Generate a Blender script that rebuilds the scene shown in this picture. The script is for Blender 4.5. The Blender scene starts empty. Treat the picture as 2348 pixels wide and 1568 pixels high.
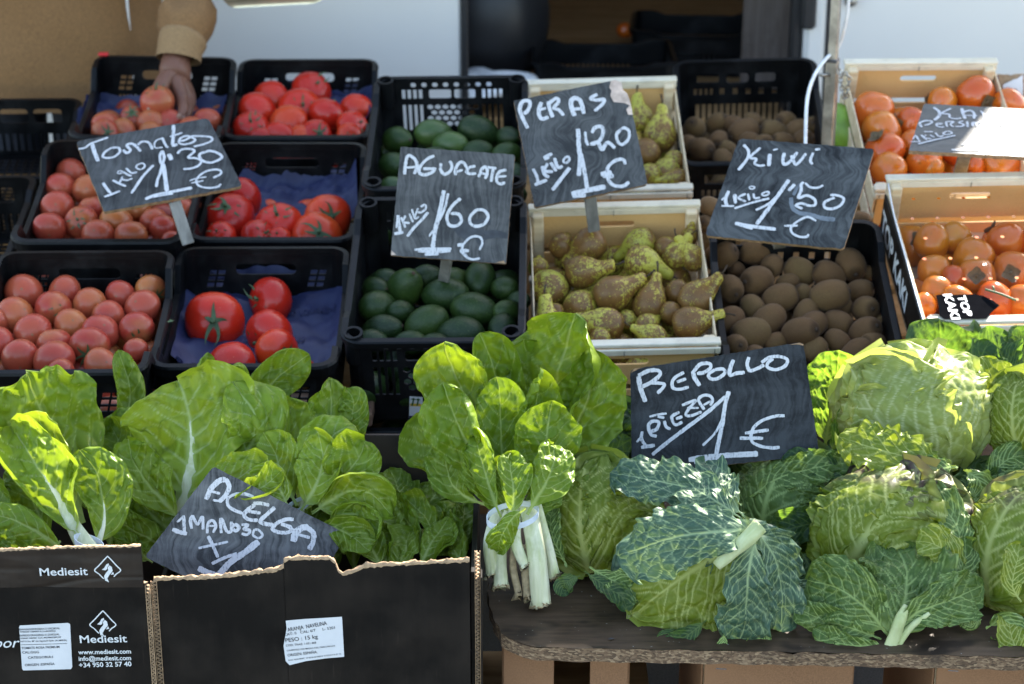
import bpy, bmesh, math, random
import numpy as np
from mathutils import Matrix, Vector

# ------------------------------------------------------------------ camera, sky, sun, exposure
SC = bpy.context.scene
COL = SC.collection
PITCH = math.radians(21.0)
FPX = 4637.0                      # focal length in units of the 2347 px wide measuring picture
CAM = np.array([0.0, 0.0, 1.75])
cam_d = bpy.data.cameras.new('camera'); cam_o = bpy.data.objects.new('camera', cam_d); COL.objects.link(cam_o)
cam_o.location = CAM; cam_o.rotation_euler = (math.radians(90) - PITCH, 0, 0)
cam_d.sensor_width = 36.0; cam_d.lens = 36.0 * FPX / 2347.0
cam_d.clip_start = 0.05; cam_d.clip_end = 500.0
cam_d.dof.use_dof = True; cam_d.dof.focus_distance = 2.72; cam_d.dof.aperture_fstop = 6.3
SC.camera = cam_o

SUN = np.array([0.40, 0.70, 0.60]); SUN /= np.linalg.norm(SUN)     # towards the sun: behind the stall, from the right
SUN_EL = math.asin(SUN[2]); SUN_AZ = math.atan2(SUN[0], SUN[1])
world = bpy.data.worlds.new("World"); SC.world = world; world.use_nodes = True
wn = world.node_tree; bg = wn.nodes['Background']
sky = wn.nodes.new('ShaderNodeTexSky'); sky.sky_type = 'NISHITA'; sky.sun_disc = False
sky.sun_elevation = SUN_EL; sky.sun_rotation = SUN_AZ; sky.dust_density = 0.9; sky.ozone_density = 0.0; sky.altitude = 50
tint = wn.nodes.new('ShaderNodeMix'); tint.data_type = 'RGBA'; tint.blend_type = 'MULTIPLY'; tint.inputs[0].default_value = 1.0; tint.inputs[7].default_value = (1.0, .945, .86, 1)   # a milky, less blue winter sky
wn.links.new(sky.outputs[0], tint.inputs[6]); wn.links.new(tint.outputs[2], bg.inputs[0]); bg.inputs[1].default_value = 0.15
sun_d = bpy.data.lights.new('sun', 'SUN'); sun_d.energy = 5.0; sun_d.angle = math.radians(0.55); sun_d.color = (1.0, 0.93, 0.82)
sun_o = bpy.data.objects.new('sun', sun_d); COL.objects.link(sun_o)
sun_o.rotation_euler = Vector(SUN).to_track_quat('Z', 'Y').to_euler(); sun_o.location = (2, 8, 8)
SC.view_settings.view_transform = 'Standard'; SC.view_settings.look = 'None'
SC.view_settings.exposure = 2.2; SC.view_settings.gamma = 1.0; SC.view_settings.use_curve_mapping = False
SC.cycles.use_denoising = True
SC.cycles.max_bounces = 10; SC.cycles.transparent_max_bounces = 12
SC.cycles.sample_clamp_indirect = 6.0

# ------------------------------------------------------------------ measuring helpers
FW = np.array([0, math.cos(PITCH), -math.sin(PITCH)]); UP = np.array([0, math.sin(PITCH), math.cos(PITCH)]); RT = np.array([1.0, 0, 0])
def ray(u, v): return FW + RT * (u - 1173.5) / FPX - UP * (v - 784) / FPX
def at_y(u, v, y):
    r = ray(u, v); return CAM + r * (y / r[1])
def at_z(u, v, z):
    r = ray(u, v); return CAM + r * ((z - CAM[2]) / r[2])
def at_plane(u, v, p, n):
    r = ray(u, v); return CAM + r * (np.dot(np.asarray(p) - CAM, n) / np.dot(r, n))
def px(p):                       # metres per measuring pixel at a point
    return float(np.dot(np.asarray(p) - CAM, FW)) / FPX
def rot(rx, ry, rz):
    cx, sx, cy, sy, cz, sz = math.cos(rx), math.sin(rx), math.cos(ry), math.sin(ry), math.cos(rz), math.sin(rz)
    return (np.array([[cz, -sz, 0], [sz, cz, 0], [0, 0, 1.]]) @ np.array([[cy, 0, sy], [0, 1, 0], [-sy, 0, cy]])
            @ np.array([[1, 0, 0], [0, cx, -sx], [0, sx, cx]]))
def nrm(v):
    v = np.asarray(v, float); return v / (np.linalg.norm(v) + 1e-12)

# ------------------------------------------------------------------ mesh and object helpers
def mesh(name, V, F, mats=None, smooth=False, attrs=None, mi=None):
    me = bpy.data.meshes.new(name)
    V = np.asarray(V, np.float32)
    if isinstance(F, np.ndarray):
        k = F.shape[1]; n = len(F)
        me.vertices.add(len(V)); me.vertices.foreach_set('co', V.ravel())
        me.loops.add(n * k); me.loops.foreach_set('vertex_index', F.astype(np.int32).ravel())
        me.polygons.add(n); me.polygons.foreach_set('loop_start', np.arange(0, n * k, k, dtype=np.int32))
        me.polygons.foreach_set('loop_total', np.full(n, k, np.int32))
        me.update(calc_edges=True)
    else:
        me.from_pydata([tuple(map(float, p)) for p in V], [], [tuple(int(i) for i in f) for f in F]); me.update()
    for m in (mats if isinstance(mats, (list, tuple)) else [mats] if mats else []): me.materials.append(m)
    if mi is not None: me.polygons.foreach_set('material_index', np.asarray(mi, np.int32))
    if smooth: me.polygons.foreach_set('use_smooth', np.ones(len(me.polygons), bool))
    for k, a in (attrs or {}).items():
        at = me.attributes.new(k, 'FLOAT', 'POINT'); at.data.foreach_set('value', np.asarray(a, np.float32).ravel())
    return me
def put(name, me, parent=None, loc=None, M=None):
    o = bpy.data.objects.new(name, me); COL.objects.link(o)
    if parent is not None: o.parent = parent
    if M is not None: o.matrix_basis = Matrix(M)
    elif loc is not None: o.location = loc
    return o
def tag(o, label=None, cat=None, group=None, kind=None):
    if label: o['label'] = label
    if cat: o['category'] = cat
    if group: o['group'] = group
    if kind: o['kind'] = kind
    return o
def thing(name, label, cat, loc=(0, 0, 0), R=None, group=None):
    o = bpy.data.objects.new(name, None); COL.objects.link(o); o.empty_display_size = .05
    M = np.eye(4); M[:3, 3] = loc
    if R is not None: M[:3, :3] = R
    o.matrix_basis = Matrix(M.tolist())
    return tag(o, label, cat, group)
def wpart(name, V, F, mat, parent, smooth=True, attrs=None):      # a part given in world coordinates
    M = np.array(parent.matrix_basis); Rm = M[:3, :3]; V = (np.asarray(V, float) - M[:3, 3]) @ Rm
    return put(name, mesh(name, V, F, mat, smooth, attrs), parent)
def lpart(name, V, F, mat, parent, smooth=False): return put(name, mesh(name, V, F, mat, smooth), parent)
class MB:                                                          # collects shapes of ONE part
    def __init__(s): s.V = []; s.F = []
    def add(s, V, F):
        n = len(s.V); s.V += [tuple(map(float, p)) for p in V]; s.F += [tuple(int(i) + n for i in f) for f in F]; return s
    def box(s, c, d, R=None, bev=0.0):
        V, F = box(c, d, R, bev); return s.add(V, F)
    def part(s, name, mat, parent=None, smooth=False): return put(name, mesh(name, s.V, s.F, mat, smooth), parent)
def box(c, d, R=None, bev=0.0):
    c = np.asarray(c, float); h = np.asarray(d, float) / 2
    if bev <= 0:
        V = np.array([[x, y, z] for x in (-1, 1) for y in (-1, 1) for z in (-1, 1)]) * h
        F = [(0, 1, 3, 2), (4, 6, 7, 5), (0, 4, 5, 1), (2, 3, 7, 6), (0, 2, 6, 4), (1, 5, 7, 3)]
    else:
        b = min(bev, h.min() * .8); V = []; ix = {}
        for x in (-1, 1):
            for y in (-1, 1):
                for z in (-1, 1):
                    for a in range(3):
                        p = np.array([x, y, z], float) * (h - b); p[a] = (x, y, z)[a] * h[a]
                        ix[x, y, z, a] = len(V); V.append(p)
        F = []
        for a in range(3):
            b1, c1 = [(1, 2), (2, 0), (0, 1)][a]
            for sg in (-1, 1):
                q = []
                for (i, j) in ((-1, -1), (1, -1), (1, 1), (-1, 1)):
                    k = [0, 0, 0]; k[a] = sg; k[b1] = i; k[c1] = j; q.append(ix[k[0], k[1], k[2], a])
                F.append(q if sg > 0 else q[::-1])
            for i in (-1, 1):
                for j in (-1, 1):                                   # edges along axis a
                    k0 = [0, 0, 0]; k0[a] = -1; k0[b1] = i; k0[c1] = j; k1 = k0[:]; k1[a] = 1
                    q = [ix[(*k0, b1)], ix[(*k1, b1)], ix[(*k1, c1)], ix[(*k0, c1)]]
                    F.append(q if i * j < 0 else q[::-1])
        for x in (-1, 1):
            for y in (-1, 1):
                for z in (-1, 1):
                    q = [ix[x, y, z, 0], ix[x, y, z, 1], ix[x, y, z, 2]]; F.append(q if x * y * z > 0 else q[::-1])
        V = np.array(V)
    if R is not None: V = V @ np.asarray(R).T
    return V + c, F
def tube(P, r, n=10, flat=1.0, up=(0, 0, 1), cap=True):
    P = np.asarray(P, float); m = len(P); r = np.broadcast_to(np.asarray(r, float), (m,))
    T = np.gradient(P, axis=0); T /= np.linalg.norm(T, axis=1)[:, None] + 1e-12
    up = np.asarray(up, float); N = np.zeros_like(P); prev = up
    for i in range(m):
        q = prev - np.dot(prev, T[i]) * T[i]
        if np.linalg.norm(q) < 1e-4: q = np.cross(T[i], [1, .3, .2])
        N[i] = nrm(q); prev = N[i]
    B = np.cross(T, N); a = np.linspace(0, 2 * np.pi, n, endpoint=False)
    V = P[:, None] + r[:, None, None] * (np.cos(a)[None, :, None] * B[:, None] + flat * np.sin(a)[None, :, None] * N[:, None])
    V = V.reshape(-1, 3); F = []
    for i in range(m - 1):
        for j in range(n):
            F.append((i * n + j, i * n + (j + 1) % n, (i + 1) * n + (j + 1) % n, (i + 1) * n + j))
    if cap: F.append(tuple(range(n))[::-1]); F.append(tuple(range((m - 1) * n, m * n)))
    return V, F
def sweep(P, prof, closed=True, up=(0, 0, 1)):                      # prof: (outward, up) pairs along a path seen from above
    P = np.asarray(P, float); m = len(P); k = len(prof)
    T = (np.roll(P, -1, 0) - np.roll(P, 1, 0)) if closed else np.gradient(P, axis=0)
    Th = T.copy(); Th[:, 2] = 0; Th /= np.linalg.norm(Th, axis=1)[:, None] + 1e-12
    O = np.stack([Th[:, 1], -Th[:, 0], 0 * Th[:, 0]], 1)
    V = np.concatenate([[P[i] + O[i] * a + np.array([0, 0, b]) for (a, b) in prof] for i in range(m)]); F = []
    for i in range(m if closed else m - 1):
        for j in range(k):
            F.append((i * k + j, i * k + (j + 1) % k, ((i + 1) % m) * k + (j + 1) % k, ((i + 1) % m) * k + j))
    if not closed: F += [tuple(range(k)), tuple(range((m - 1) * k, m * k))[::-1]]
    return V, F
def plate(outline, holes, th):                                      # a sheet with real holes, in local x, y, thickness along z
    cu = bpy.data.curves.new('sheet', 'CURVE'); cu.dimensions = '2D'; cu.fill_mode = 'BOTH'; cu.extrude = th / 2
    for lp in [outline] + list(holes):
        sp = cu.splines.new('POLY'); sp.points.add(len(lp) - 1)
        for p, q in zip(sp.points, lp): p.co = (q[0], q[1], 0, 1)
        sp.use_cyclic_u = True
    ob = bpy.data.objects.new('sheet', cu); me = bpy.data.meshes.new_from_object(ob)
    V = [tuple(v.co) for v in me.vertices]; F = [tuple(p.vertices) for p in me.polygons]
    bpy.data.objects.remove(ob); bpy.data.curves.remove(cu); bpy.data.meshes.remove(me)
    return np.array(V), F
def rrect(x0, y0, x1, y1, r, n=4):
    out = []
    for cx, cy, a0 in ((x1 - r, y1 - r, 0), (x0 + r, y1 - r, 90), (x0 + r, y0 + r, 180), (x1 - r, y0 + r, 270)):
        for k in range(n + 1):
            a = math.radians(a0 + 90 * k / n); out.append((cx + r * math.cos(a), cy + r * math.sin(a)))
    return out
def ngon(cx, cy, r, n=6, a0=0.): return [(cx + r * math.cos(a0 + 2 * math.pi * k / n), cy + r * math.sin(a0 + 2 * math.pi * k / n)) for k in range(n)]
def grid_faces(ns, nt):
    i = np.arange(ns - 1)[:, None] * nt + np.arange(nt - 1)[None, :]
    return np.stack([i, i + 1, i + nt + 1, i + nt], -1).reshape(-1, 4)
def catmull(P, n):
    P = np.asarray(P, float)
    if len(P) == 2: return P[0] + (P[1] - P[0]) * np.linspace(0, 1, n)[:, None]
    Q = np.concatenate([[2 * P[0] - P[1]], P, [2 * P[-1] - P[-2]]]); out = []
    for i in range(1, len(Q) - 2):
        t = np.linspace(0, 1, 24, endpoint=False)[:, None]; a, b, c, d = Q[i - 1:i + 3]
        out.append(.5 * (2 * b + (c - a) * t + (2 * a - 5 * b + 4 * c - d) * t ** 2 + (3 * b - a - 3 * c + d) * t ** 3))
    out = np.concatenate(out + [P[-1:]]); s = np.concatenate([[0], np.cumsum(np.linalg.norm(np.diff(out, axis=0), axis=1))])
    q = np.linspace(0, s[-1], n); return np.stack([np.interp(q, s, out[:, k]) for k in range(out.shape[1])], 1)

# ------------------------------------------------------------------ noise
_T = np.random.default_rng(5).random((256, 256))
def vnoise(x, y, seed=0):
    x = np.asarray(x, float) + seed * 17.31; y = np.asarray(y, float) + seed * 9.77
    xi = np.floor(x).astype(int); yi = np.floor(y).astype(int); fx = x - xi; fy = y - yi
    fx = fx * fx * (3 - 2 * fx); fy = fy * fy * (3 - 2 * fy)
    g = lambda a, b: _T[a % 256, b % 256]
    return (g(xi, yi) * (1 - fx) + g(xi + 1, yi) * fx) * (1 - fy) + (g(xi, yi + 1) * (1 - fx) + g(xi + 1, yi + 1) * fx) * fy - .5
def fbm(x, y, seed=0, o=3):
    return sum(vnoise(x * 2 ** k, y * 2 ** k, seed + 7 * k) / 2 ** k for k in range(o))
_J = np.random.default_rng(9).random((256, 256, 2))
def worley(x, y, seed=0):
    x = np.asarray(x, float) + seed * 13.7; y = np.asarray(y, float) + seed * 5.3
    xi = np.floor(x).astype(int); yi = np.floor(y).astype(int); d1 = np.full(x.shape, 9.); d2 = np.full(x.shape, 9.)
    for a in (-1, 0, 1):
        for b in (-1, 0, 1):
            j = _J[(xi + a) % 256, (yi + b) % 256]
            d = np.hypot(xi + a + .1 + .8 * j[..., 0] - x, yi + b + .1 + .8 * j[..., 1] - y)
            d2 = np.minimum(d2, np.maximum(d1, d)); d1 = np.minimum(d1, d)
    return d1, d2

# ------------------------------------------------------------------ materials
class NT:
    def __init__(s, name):
        s.m = bpy.data.materials.new(name); s.m.use_nodes = True; s.t = s.m.node_tree; s.N = s.t.nodes
        s.b = s.N['Principled BSDF']; s.out = s.N['Material Output']
    def n(s, typ, **kw):
        nd = s.N.new('ShaderNode' + typ)
        for k, v in kw.items():
            if k.startswith('i_'):
                key = k[2:]; key = int(key) if key.isdigit() else key.replace('_', ' ')
                s.set(nd.inputs[key], v)
            else: setattr(nd, k, v)
        return nd
    def set(s, inp, v):
        if hasattr(v, 'is_output') or isinstance(v, bpy.types.NodeSocket): s.t.links.new(v, inp)
        elif isinstance(v, (tuple, list)) and inp.type == 'RGBA' and len(v) == 3: inp.default_value = (*v, 1)
        else: inp.default_value = v
    def coord(s, k='Object', scale=(1, 1, 1), rotz=0.):
        c = s.n('TexCoord').outputs[k]; mp = s.n('Mapping'); s.t.links.new(c, mp.inputs['Vector'])
        mp.inputs['Scale'].default_value = scale; mp.inputs['Rotation'].default_value = (0, 0, rotz); return mp.outputs[0]
    def noise(s, vec, scale, detail=4, rough=.55, dist=0.):
        return s.n('TexNoise', i_Vector=vec, i_Scale=scale, i_Detail=detail, i_Roughness=rough, i_Distortion=dist).outputs['Fac']
    def ramp(s, fac, stops):
        r = s.n('ValToRGB'); s.t.links.new(fac, r.inputs[0]); e = r.color_ramp.elements
        while len(e) < len(stops): e.new(.5)
        for el, (p, c) in zip(e, stops): el.position = p; el.color = (*c, 1) if len(c) == 3 else c
        return r.outputs[0]
    def mixc(s, fac, a, b, blend='MIX'):
        m = s.n('Mix', data_type='RGBA', blend_type=blend); s.set(m.inputs[0], fac); s.set(m.inputs[6], a); s.set(m.inputs[7], b); return m.outputs[2]
    def math(s, op, a, b=0., c=None):
        m = s.n('Math', operation=op); s.set(m.inputs[0], a); s.set(m.inputs[1], b)
        if c is not None: s.set(m.inputs[2], c)
        return m.outputs[0]
    def mapr(s, v, a, b, c=0., d=1.):
        return s.n('MapRange', i_0=v, i_1=a, i_2=b, i_3=c, i_4=d).outputs[0]
    def bump(s, h, strength=.3, dist=.001):
        s.t.links.new(s.n('Bump', i_Height=h, i_Strength=strength, i_Distance=dist).outputs[0], s.b.inputs['Normal'])
    def p(s, **kw):
        for k, v in kw.items(): s.set(s.b.inputs[k.replace('_', ' ')], v)
        return s
    def rnd(s): return s.n('ObjectInfo').outputs['Random']
    def attr(s, k): return s.n('Attribute', attribute_name=k).outputs['Fac']
V3 = lambda r, g, b: (r, g, b)

def m_plain(name, c, rough=.5, nscale=60, var=.15, bump=0., **kw):
    t = NT(name); co = t.coord('Object'); f = t.noise(co, nscale)
    d = tuple(x * (1 - var) for x in c); l = tuple(min(1, x * (1 + var)) for x in c)
    t.p(Base_Color=t.ramp(f, [(.3, d), (.7, l)]), Roughness=rough, **kw)
    if bump: t.bump(f, bump)
    return t.m
def m_plastic(name, c=(.0035, .0038, .0045)):
    t = NT(name); co = t.coord('Object'); f = t.noise(co, 9, 6, .65); g = t.noise(co, 160, 2)
    dust = t.math('MULTIPLY', t.mapr(f, .48, .75), .55)
    t.p(Base_Color=t.mixc(dust, c, (.030, .031, .033)), Roughness=t.mapr(f, .3, .7, .34, .5), Specular_IOR_Level=.16); t.bump(g, .12, .0005); return t.m
def m_wood(name, a, b, scale=(6, 70, 70), rough=.6, contrast=(.35, .65), spec=.3):
    t = NT(name); co = t.coord('Object', scale); f = t.noise(co, 1.0, 5, .6, .6)
    g = t.noise(t.coord('Object'), 17, 4, .65); c = t.mixc(t.mapr(g, .52, .72, 0, .35), t.ramp(f, [(contrast[0], a), (contrast[1], b)]), tuple(x * .45 for x in a)); t.p(Base_Color=c, Roughness=rough, Specular_IOR_Level=spec); t.bump(f, .15, .001); return t.m
def m_mdf(name, a, b):
    t = NT(name); co = t.coord('Object'); f = t.noise(co, 420, 2); g = t.noise(co, 14, 3)
    c = t.mixc(t.mapr(g, .3, .7), t.ramp(f, [(.35, a), (.65, b)]), b); t.p(Base_Color=c, Roughness=.7, Specular_IOR_Level=.25); t.bump(f, .1, .0004); return t.m

def m_leaf(name, dark, light, vein, vstr, trans, rough=.42, tcol=None, purple=None, nsc=18):
    t = NT(name); co = t.coord('Object'); f = t.noise(co, nsc, 4, .6); r = t.rnd()
    k = t.math('ADD', t.math('MULTIPLY', t.mapr(f, .3, .7), .7), t.math('MULTIPLY', r, .4))
    base = t.ramp(k, [(.1, dark), (.95, light)])
    base = t.mixc(t.math('MULTIPLY', t.attr('yel'), .22), base, (min(1, light[0] * 1.5), light[1] * 1.12, light[2] * .8))
    if purple: base = t.mixc(t.attr('pur'), base, purple)
    c = t.mixc(t.math('MULTIPLY', t.attr('vein'), vstr), base, vein)
    sp = t.noise(co, 240, 2); c = t.mixc(t.mapr(sp, .68, .76, 0, .35), c, tuple(x * .45 for x in dark))
    t.p(Base_Color=c, Roughness=rough, Specular_IOR_Level=.24); t.bump(t.noise(co, 90, 4, .6), .3, .0014)
    tr = t.n('BsdfTranslucent', i_Color=t.mixc(.5, t.mixc(1., c, (1.9, 1.75, .5), 'MULTIPLY'), tcol or light))
    mx = t.n('MixShader', i_0=trans); t.t.links.new(t.b.outputs[0], mx.inputs[1]); t.t.links.new(tr.outputs[0], mx.inputs[2])
    t.t.links.new(mx.outputs[0], t.out.inputs[0]); return t.m

def m_fruit(name, stops, rough=.25, spec=.5, coat=0., scale=14, bumpk=None, extra=None, sss=0.):
    t = NT(name); co = t.coord('Object'); f = t.noise(co, scale, 3); r = t.rnd()
    k = t.math('ADD', t.math('MULTIPLY', t.mapr(f, .25, .75), .45), t.math('MULTIPLY', r, .55))
    c = t.ramp(k, stops)
    if extra: c = extra(t, co, c, r)
    t.p(Base_Color=c, Roughness=rough, Specular_IOR_Level=spec, Coat_Weight=coat, Coat_Roughness=.12)
    if sss: t.p(Subsurface_Weight=sss, Subsurface_Radius=(.012, .004, .002), Subsurface_Scale=.3)
    if bumpk: t.bump(t.noise(co, bumpk[0], 3), bumpk[1], .001)
    return t.m
# ------------------------------------------------------------------ material instances
M = {}
M['plastic'] = m_plastic('black plastic'); M['plastic_old'] = m_plastic('worn black plastic', (.006, .0065, .0075))
M['pine'] = m_wood('pale pine', (.62, .47, .29), (.80, .66, .45), (3, 55, 55))
M['pine_white'] = m_wood('bleached pine', (.66, .57, .42), (.78, .71, .57), (3, 40, 40))
M['mdf'] = m_mdf('fibreboard', (.64, .37, .14), (.74, .46, .19))
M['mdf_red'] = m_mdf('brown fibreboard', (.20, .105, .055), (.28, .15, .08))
M['steel'] = m_plain('galvanised steel', (.36, .34, .31), .38, 40, .35, .05, Metallic=.85)
M['dark_steel'] = m_plain('dark steel wire', (.10, .10, .11), .4, 60, .2, Metallic=.7)
M['bright_steel'] = m_plain('bright staple wire', (.6, .6, .62), .25, 60, .1, Metallic=.9)
M['cable'] = m_plain('white cable', (.75, .75, .76), .4)
M['white_paint'] = m_plain('van white paint', (.74, .715, .68), .3, 2.2, .035)
M['black_trim'] = m_plain('black rubber trim', (.015, .015, .017), .45)
M['red_paint'] = m_plain('red paint', (.5, .02, .02), .4)
M['ply'] = m_wood('stained plywood', (.22, .125, .05), (.34, .20, .09), (3, 30, 30), .8, spec=.1)
M['asphalt'] = m_plain('asphalt', (.045, .045, .048), .9, 300, .5, .6)
M['paper_blue'] = m_plain('blue paper', (.018, .024, .078), .6, 30, .12, .1)
M['ink_blue'] = m_plain('dark blue ink', (.008, .012, .06), .6)
M['ink_black'] = m_plain('black ink', (.006, .006, .007), .9, Specular_IOR_Level=.0)
M['ink_white'] = m_plain('white ink', (.68, .70, .72), .5, 400, .12)
M['sticker'] = m_plain('white label paper', (.66, .67, .70), .45, 25, .06, .05)
M['yellow_ink'] = m_plain('yellow ink', (.65, .42, .05), .5); M['green_ink'] = m_plain('green ink', (.03, .10, .03), .5)
M['tie'] = m_plain('white band plastic', (.62, .68, .75), .35)
M['jacket'] = m_plain('tan canvas', (.205, .105, .038), .85, 260, .25, .25)
M['rib'] = m_plain('tan ribbed cuff', (.26, .155, .07), .9, 300, .2, .2)
M['skin'] = m_fruit('skin', [(0, (.13, .055, .034)), (1, (.19, .082, .05))], .5, .4, bumpk=(220, .15), sss=.1)
M['trousers'] = m_plain('dark trousers', (.03, .035, .05), .9); M['shoe'] = m_plain('brown shoe leather', (.05, .03, .02), .5)
M['hair'] = m_plain('dark hair', (.02, .014, .01), .6); M['eye'] = m_plain('eye white', (.6, .6, .58), .2)

def ex_tom(t, co, c, r):
    sp = t.noise(co, 500, 1); return t.mixc(t.mapr(sp, .70, .78, 0, .4), c, (.75, .45, .25))
M['tomato_red'] = m_fruit('red tomato skin', [(0, (.36, .010, .006)), (.5, (.54, .022, .008)), (1, (.64, .085, .012))], .28, .36, .10, 9, (300, .03), ex_tom, .06)
def ex_pink(t, co, c, r):
    z = t.n('SeparateXYZ'); t.t.links.new(co, z.inputs[0]); g = t.noise(co, 22, 2)
    k = t.math('MULTIPLY', t.mapr(z.outputs[2], .0, .035), t.mapr(g, .35, .65)); q = t.math('ADD', t.math('MULTIPLY', z.outputs[0], z.outputs[0]), t.math('MULTIPLY', z.outputs[1], z.outputs[1])); return t.mixc(t.math('MULTIPLY', t.mapr(q, 9e-6, 3e-6, 0, .75), t.math('LESS_THAN', z.outputs[2], 0.)), t.mixc(t.math('MULTIPLY', k, .6), c, (.40, .20, .05)), (.22, .12, .06))
M['tomato_pink'] = m_fruit('pink tomato skin', [(0, (.32, .026, .019)), (.3, (.37, .052, .030)), (.6, (.39, .085, .036)), (.85, (.39, .13, .036)), (1, (.31, .125, .030))], .30, .34, .06, 8, (300, .03), ex_pink, .08)
M['calyx'] = m_plain('tomato calyx', (.055, .095, .035), .6, 90, .3)
def ex_avo(t, co, c, r):
    sp = t.noise(co, 320, 2); return t.mixc(t.mapr(sp, .58, .72, 0, .55), c, (.11, .14, .045))
M['avocado'] = m_fruit('avocado skin', [(0, (.008, .021, .005)), (.55, (.017, .040, .007)), (1, (.042, .074, .011))], .40, .34, 0, 16, (260, .9), ex_avo)
M['avo_green'] = m_fruit('light avocado skin', [(0, (.02, .05, .014)), (1, (.07, .12, .025))], .36, .45, 0, 12, (230, .5), ex_avo)
def ex_kiwi(t, co, c, r):
    z = t.n('SeparateXYZ'); t.t.links.new(co, z.inputs[0]); e = t.mapr(t.math('ABSOLUTE', z.outputs[2]), .026, .031, 0, .8)
    fz = t.noise(co, 700, 2); c = t.mixc(t.mapr(fz, .4, .62, 0, .5), c, (.085, .05, .023)); return t.mixc(e, c, (.05, .026, .012))
M['kiwi'] = m_fruit('kiwi skin', [(0, (.125, .060, .025)), (.5, (.180, .096, .038)), (1, (.185, .118, .042))], .65, .15, 0, 16, (650, .5), ex_kiwi)
M['kiwi'].node_tree.nodes['Principled BSDF'].inputs['Sheen Weight'].default_value = .06
def ex_pear(t, co, c, r):
    z = t.n('SeparateXYZ'); t.t.links.new(co, z.inputs[0])
    n1 = t.noise(co, 24, 3, .6); n2 = t.noise(co, 420, 3, .65); n3 = t.noise(co, 130, 4, .7)
    k = t.math('ADD', t.mapr(z.outputs[2], .075, -.035, -.36, .42), t.math('MULTIPLY', t.math('SUBTRACT', r, .5), .75))
    k = t.math('ADD', k, t.math('MULTIPLY', t.math('SUBTRACT', n1, .5), 1.6)); k = t.math('ADD', k, t.math('MULTIPLY', t.math('SUBTRACT', n2, .5), 3.0))
    k = t.math('ADD', k, t.math('MULTIPLY', t.math('SUBTRACT', n3, .5), 3.2))
    rus = t.mixc(t.noise(co, 60, 2), (.075, .030, .010), (.235, .10, .026))
    c = t.mixc(t.mapr(k, -.03, .06, 0, .95), c, rus); return t.mixc(t.mapr(n2, .64, .68, 0, .8), c, (.035, .02, .008))
M['pear'] = m_fruit('russet pear skin', [(0, (.32, .32, .04)), (.5, (.46, .40, .05)), (1, (.50, .37, .045))], .42, .4, 0, 10, (200, .15), ex_pear)
M['pear_stem'] = m_plain('pear stem', (.05, .028, .014), .8, 90, .3)
def ex_kaki(t, co, c, r):
    w = t.n('TexNoise', i_Vector=t.coord('Object', (30, 14, 130)), i_Scale=1., i_Detail=3.).outputs['Fac']
    sp = t.noise(co, 90, 1); c = t.mixc(t.mapr(w, .70, .76, 0, .8), c, (.04, .015, .008)); return t.mixc(t.mapr(sp, .76, .80, 0, .8), c, (.05, .02, .01))
M['kaki'] = m_fruit('persimmon skin', [(0, (.52, .055, .008)), (.4, (.60, .12, .010)), (.8, (.60, .19, .012)), (1, (.55, .23, .02))], .22, .5, .3, 12, None, ex_kaki, .05)
M['kaki_leaf'] = m_plain('dry persimmon calyx', (.13, .09, .045), .8, 120, .4)

CH_V = (.36, .44, .14)
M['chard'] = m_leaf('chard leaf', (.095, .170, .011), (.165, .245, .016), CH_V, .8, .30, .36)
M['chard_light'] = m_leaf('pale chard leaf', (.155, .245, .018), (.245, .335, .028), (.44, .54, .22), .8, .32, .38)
M['chard_stem'] = m_wood('chard stalk', (.46, .50, .25), (.68, .68, .50), (60, 60, 5), .4)
M['stalk_root'] = m_plain('browned stalk end', (.42, .33, .20), .7, 120, .35, .2)
SV = (.45, .52, .20)
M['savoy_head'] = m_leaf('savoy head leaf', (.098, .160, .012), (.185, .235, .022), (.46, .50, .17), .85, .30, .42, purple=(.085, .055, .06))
M['savoy_pale'] = m_leaf('pale savoy head leaf', (.23, .30, .075), (.34, .40, .11), (.60, .64, .34), .8, .42, .42, purple=(.12, .10, .06))  # pale green, brightened further to carry the sun glow on the largest head
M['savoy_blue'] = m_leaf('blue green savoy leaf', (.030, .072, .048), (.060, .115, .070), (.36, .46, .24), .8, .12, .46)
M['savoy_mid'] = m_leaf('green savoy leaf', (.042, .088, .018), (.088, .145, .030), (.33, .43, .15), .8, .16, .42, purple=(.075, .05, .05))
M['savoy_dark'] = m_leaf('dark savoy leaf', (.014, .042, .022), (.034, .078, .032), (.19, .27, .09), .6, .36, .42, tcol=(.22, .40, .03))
M['savoy_bright'] = m_leaf('sun brightened savoy leaf', (.045, .12, .02), (.09, .19, .03), (.35, .44, .14), .8, .5, .42, tcol=(.30, .50, .04))  # greens raised in the colour itself for the leaf standing in sun
M['cab_stem'] = m_wood('cabbage stalk', (.36, .42, .17), (.52, .56, .32), (40, 40, 6), .45)

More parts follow.
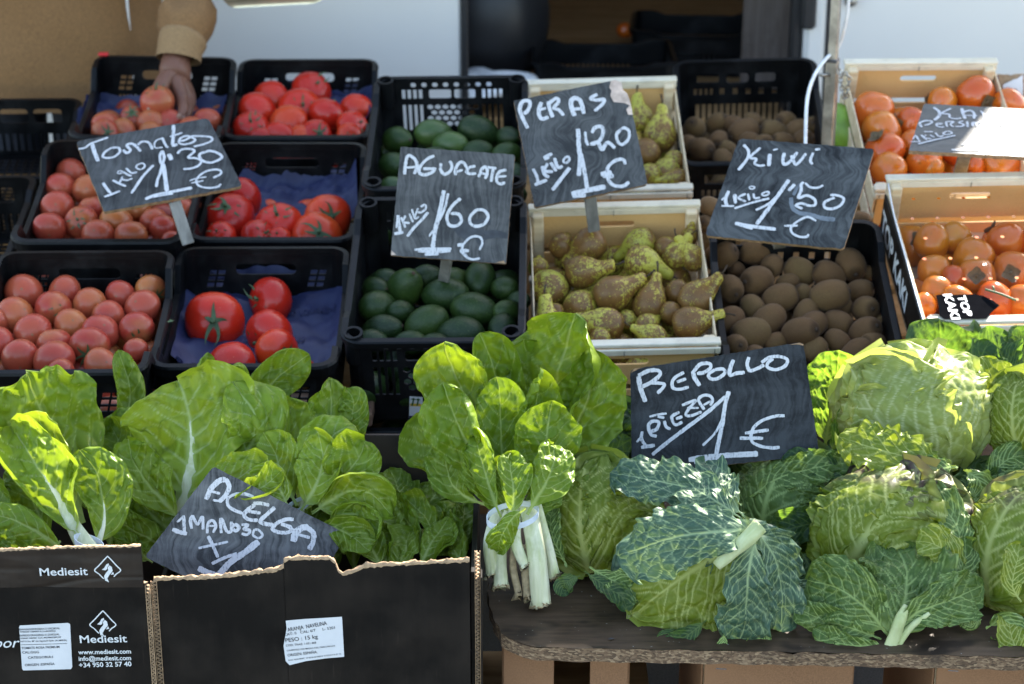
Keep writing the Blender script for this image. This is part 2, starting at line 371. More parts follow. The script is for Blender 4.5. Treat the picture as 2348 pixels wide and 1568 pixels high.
def m_board(name, lo, hi, ang, curl, seed, rough=.55):
    t = NT(name); c0 = t.coord('Generated'); 
    w = t.n('TexNoise', i_Vector=c0, i_Scale=1.6 + .2 * seed, i_Detail=2.).outputs['Color']
    d = t.n('VectorMath', operation='MULTIPLY_ADD'); t.set(d.inputs[0], w); d.inputs[1].default_value = (curl,) * 3; t.set(d.inputs[2], c0)
    mp = t.n('Mapping'); t.t.links.new(d.outputs[0], mp.inputs[0]); mp.inputs['Rotation'].default_value = (0, 0, ang); mp.inputs['Scale'].default_value = (46, 2.6, 1); mp.inputs['Location'].default_value = (seed, seed, 0)
    f = t.n('TexNoise', i_Vector=mp.outputs[0], i_Scale=1., i_Detail=5., i_Roughness=.6).outputs['Fac']
    g = t.noise(c0, 2.6 + .3 * seed, 4, .6); k = t.math('ADD', t.math('MULTIPLY', f, .5), t.math('MULTIPLY', g, .5))
    fine = t.noise(c0, 260, 2); c = t.ramp(k, [(.40, lo), (.60, hi)]); c = t.mixc(t.mapr(fine, .66, .76, 0, .35), c, (.35, .37, .40))
    t.p(Base_Color=c, Roughness=rough, Specular_IOR_Level=.25 if rough > .5 else .5); t.bump(f, .12, .0006); return t.m
BOARD = {
 'tom': m_board('slate paint one', (0.0181, 0.0191, 0.0196), (0.0764, 0.0783, 0.0789), .25, .18, 1), 'agu': m_board('slate paint two', (0.0325, 0.0331, 0.0344), (0.1068, 0.1069, 0.1062), .12, .25, 2),
 'per': m_board('slate paint three', (0.0253, 0.0263, 0.0271), (0.0931, 0.0955, 0.0949), .3, .6, 3), 'kiw': m_board('slate paint four', (0.0108, 0.0119, 0.0128), (0.0763, 0.0815, 0.0839), 1.3, .45, 4),
 'kak': m_board('slate paint five', (0.0467, 0.0509, 0.0537), (0.0826, 0.0866, 0.0871), .4, .5, 5, .32), 'rep': m_board('slate paint six', (0.0041, 0.0048, 0.0060), (0.0335, 0.0373, 0.0419), 1.45, .2, 6),
 'ace': m_board('slate paint seven', (0.0263, 0.0277, 0.0299), (0.1335, 0.1370, 0.1399), .95, .2, 7)}
def m_chalk():
    t = NT('chalk paint'); co = t.coord('Object'); f = t.noise(co, 330, 4, .7); g = t.noise(t.coord('Object', (500, 90, 90), .8), 1., 3)
    t.p(Base_Color=t.ramp(t.math('ADD', t.math('MULTIPLY', f, .5), t.math('MULTIPLY', g, .5)), [(.34, (.30, .31, .34)), (.5, (.56, .56, .58))]), Roughness=.7)
    tr = t.n('BsdfTransparent'); mx = t.n('MixShader'); t.set(mx.inputs[0], t.mapr(t.math('ADD', t.math('MULTIPLY', f, .45), t.math('MULTIPLY', g, .55)), .44, .38, 0, .45)); t.t.links.new(t.b.outputs[0], mx.inputs[1]); t.t.links.new(tr.outputs[0], mx.inputs[2]); t.t.links.new(mx.outputs[0], t.out.inputs[0]); return t.m
M['chalk'] = m_chalk(); M['smear'] = m_plain('wiped chalk', (.13, .15, .175), .7, 90, .3); M['wet'] = m_plain('damp stain', (.035, .037, .042), .45, 60, .4)
M['raw_wood'] = m_plain('splintered wood', (.52, .40, .33), .8, 70, .3, .3); M['board_edge'] = m_plain('bare board edge', (.27, .165, .085), .8, 120, .45, .2)
M['stick'] = m_wood('grey stake', (.12, .115, .105), (.26, .25, .23), (40, 40, 6), .7)
def m_card(name, base, worn, ang=0.):
    t = NT(name); co = t.coord('Object'); f = t.noise(co, 7, 5, .6)
    w = t.n('TexWave', wave_type='BANDS', bands_direction='X', i_Vector=co, i_Scale=38., i_Distortion=.4, i_Detail=1.).outputs['Fac']
    sc = t.noise(t.coord('Object', (200, 200, 14)), 1., 3, .6); ba = t.math('ADD', t.math('MULTIPLY', t.mapr(f, .42, .72), .6), t.math('MULTIPLY', t.mapr(sc, .66, .76), .45))
    c = t.mixc(ba, base, worn); t.p(Base_Color=c, Roughness=t.mapr(f, .3, .7, .42, .6), Specular_IOR_Level=.22); t.bump(t.math('ADD', t.math('MULTIPLY', w, .35), f), .16, .002); return t.m
M['card_black'] = m_card('black printed cardboard', (.0042, .0034, .0030), (.034, .025, .019)); M['card_flap'] = m_card('sheen toned cardboard flap', (.020, .015, .012), (.065, .045, .032))  # flap colour lifted towards brown to carry its sheen
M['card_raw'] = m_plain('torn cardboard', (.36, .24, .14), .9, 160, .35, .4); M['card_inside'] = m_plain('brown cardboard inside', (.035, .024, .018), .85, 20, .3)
def m_table():
    t = NT('stained board top'); co = t.coord('Object'); f = t.noise(co, 6, 5, .65); g = t.noise(t.coord('Object', (14, 130, 60)), 1., 4)
    c = t.ramp(t.math('ADD', t.math('MULTIPLY', f, .65), t.math('MULTIPLY', g, .35)), [(.36, (.009, .006, .004)), (.47, (.050, .031, .018)), (.68, (.105, .068, .041))]); sp = t.noise(co, 160, 1); wet = t.noise(t.coord('Object', (1, 1.6, 1)), 7, 3, .6); c = t.mixc(t.mapr(wet, .58, .66, 0, .75), c, (.004, .003, .0025))
    t.p(Base_Color=t.mixc(t.mapr(sp, .74, .79, 0, .8), c, (.3, .3, .28)), Roughness=t.mapr(f, .35, .65, .4, .65), Specular_IOR_Level=.25); t.bump(g, .15, .001); return t.m
def m_osb():
    t = NT('chipboard edge'); f = t.n('TexVoronoi', i_Vector=t.coord('Object', (230, 230, 520)), i_Scale=1.).outputs['Color']; s = t.n('SeparateColor'); t.t.links.new(f, s.inputs[0]); g = t.noise(t.coord('Object'), 14, 3)
    c = t.ramp(s.outputs[0], [(0, (.07, .042, .024)), (.6, (.17, .105, .06)), (1, (.32, .22, .13))]); t.p(Base_Color=t.mixc(t.mapr(g, .55, .75), c, (.05, .032, .02)), Roughness=.85); t.bump(s.outputs[0], .6, .003); return t.m
M['table'] = m_table(); M['osb'] = m_osb()
def m_film():
    t = NT('clear film'); co = t.coord('Object'); f = t.noise(t.coord('Object', (18, 7, 10)), 1., 3, .5, .8)
    t.p(Base_Color=(.02, .02, .02), Roughness=.12, Specular_IOR_Level=.9); t.bump(f, .9, .008)
    tr = t.n('BsdfTransparent', i_Color=(.98, .98, .98)); mx = t.n('MixShader'); fr = t.n('Fresnel', i_IOR=1.5).outputs[0]
    t.set(mx.inputs[0], t.math('MULTIPLY', fr, .4)); t.t.links.new(tr.outputs[0], mx.inputs[1]); t.t.links.new(t.b.outputs[0], mx.inputs[2]); t.t.links.new(mx.outputs[0], t.out.inputs[0]); return t.m
M['film'] = m_film()

# ------------------------------------------------------------------ crates
def box_holes(x0, x1, y0, y1, nx, ny, gap, skew=0.):
    w = (x1 - x0 + gap) / nx - gap; h = (y1 - y0 + gap) / ny - gap; out = []
    for i in range(nx):
        for j in range(ny):
            a = x0 + i * (w + gap); b = y0 + j * (h + gap); s0 = skew * (b - y0); s1 = skew * (b + h - y0)
            out.append([(a + s0, b), (a + w + s0, b), (a + w + s1, b + h), (a + s1, b + h)])
    return out
def rimpath(hx, hy, r, dip, n=5):
    P = []
    def zz(y):
        a = abs(y); return 0. if a > .135 else (-dip if a < .10 else -dip * (.135 - a) / .035)
    for sx, sy, a0 in ((1, -1, -90), (1, 1, 0), (-1, 1, 90), (-1, -1, 180)):
        if sx > 0 and sy > 0 or sx < 0 and sy < 0:
            for y in ((-.134, -.102, -.05, .05, .102, .134) if sx > 0 else (.134, .102, .05, -.05, -.102, -.134)): P.append((hx * sx, y, zz(y)))
        for k in range(n + 1):
            a = math.radians(a0 + 90 * k / n); P.append((sx * (hx - r) + r * math.cos(a), sy * (hy - r) + r * math.sin(a), 0.))
    return np.array(P)
CR = {}
def crate_kind(kind):
    """meshes of one plastic crate: list of (name, mesh, 4x4)"""
    if kind in CR: return CR[kind]
    mat = M['plastic_old'] if kind == 'avo' else M['plastic']; out = []
    H = {'tom': .15, 'avo': .17, 'kiw': .165, 'flat': .13}[kind]; hx, hy, r, th = .139, .189, .024, .003
    dip = {'tom': .042, 'avo': .012, 'kiw': .02, 'flat': .012}[kind]
    w = hx - r; ol = [(-w, -H), (w, -H), (w, 0), (-w, 0)]
    if kind == 'tom':
        h = [rrect(-.052, -.047, .052, -.026, .008)] + box_holes(-.105, -.078, -.072, -.038, 2, 3, .0035, .25) + box_holes(.070, .097, -.072, -.038, 2, 3, .0035, .25)
        h += box_holes(-.104, -.068, -.128, -.082, 5, 1, .004) + box_holes(.068, .104, -.128, -.082, 5, 1, .004)
    elif kind == 'avo':
        h = [ngon(-.075 + .021 * k, -.012, .0062) for k in range(8)] + [rrect(-.045, -.043, -.002, -.022, .004), rrect(.004, -.043, .045, -.022, .004)]
        h += box_holes(-.098, -.058, -.043, -.022, 4, 1, .004) + box_holes(.058, .098, -.043, -.022, 4, 1, .004) + box_holes(-.098, -.058, -.115, -.056, 4, 1, .005) + box_holes(.058, .098, -.115, -.056, 4, 1, .005)
        h += [ngon(-.044 + .0148 * i + (.0074 if j % 2 else 0), -.062 - .0128 * j, .0066, 6, math.pi / 6) for j in range(4) for i in range(7 - j % 2) if abs(-.044 + .0148 * i + (.0074 if j % 2 else 0)) < .05]
    elif kind == 'kiw':
        h = [rrect(-.098, -.048, -.052, -.026, .004), rrect(-.036, -.050, .010, -.026, .008), rrect(.024, -.048, .066, -.026, .006)] + box_holes(-.104, -.064, -.078, -.062, 4, 1, .005) + box_holes(-.05, .07, -.078, -.062, 5, 1, .017) + box_holes(-.1, .1, -.15, -.1, 16, 1, .004)
    else:
        h = [rrect(-.105 + .072 * k, -.05, -.045 + .072 * k, -.018, .008) for k in range(3)] + box_holes(-.105, .105, -.115, -.075, 14, 1, .007)
    V, F = plate(ol, h, th); B = np.stack([V[:, 0], -V[:, 2], V[:, 1]], 1); we = mesh('end_wall', B, F, mat)
    for sg in (-1, 1): out.append(('end_wall', we, np.array([[1., 0, 0, 0], [0, 1, 0, sg * hy], [0, 0, 1, 0], [0, 0, 0, 1]])))
    w2 = hy - r
    top = [(w2, 0), (.135, 0), (.10, -dip), (-.10, -dip), (-.135, 0), (-w2, 0)]
    hs = []
    for i in range(20):
        for j in range(int((H - .075) / .0135)):
            x = -.135 + .0142 * i + (.0071 if j % 2 else 0); y = -.066 - dip * .4 - .0135 * j
            if y > -H + .008: hs.append(ngon(x, y, .0056, 4))
    V, F = plate([(-w2, -H), (w2, -H)] + top, hs, th); S = np.stack([V[:, 2], V[:, 0], V[:, 1]], 1); ws = mesh('side_wall', S, F, mat)
    for sg in (-1, 1): out.append(('side_wall', ws, np.array([[1., 0, 0, sg * hx], [0, 1, 0, 0], [0, 0, 1, 0], [0, 0, 0, 1]])))
    for sx, sy, a0 in ((1, -1, -90), (1, 1, 0), (-1, 1, 90), (-1, -1, 180)):
        a = np.radians(np.linspace(a0, a0 + 90, 6)); c = np.array([sx * w, sy * w2]); V = []; F = []
        for rr in (r - th / 2, r + th / 2):
            for z in (-H, 0.): V += [(c[0] + rr * math.cos(q), c[1] + rr * math.sin(q), z) for q in a]
        for k in range(5): F += [(k, k + 1, 7 + k, 6 + k), (12 + k, 18 + k, 19 + k, 13 + k), (6 + k, 7 + k, 19 + k, 18 + k)]
        if kind == 'avo':
            tv, tf = tube([(sx * (hx - .012), sy * (hy - .012), -.05), (sx * (hx - .012), sy * (hy - .012), .005)], .0155, 14, cap=False); n0 = len(V); V += [tuple(p) for p in tv]; F += [tuple(i + n0 for i in f) for f in tf]
            tv, tf = sweep([(sx * (hx - .012) + .0115 * math.cos(q), sy * (hy - .012) + .0115 * math.sin(q), .005) for q in np.linspace(0, 2 * np.pi, 14, endpoint=False)], [(0, 0), (.0045, 0), (.0045, .002), (0, .002)]); n0 = len(V); V += [tuple(p) for p in tv]; F += [tuple(i + n0 for i in f) for f in tf]
        out.append(('corner_post', mesh('corner_post', V, F, mat), np.eye(4)))
    rp = rimpath(hx, hy, r, dip); prof = [(-.002, -.006), (.0095, -.010), (.0105, .001), (.008, .003), (-.002, .003)]
    if kind == 'tom': prof = [(-.002, -.008), (.0095, -.016), (.0108, -.001), (.0085, .003), (-.001, .004)]
    V, F = sweep(rp, prof); out.append(('rim', mesh('rim', V, F, mat), np.eye(4)))
    fh = box_holes(-.118, .118, -.168, .168, 14, 20, .0045)
    V, F = plate([(-hx + .002, -hy + .002), (hx - .002, -hy + .002), (hx - .002, hy - .002), (-hx + .002, hy - .002)], fh, .003); V[:, 2] += -H + .0025
    out.append(('floor', mesh('floor', V, F, mat), np.eye(4)))
    CR[kind] = out; return out
POSE = {}
def crate(key, kind, loc, rx, ry, rz, label, group='black plastic produce crates'):
    R = rot(math.radians(rx), math.radians(ry), math.radians(rz)); POSE[key] = (np.array(loc, float), R)
    t = thing('plastic_crate', label, 'crate', loc, R, group)
    for nm, me, mm in crate_kind(kind): put(nm, me, t, M=mm.tolist())
    return t
def wood_crate(key, loc, rx, ry, rz, label, group='pine and fibreboard fruit crates', dark=False, white=False):
    R = rot(math.radians(rx), math.radians(ry), math.radians(rz)); POSE[key] = (np.array(loc, float), R)
    t = thing('wooden_crate', label, 'crate', loc, R, group); md = M['mdf_red'] if dark else M['mdf']; pw = M['pine_white']
    V, F = plate([(-.142, -.088), (.142, -.088), (.142, -.016), (-.142, -.016)], [rrect(-.036, -.047, .036, -.034, .0063, 5)], .004); V = np.stack([V[:, 0], -V[:, 2], V[:, 1]], 1); eb = mesh('end_board', V, F, md)
    bt = mesh('top_batten', *box((0, 0, -.003), (.302, .017, .007), None, .0015), pw); fb = mesh('face_batten', *box((0, 0, -.0125), (.300, .0045, .0118), None, .001), pw)
    sl = mesh('end_slat', *box((0, 0, -.112), (.284, .004, .024), None, .001), md)
    sb = mesh('side_board', *box((0, 0, 0), (.003, .386, .042), None, .001), M['pine']); ps = mesh('corner_post', *box((0, 0, 0), (.02, .02, .118), None, .003), M['pine'])
    stp = mesh('staple', *box((0, 0, 0), (.0009, .0009, .011)), M['dark_steel'])
    for sg in (-1, 1):
        put('end_board', eb, t, (0, sg * .191, 0)); put('end_slat', sl, t, (0, sg * .191, 0)); put('top_batten', bt, t, (0, sg * .1925, 0)); put('face_batten', fb, t, (0, -.2035 if sg < 0 else .1865, 0))
        for x in (-.003, -.141, .139): put('staple', stp, t, (x + random.uniform(-.002, .002), -.2062 if sg < 0 else .1838, -.014))
        put('side_board', sb, t, (sg * .1475, 0, -.042)); put('side_board', sb, t, (sg * .1475, 0, -.098))
        for q in (-1, 1): put('corner_post', ps, t, (sg * .1345, q * .178, -.066))
    put('floor_board', mesh('floor_board', *box((0, 0, -.124), (.29, .385, .004)), M['pine']), t)
    return t
# ------------------------------------------------------------------ fruit meshes
def lathe_grid(fn, nu=26, nv=18):
    """fn(theta from +z pole, phi) -> radius xyz ; closed at both poles"""
    th = np.linspace(0.02, np.pi - .02, nv)[:, None]; ph = np.linspace(0, 2 * np.pi, nu, endpoint=False)[None, :]
    V = fn(th, ph).reshape(-1, 3); F = []
    for i in range(nv - 1):
        for j in range(nu): F.append((i * nu + j, (i + 1) * nu + j, (i + 1) * nu + (j + 1) % nu, i * nu + (j + 1) % nu))
    F.append(tuple(range(nu))); F.append(tuple(range((nv - 1) * nu, nv * nu))[::-1]); return V, F
def tomato(seed, flat=.84, lobes=5, lob=.05, dim=.14):
    g = np.random.default_rng(seed); p0 = g.uniform(0, 6); a1, a2 = g.uniform(-.05, .05, 2)
    def fn(t, p):
        up = np.clip(np.cos(t), 0, 1) ** 1.5
        r = 1 + lob * np.cos(lobes * p + p0 + .4 * np.sin(p)) * np.sin(t) ** 1.2 * (.25 + .75 * up) + a1 * np.cos(p) * np.sin(t) + a2 * np.cos(2 * p) * np.sin(t)
        r = r - dim * np.exp(-(t / .34) ** 2) - .03 * np.exp(-((np.pi - t) / .3) ** 2)
        return np.stack([r * np.sin(t) * np.cos(p), r * np.sin(t) * np.sin(p), r * flat * np.cos(t) + 0 * p], -1)
    return lathe_grid(fn)
def unit(name, VF, mat, R0):                      # shared mesh, real size R0 metres
    V, F = VF; return mesh(name, np.asarray(V) * R0, F, mat, True)
RT0 = .034
TOM_R = [unit('tomato', tomato(k, fl, lb, lo), M['tomato_red'], RT0) for k, (fl, lb, lo) in enumerate([(.80, 5, .05), (.84, 6, .035), (.76, 4, .075), (.88, 5, .03)])]
TOM_P = [unit('tomato', tomato(20 + k, fl, 5, lo, .08), M['tomato_pink'], RT0) for k, (fl, lo) in enumerate([(.92, .012), (.97, .01), (.88, .022)])]
def calyx_mesh(seed, n=6, L=.021):
    g = np.random.default_rng(seed); V = []; F = []
    for k in range(n):
        a = 2 * np.pi * k / n + g.uniform(-.3, .3); l = L * g.uniform(.7, 1.35); lift = g.uniform(.0, .45); cu = g.uniform(-.5, .5); n0 = len(V)
        for i, q in enumerate(np.linspace(0, 1, 6)):
            r = l * q; z = .0012 + lift * l * q ** 2 - .18 * l * q * (1 - lift); aa = a + cu * q ** 2; w = .0030 * (1 - q) ** .7 + .0002
            for s in (-1, 1): V.append((r * math.cos(aa) - s * w * math.sin(aa), r * math.sin(aa) + s * w * math.cos(aa), z + (.0004 if s > 0 else 0)))
        for i in range(5): F.append((n0 + 2 * i, n0 + 2 * i + 1, n0 + 2 * i + 3, n0 + 2 * i + 2))
    tv, tf = tube([(0, 0, -.002), (.001, 0, .004), (.002, .001, .0085)], [.0026, .0022, .0026], 7); n0 = len(V)
    V += [tuple(p) for p in tv]; F += [tuple(i + n0 for i in f) for f in tf]; return mesh('calyx', V, F, M['calyx'], True)
CAL = [calyx_mesh(k, 5 + k % 3) for k in range(4)]
def avo_fn(seed):
    g = np.random.default_rng(seed); e = g.uniform(.12, .24)
    def fn(t, p):
        z = np.cos(t); rr = np.sin(t) * (1 - e * np.clip(z, 0, 1) ** 1.3) * .72
        return np.stack([rr * np.cos(p), rr * np.sin(p), z + 0 * p], -1)
    return lathe_grid(fn)
AVO = [unit('avocado', avo_fn(k), M['avocado'], .05) for k in range(3)]; AVOG = unit('avocado', avo_fn(7), M['avo_green'], .05)
def kiwi_fn(seed):
    g = np.random.default_rng(seed); fl = g.uniform(.90, 1.0)
    def fn(t, p):
        rr = np.sign(np.sin(t)) * np.abs(np.sin(t)) ** .82 * .80; z = np.cos(t) - .06 * np.exp(-(t / .25) ** 2)
        return np.stack([rr * np.cos(p), rr * fl * np.sin(p), z + 0 * p], -1)
    return lathe_grid(fn)
KIW = [unit('kiwi', kiwi_fn(k), M['kiwi'], .032) for k in range(3)]
NUB = mesh('stem_scar', *lathe_grid(lambda t, p: np.stack([.0045 * np.sin(t) * np.cos(p), .0045 * np.sin(t) * np.sin(p), .0022 * np.cos(t) + 0 * p], -1), 10, 6), M['pear_stem'], True)
def pear_mesh(seed):
    g = np.random.default_rng(seed); nb = g.uniform(.30, .42); Lk = g.uniform(1.9, 2.25); bend = g.uniform(-.25, .25); ph0 = g.uniform(0, 6)
    prof = catmull([(0.02, -.98), (.30, -1.0), (.72, -.80), (.97, -.30), (1.0, .08), (.84, .62), (.58, 1.05), (nb + .06, 1.45), (nb, Lk - .25), (nb * .75, Lk - .05), (.05, Lk)], 26)[::-1]
    nu = 24; ph = np.linspace(0, 2 * np.pi, nu, endpoint=False); V = []; F = []
    for i, (r, z) in enumerate(prof):
        rr = r * (1 + .03 * np.cos(2 * ph + ph0) + .02 * np.cos(3 * ph)); b = bend * max(0, z) ** 2 * .3
        for q, a in zip(rr, ph): V.append((q * math.cos(a) + b, q * math.sin(a), z))
    for i in range(len(prof) - 1):
        for j in range(nu): F.append((i * nu + j, (i + 1) * nu + j, (i + 1) * nu + (j + 1) % nu, i * nu + (j + 1) % nu))
    F.append(tuple(range(nu))); F.append(tuple(range((len(prof) - 1) * nu, len(prof) * nu))[::-1])
    me = unit('pear', (V, F), M['pear'], .030); b = bend * Lk ** 2 * .3
    tv, tf = tube(np.array([(b, 0, Lk - .06), (b + .06, .03, Lk + .25), (b + .22, .05, Lk + .58)]) * .030, [.0019, .0015, .0021], 7)
    sv = mesh('stem', tv, tf, M['pear_stem'], True); return me, sv
PEAR = [pear_mesh(k) for k in range(5)]
def kaki_fn(seed):
    g = np.random.default_rng(seed); p0 = g.uniform(0, 6)
    def fn(t, p):
        r = 1 + .035 * np.cos(4 * p + p0) * np.sin(t) - .07 * np.exp(-(t / .5) ** 2) + .05 * np.cos(t) ** 2 * np.cos(t)
        return np.stack([r * np.sin(t) * np.cos(p), r * np.sin(t) * np.sin(p), r * .88 * np.cos(t) + 0 * p], -1)
    return lathe_grid(fn)
KAK = [unit('persimmon', kaki_fn(k), M['kaki'], .042) for k in range(3)]
def kcal():
    V = []; F = []
    for k in range(4):
        a = k * np.pi / 2 + .2; n0 = len(V)
        for q in np.linspace(0, 1, 5):
            w = .010 * math.sin(math.pi * (.15 + .8 * q)); r = .019 * q
            for s in (-1, 0, 1): V.append((r * math.cos(a) - s * w * math.sin(a), r * math.sin(a) + s * w * math.cos(a), .001 + .005 * q * q + .002 * abs(s)))
        for i in range(4):
            for j in range(2): F.append((n0 + 3 * i + j, n0 + 3 * i + j + 1, n0 + 3 * i + j + 4, n0 + 3 * i + j + 3))
    tv, tf = tube([(0, 0, -.001), (0, 0, .005)], .004, 8); n0 = len(V); V += [tuple(p) for p in tv]; F += [tuple(i + n0 for i in f) for f in tf]
    return mesh('calyx', V, F, M['kaki_leaf'], True)
KCAL = kcal()
# ------------------------------------------------------------------ fruit placing
RNG = random.Random(11)
def axis_R(z, spin):
    z = nrm(z); x = np.cross([0.31, .5, .81], z); x = nrm(x); y = np.cross(z, x); R = np.stack([x, y, z], 1)
    c, s = math.cos(spin), math.sin(spin); return R @ np.array([[c, -s, 0], [s, c, 0], [0, 0, 1]])
def facing(p, a, b, back=False):                     # unit vector seen at image offset (a right, b down)
    d = nrm(CAM - p); z = math.sqrt(max(.0, 1 - a * a - b * b)) * (-1 if back else 1); return nrm(RT * a - UP * b + d * z)
ORD = ['first', 'second', 'third', 'fourth', 'fifth', 'sixth', 'seventh', 'eighth', 'ninth', 'tenth', 'eleventh', 'twelfth']
FRUITS = []                                           # (root, u, v, r, crate key, noun)
def fruit(kind, key, u, v, r, cal=None, ax=None, h=-.05, pick=None, dz=0.):
    c, R = POSE[key]; n = R[:, 2]; p = at_plane(u, v, c + n * (h + dz), n); rm = (max(r[:2]) if isinstance(r, tuple) else r) * px(p); d = nrm(CAM - p)
    q = RNG.random(); spin = RNG.uniform(0, 6.28); ch = None
    if kind in ('red', 'pink'):
        lst = TOM_R if kind == 'red' else TOM_P; me = lst[RNG.randrange(len(lst))] if pick is None else lst[pick]; s = rm / RT0 * (1.03 if kind == 'red' else 1.0); nm = 'tomato'
        if cal: A = facing(p, cal[0], cal[1]); ch = (CAL[RNG.randrange(4)], 'calyx', RT0 * (.69 if kind == 'red' else .84))
        else:
            A = nrm(d * -.25 + np.array([RNG.uniform(-.5, .5), RNG.uniform(.0, .6), RNG.uniform(-.7, .9)]))
            if kind == 'red': ch = (CAL[RNG.randrange(4)], 'calyx', RT0 * .69)
    elif kind == 'avo':
        me = pick or AVO[RNG.randrange(3)]; nm = 'avocado'; rx, ry, an = r if isinstance(r, tuple) else (r, r, 0); rm = max(rx, ry) * px(p)
        a = math.radians(an if rx >= ry else 90 + an); ratio = min(rx, ry) / max(rx, ry)
        if ratio > .85: fz = .75; s = rm / (.05 * .78)
        else: fz = .25; s = rm / (.05 * .97)
        A = nrm((RT * math.cos(a) + UP * math.sin(a)) * math.sqrt(1 - fz * fz) * RNG.choice((-1, 1)) + d * fz * RNG.choice((-1, 1))); ch = (NUB, 'stem_scar', .0495)
    elif kind == 'kiwi':
        me = KIW[RNG.randrange(3)]; nm = 'kiwi'; s = rm / (.032 * .92)
        A = nrm(np.array([RNG.uniform(-1, 1), RNG.uniform(-1, .6), RNG.uniform(-.4, .5)])) if ax is None else facing(p, ax[0], ax[1])
        ch = (NUB, 'stem_scar', .0305)
    elif kind == 'pear':
        me, sv = PEAR[RNG.randrange(5)]; nm = 'pear'; s = rm / .030
        if ax: A = nrm(RT * (ax[0] - u) - UP * (ax[1] - v) + d * r * RNG.uniform(-.35, .35))
        else: A = nrm(d * -.8 + RT * RNG.uniform(-.5, .5) + UP * RNG.uniform(-.3, .5))
        ch = (sv, 'stem', 0.)
    else:
        me = KAK[RNG.randrange(3)]; nm = 'persimmon'; s = rm / .042
        A = facing(p, *cal) if cal else nrm(np.array([RNG.uniform(-.6, .6), RNG.uniform(.1, .8), RNG.uniform(-.6, .3)])); ch = (KCAL, 'calyx', .042 * .83)
    o = put(nm, me); o.matrix_basis = Matrix.LocRotScale(Vector(p), Matrix(axis_R(A, spin).tolist()).to_quaternion(), (s, s, s))
    if ch: put(ch[1], ch[0], o, (0, 0, ch[2]))
    FRUITS.append((o, u, v, r[1] if isinstance(r, tuple) else r, key, kind)); return o
PHRASE = {}
def label_fruits():
    word = {'red': ('red tomato', 'tomato'), 'pink': ('pink tomato', 'tomato'), 'avo': ('green avocado', 'avocado'), 'kiwi': ('brown kiwi', 'kiwi'), 'pear': ('russet pear', 'pear'), 'kaki': ('orange persimmon', 'persimmon')}
    for key in {f[4] for f in FRUITS}:
        L = sorted([f for f in FRUITS if f[4] == key], key=lambda f: -f[2]); rows = []
        for f in L:
            if rows and rows[-1][0][2] - f[2] < .75 * 2 * np.mean([g[3] for g in rows[-1]]) * .62: rows[-1].append(f)
            else: rows.append([f])
        for i, row in enumerate(rows):
            row.sort(key=lambda f: f[1]); rn = 'front row' if i == 0 else 'back row' if i == len(rows) - 1 and i > 0 else ORD[i] + ' row'
            for j, f in enumerate(row):
                w = word[f[5]]; pos = 'alone' if len(row) == 1 else 'leftmost' if j == 0 else 'rightmost' if j == len(row) - 1 else ORD[j] + ' from left'
                tag(f[0], '%s, %s in %s of %s' % (w[0], pos, rn, PHRASE[key][0]), w[1], PHRASE[key][1])
def filler(kind, key, r, h, x=(-.11, .11), y=(-.16, .16), step=None):
    """the layer that lies under the visible one: only glimpsed through gaps"""
    c, R = POSE[key]; step = step or 2.05 * r; n = 0; rows = int((y[1] - y[0]) / (step * .9)) + 1
    for j in range(rows):
        for i in range(int((x[1] - x[0]) / step) + 1):
            lx = x[0] + i * step + (step / 2 if j % 2 else 0); ly = y[0] + j * step * .9
            if lx > x[1] + .005: continue
            p = c + R @ np.array([lx, ly, h + RNG.uniform(-.004, .004)])
            me, nm, s = {'red': (TOM_R[n % 4], 'tomato', r / RT0), 'pink': (TOM_P[n % 3], 'tomato', r / RT0), 'avo': (AVO[n % 3], 'avocado', r / .042), 'kiwi': (KIW[n % 3], 'kiwi', r / .029),
                         'pear': (PEAR[n % 5][0], 'pear', r / .033), 'kaki': (KAK[n % 3], 'persimmon', r / .042)}[kind]
            o = put(nm, me); A = nrm(np.array([RNG.uniform(-1, 1), RNG.uniform(-1, 1), RNG.uniform(-1, .2)]))
            o.matrix_basis = Matrix.LocRotScale(Vector(p), Matrix(axis_R(A, RNG.uniform(0, 6)).tolist()).to_quaternion(), (s, s, s)); n += 1
            tag(o, '%s half buried under the top layer in %s' % (nm, PHRASE[key][0]), nm, 'buried ' + PHRASE[key][1])
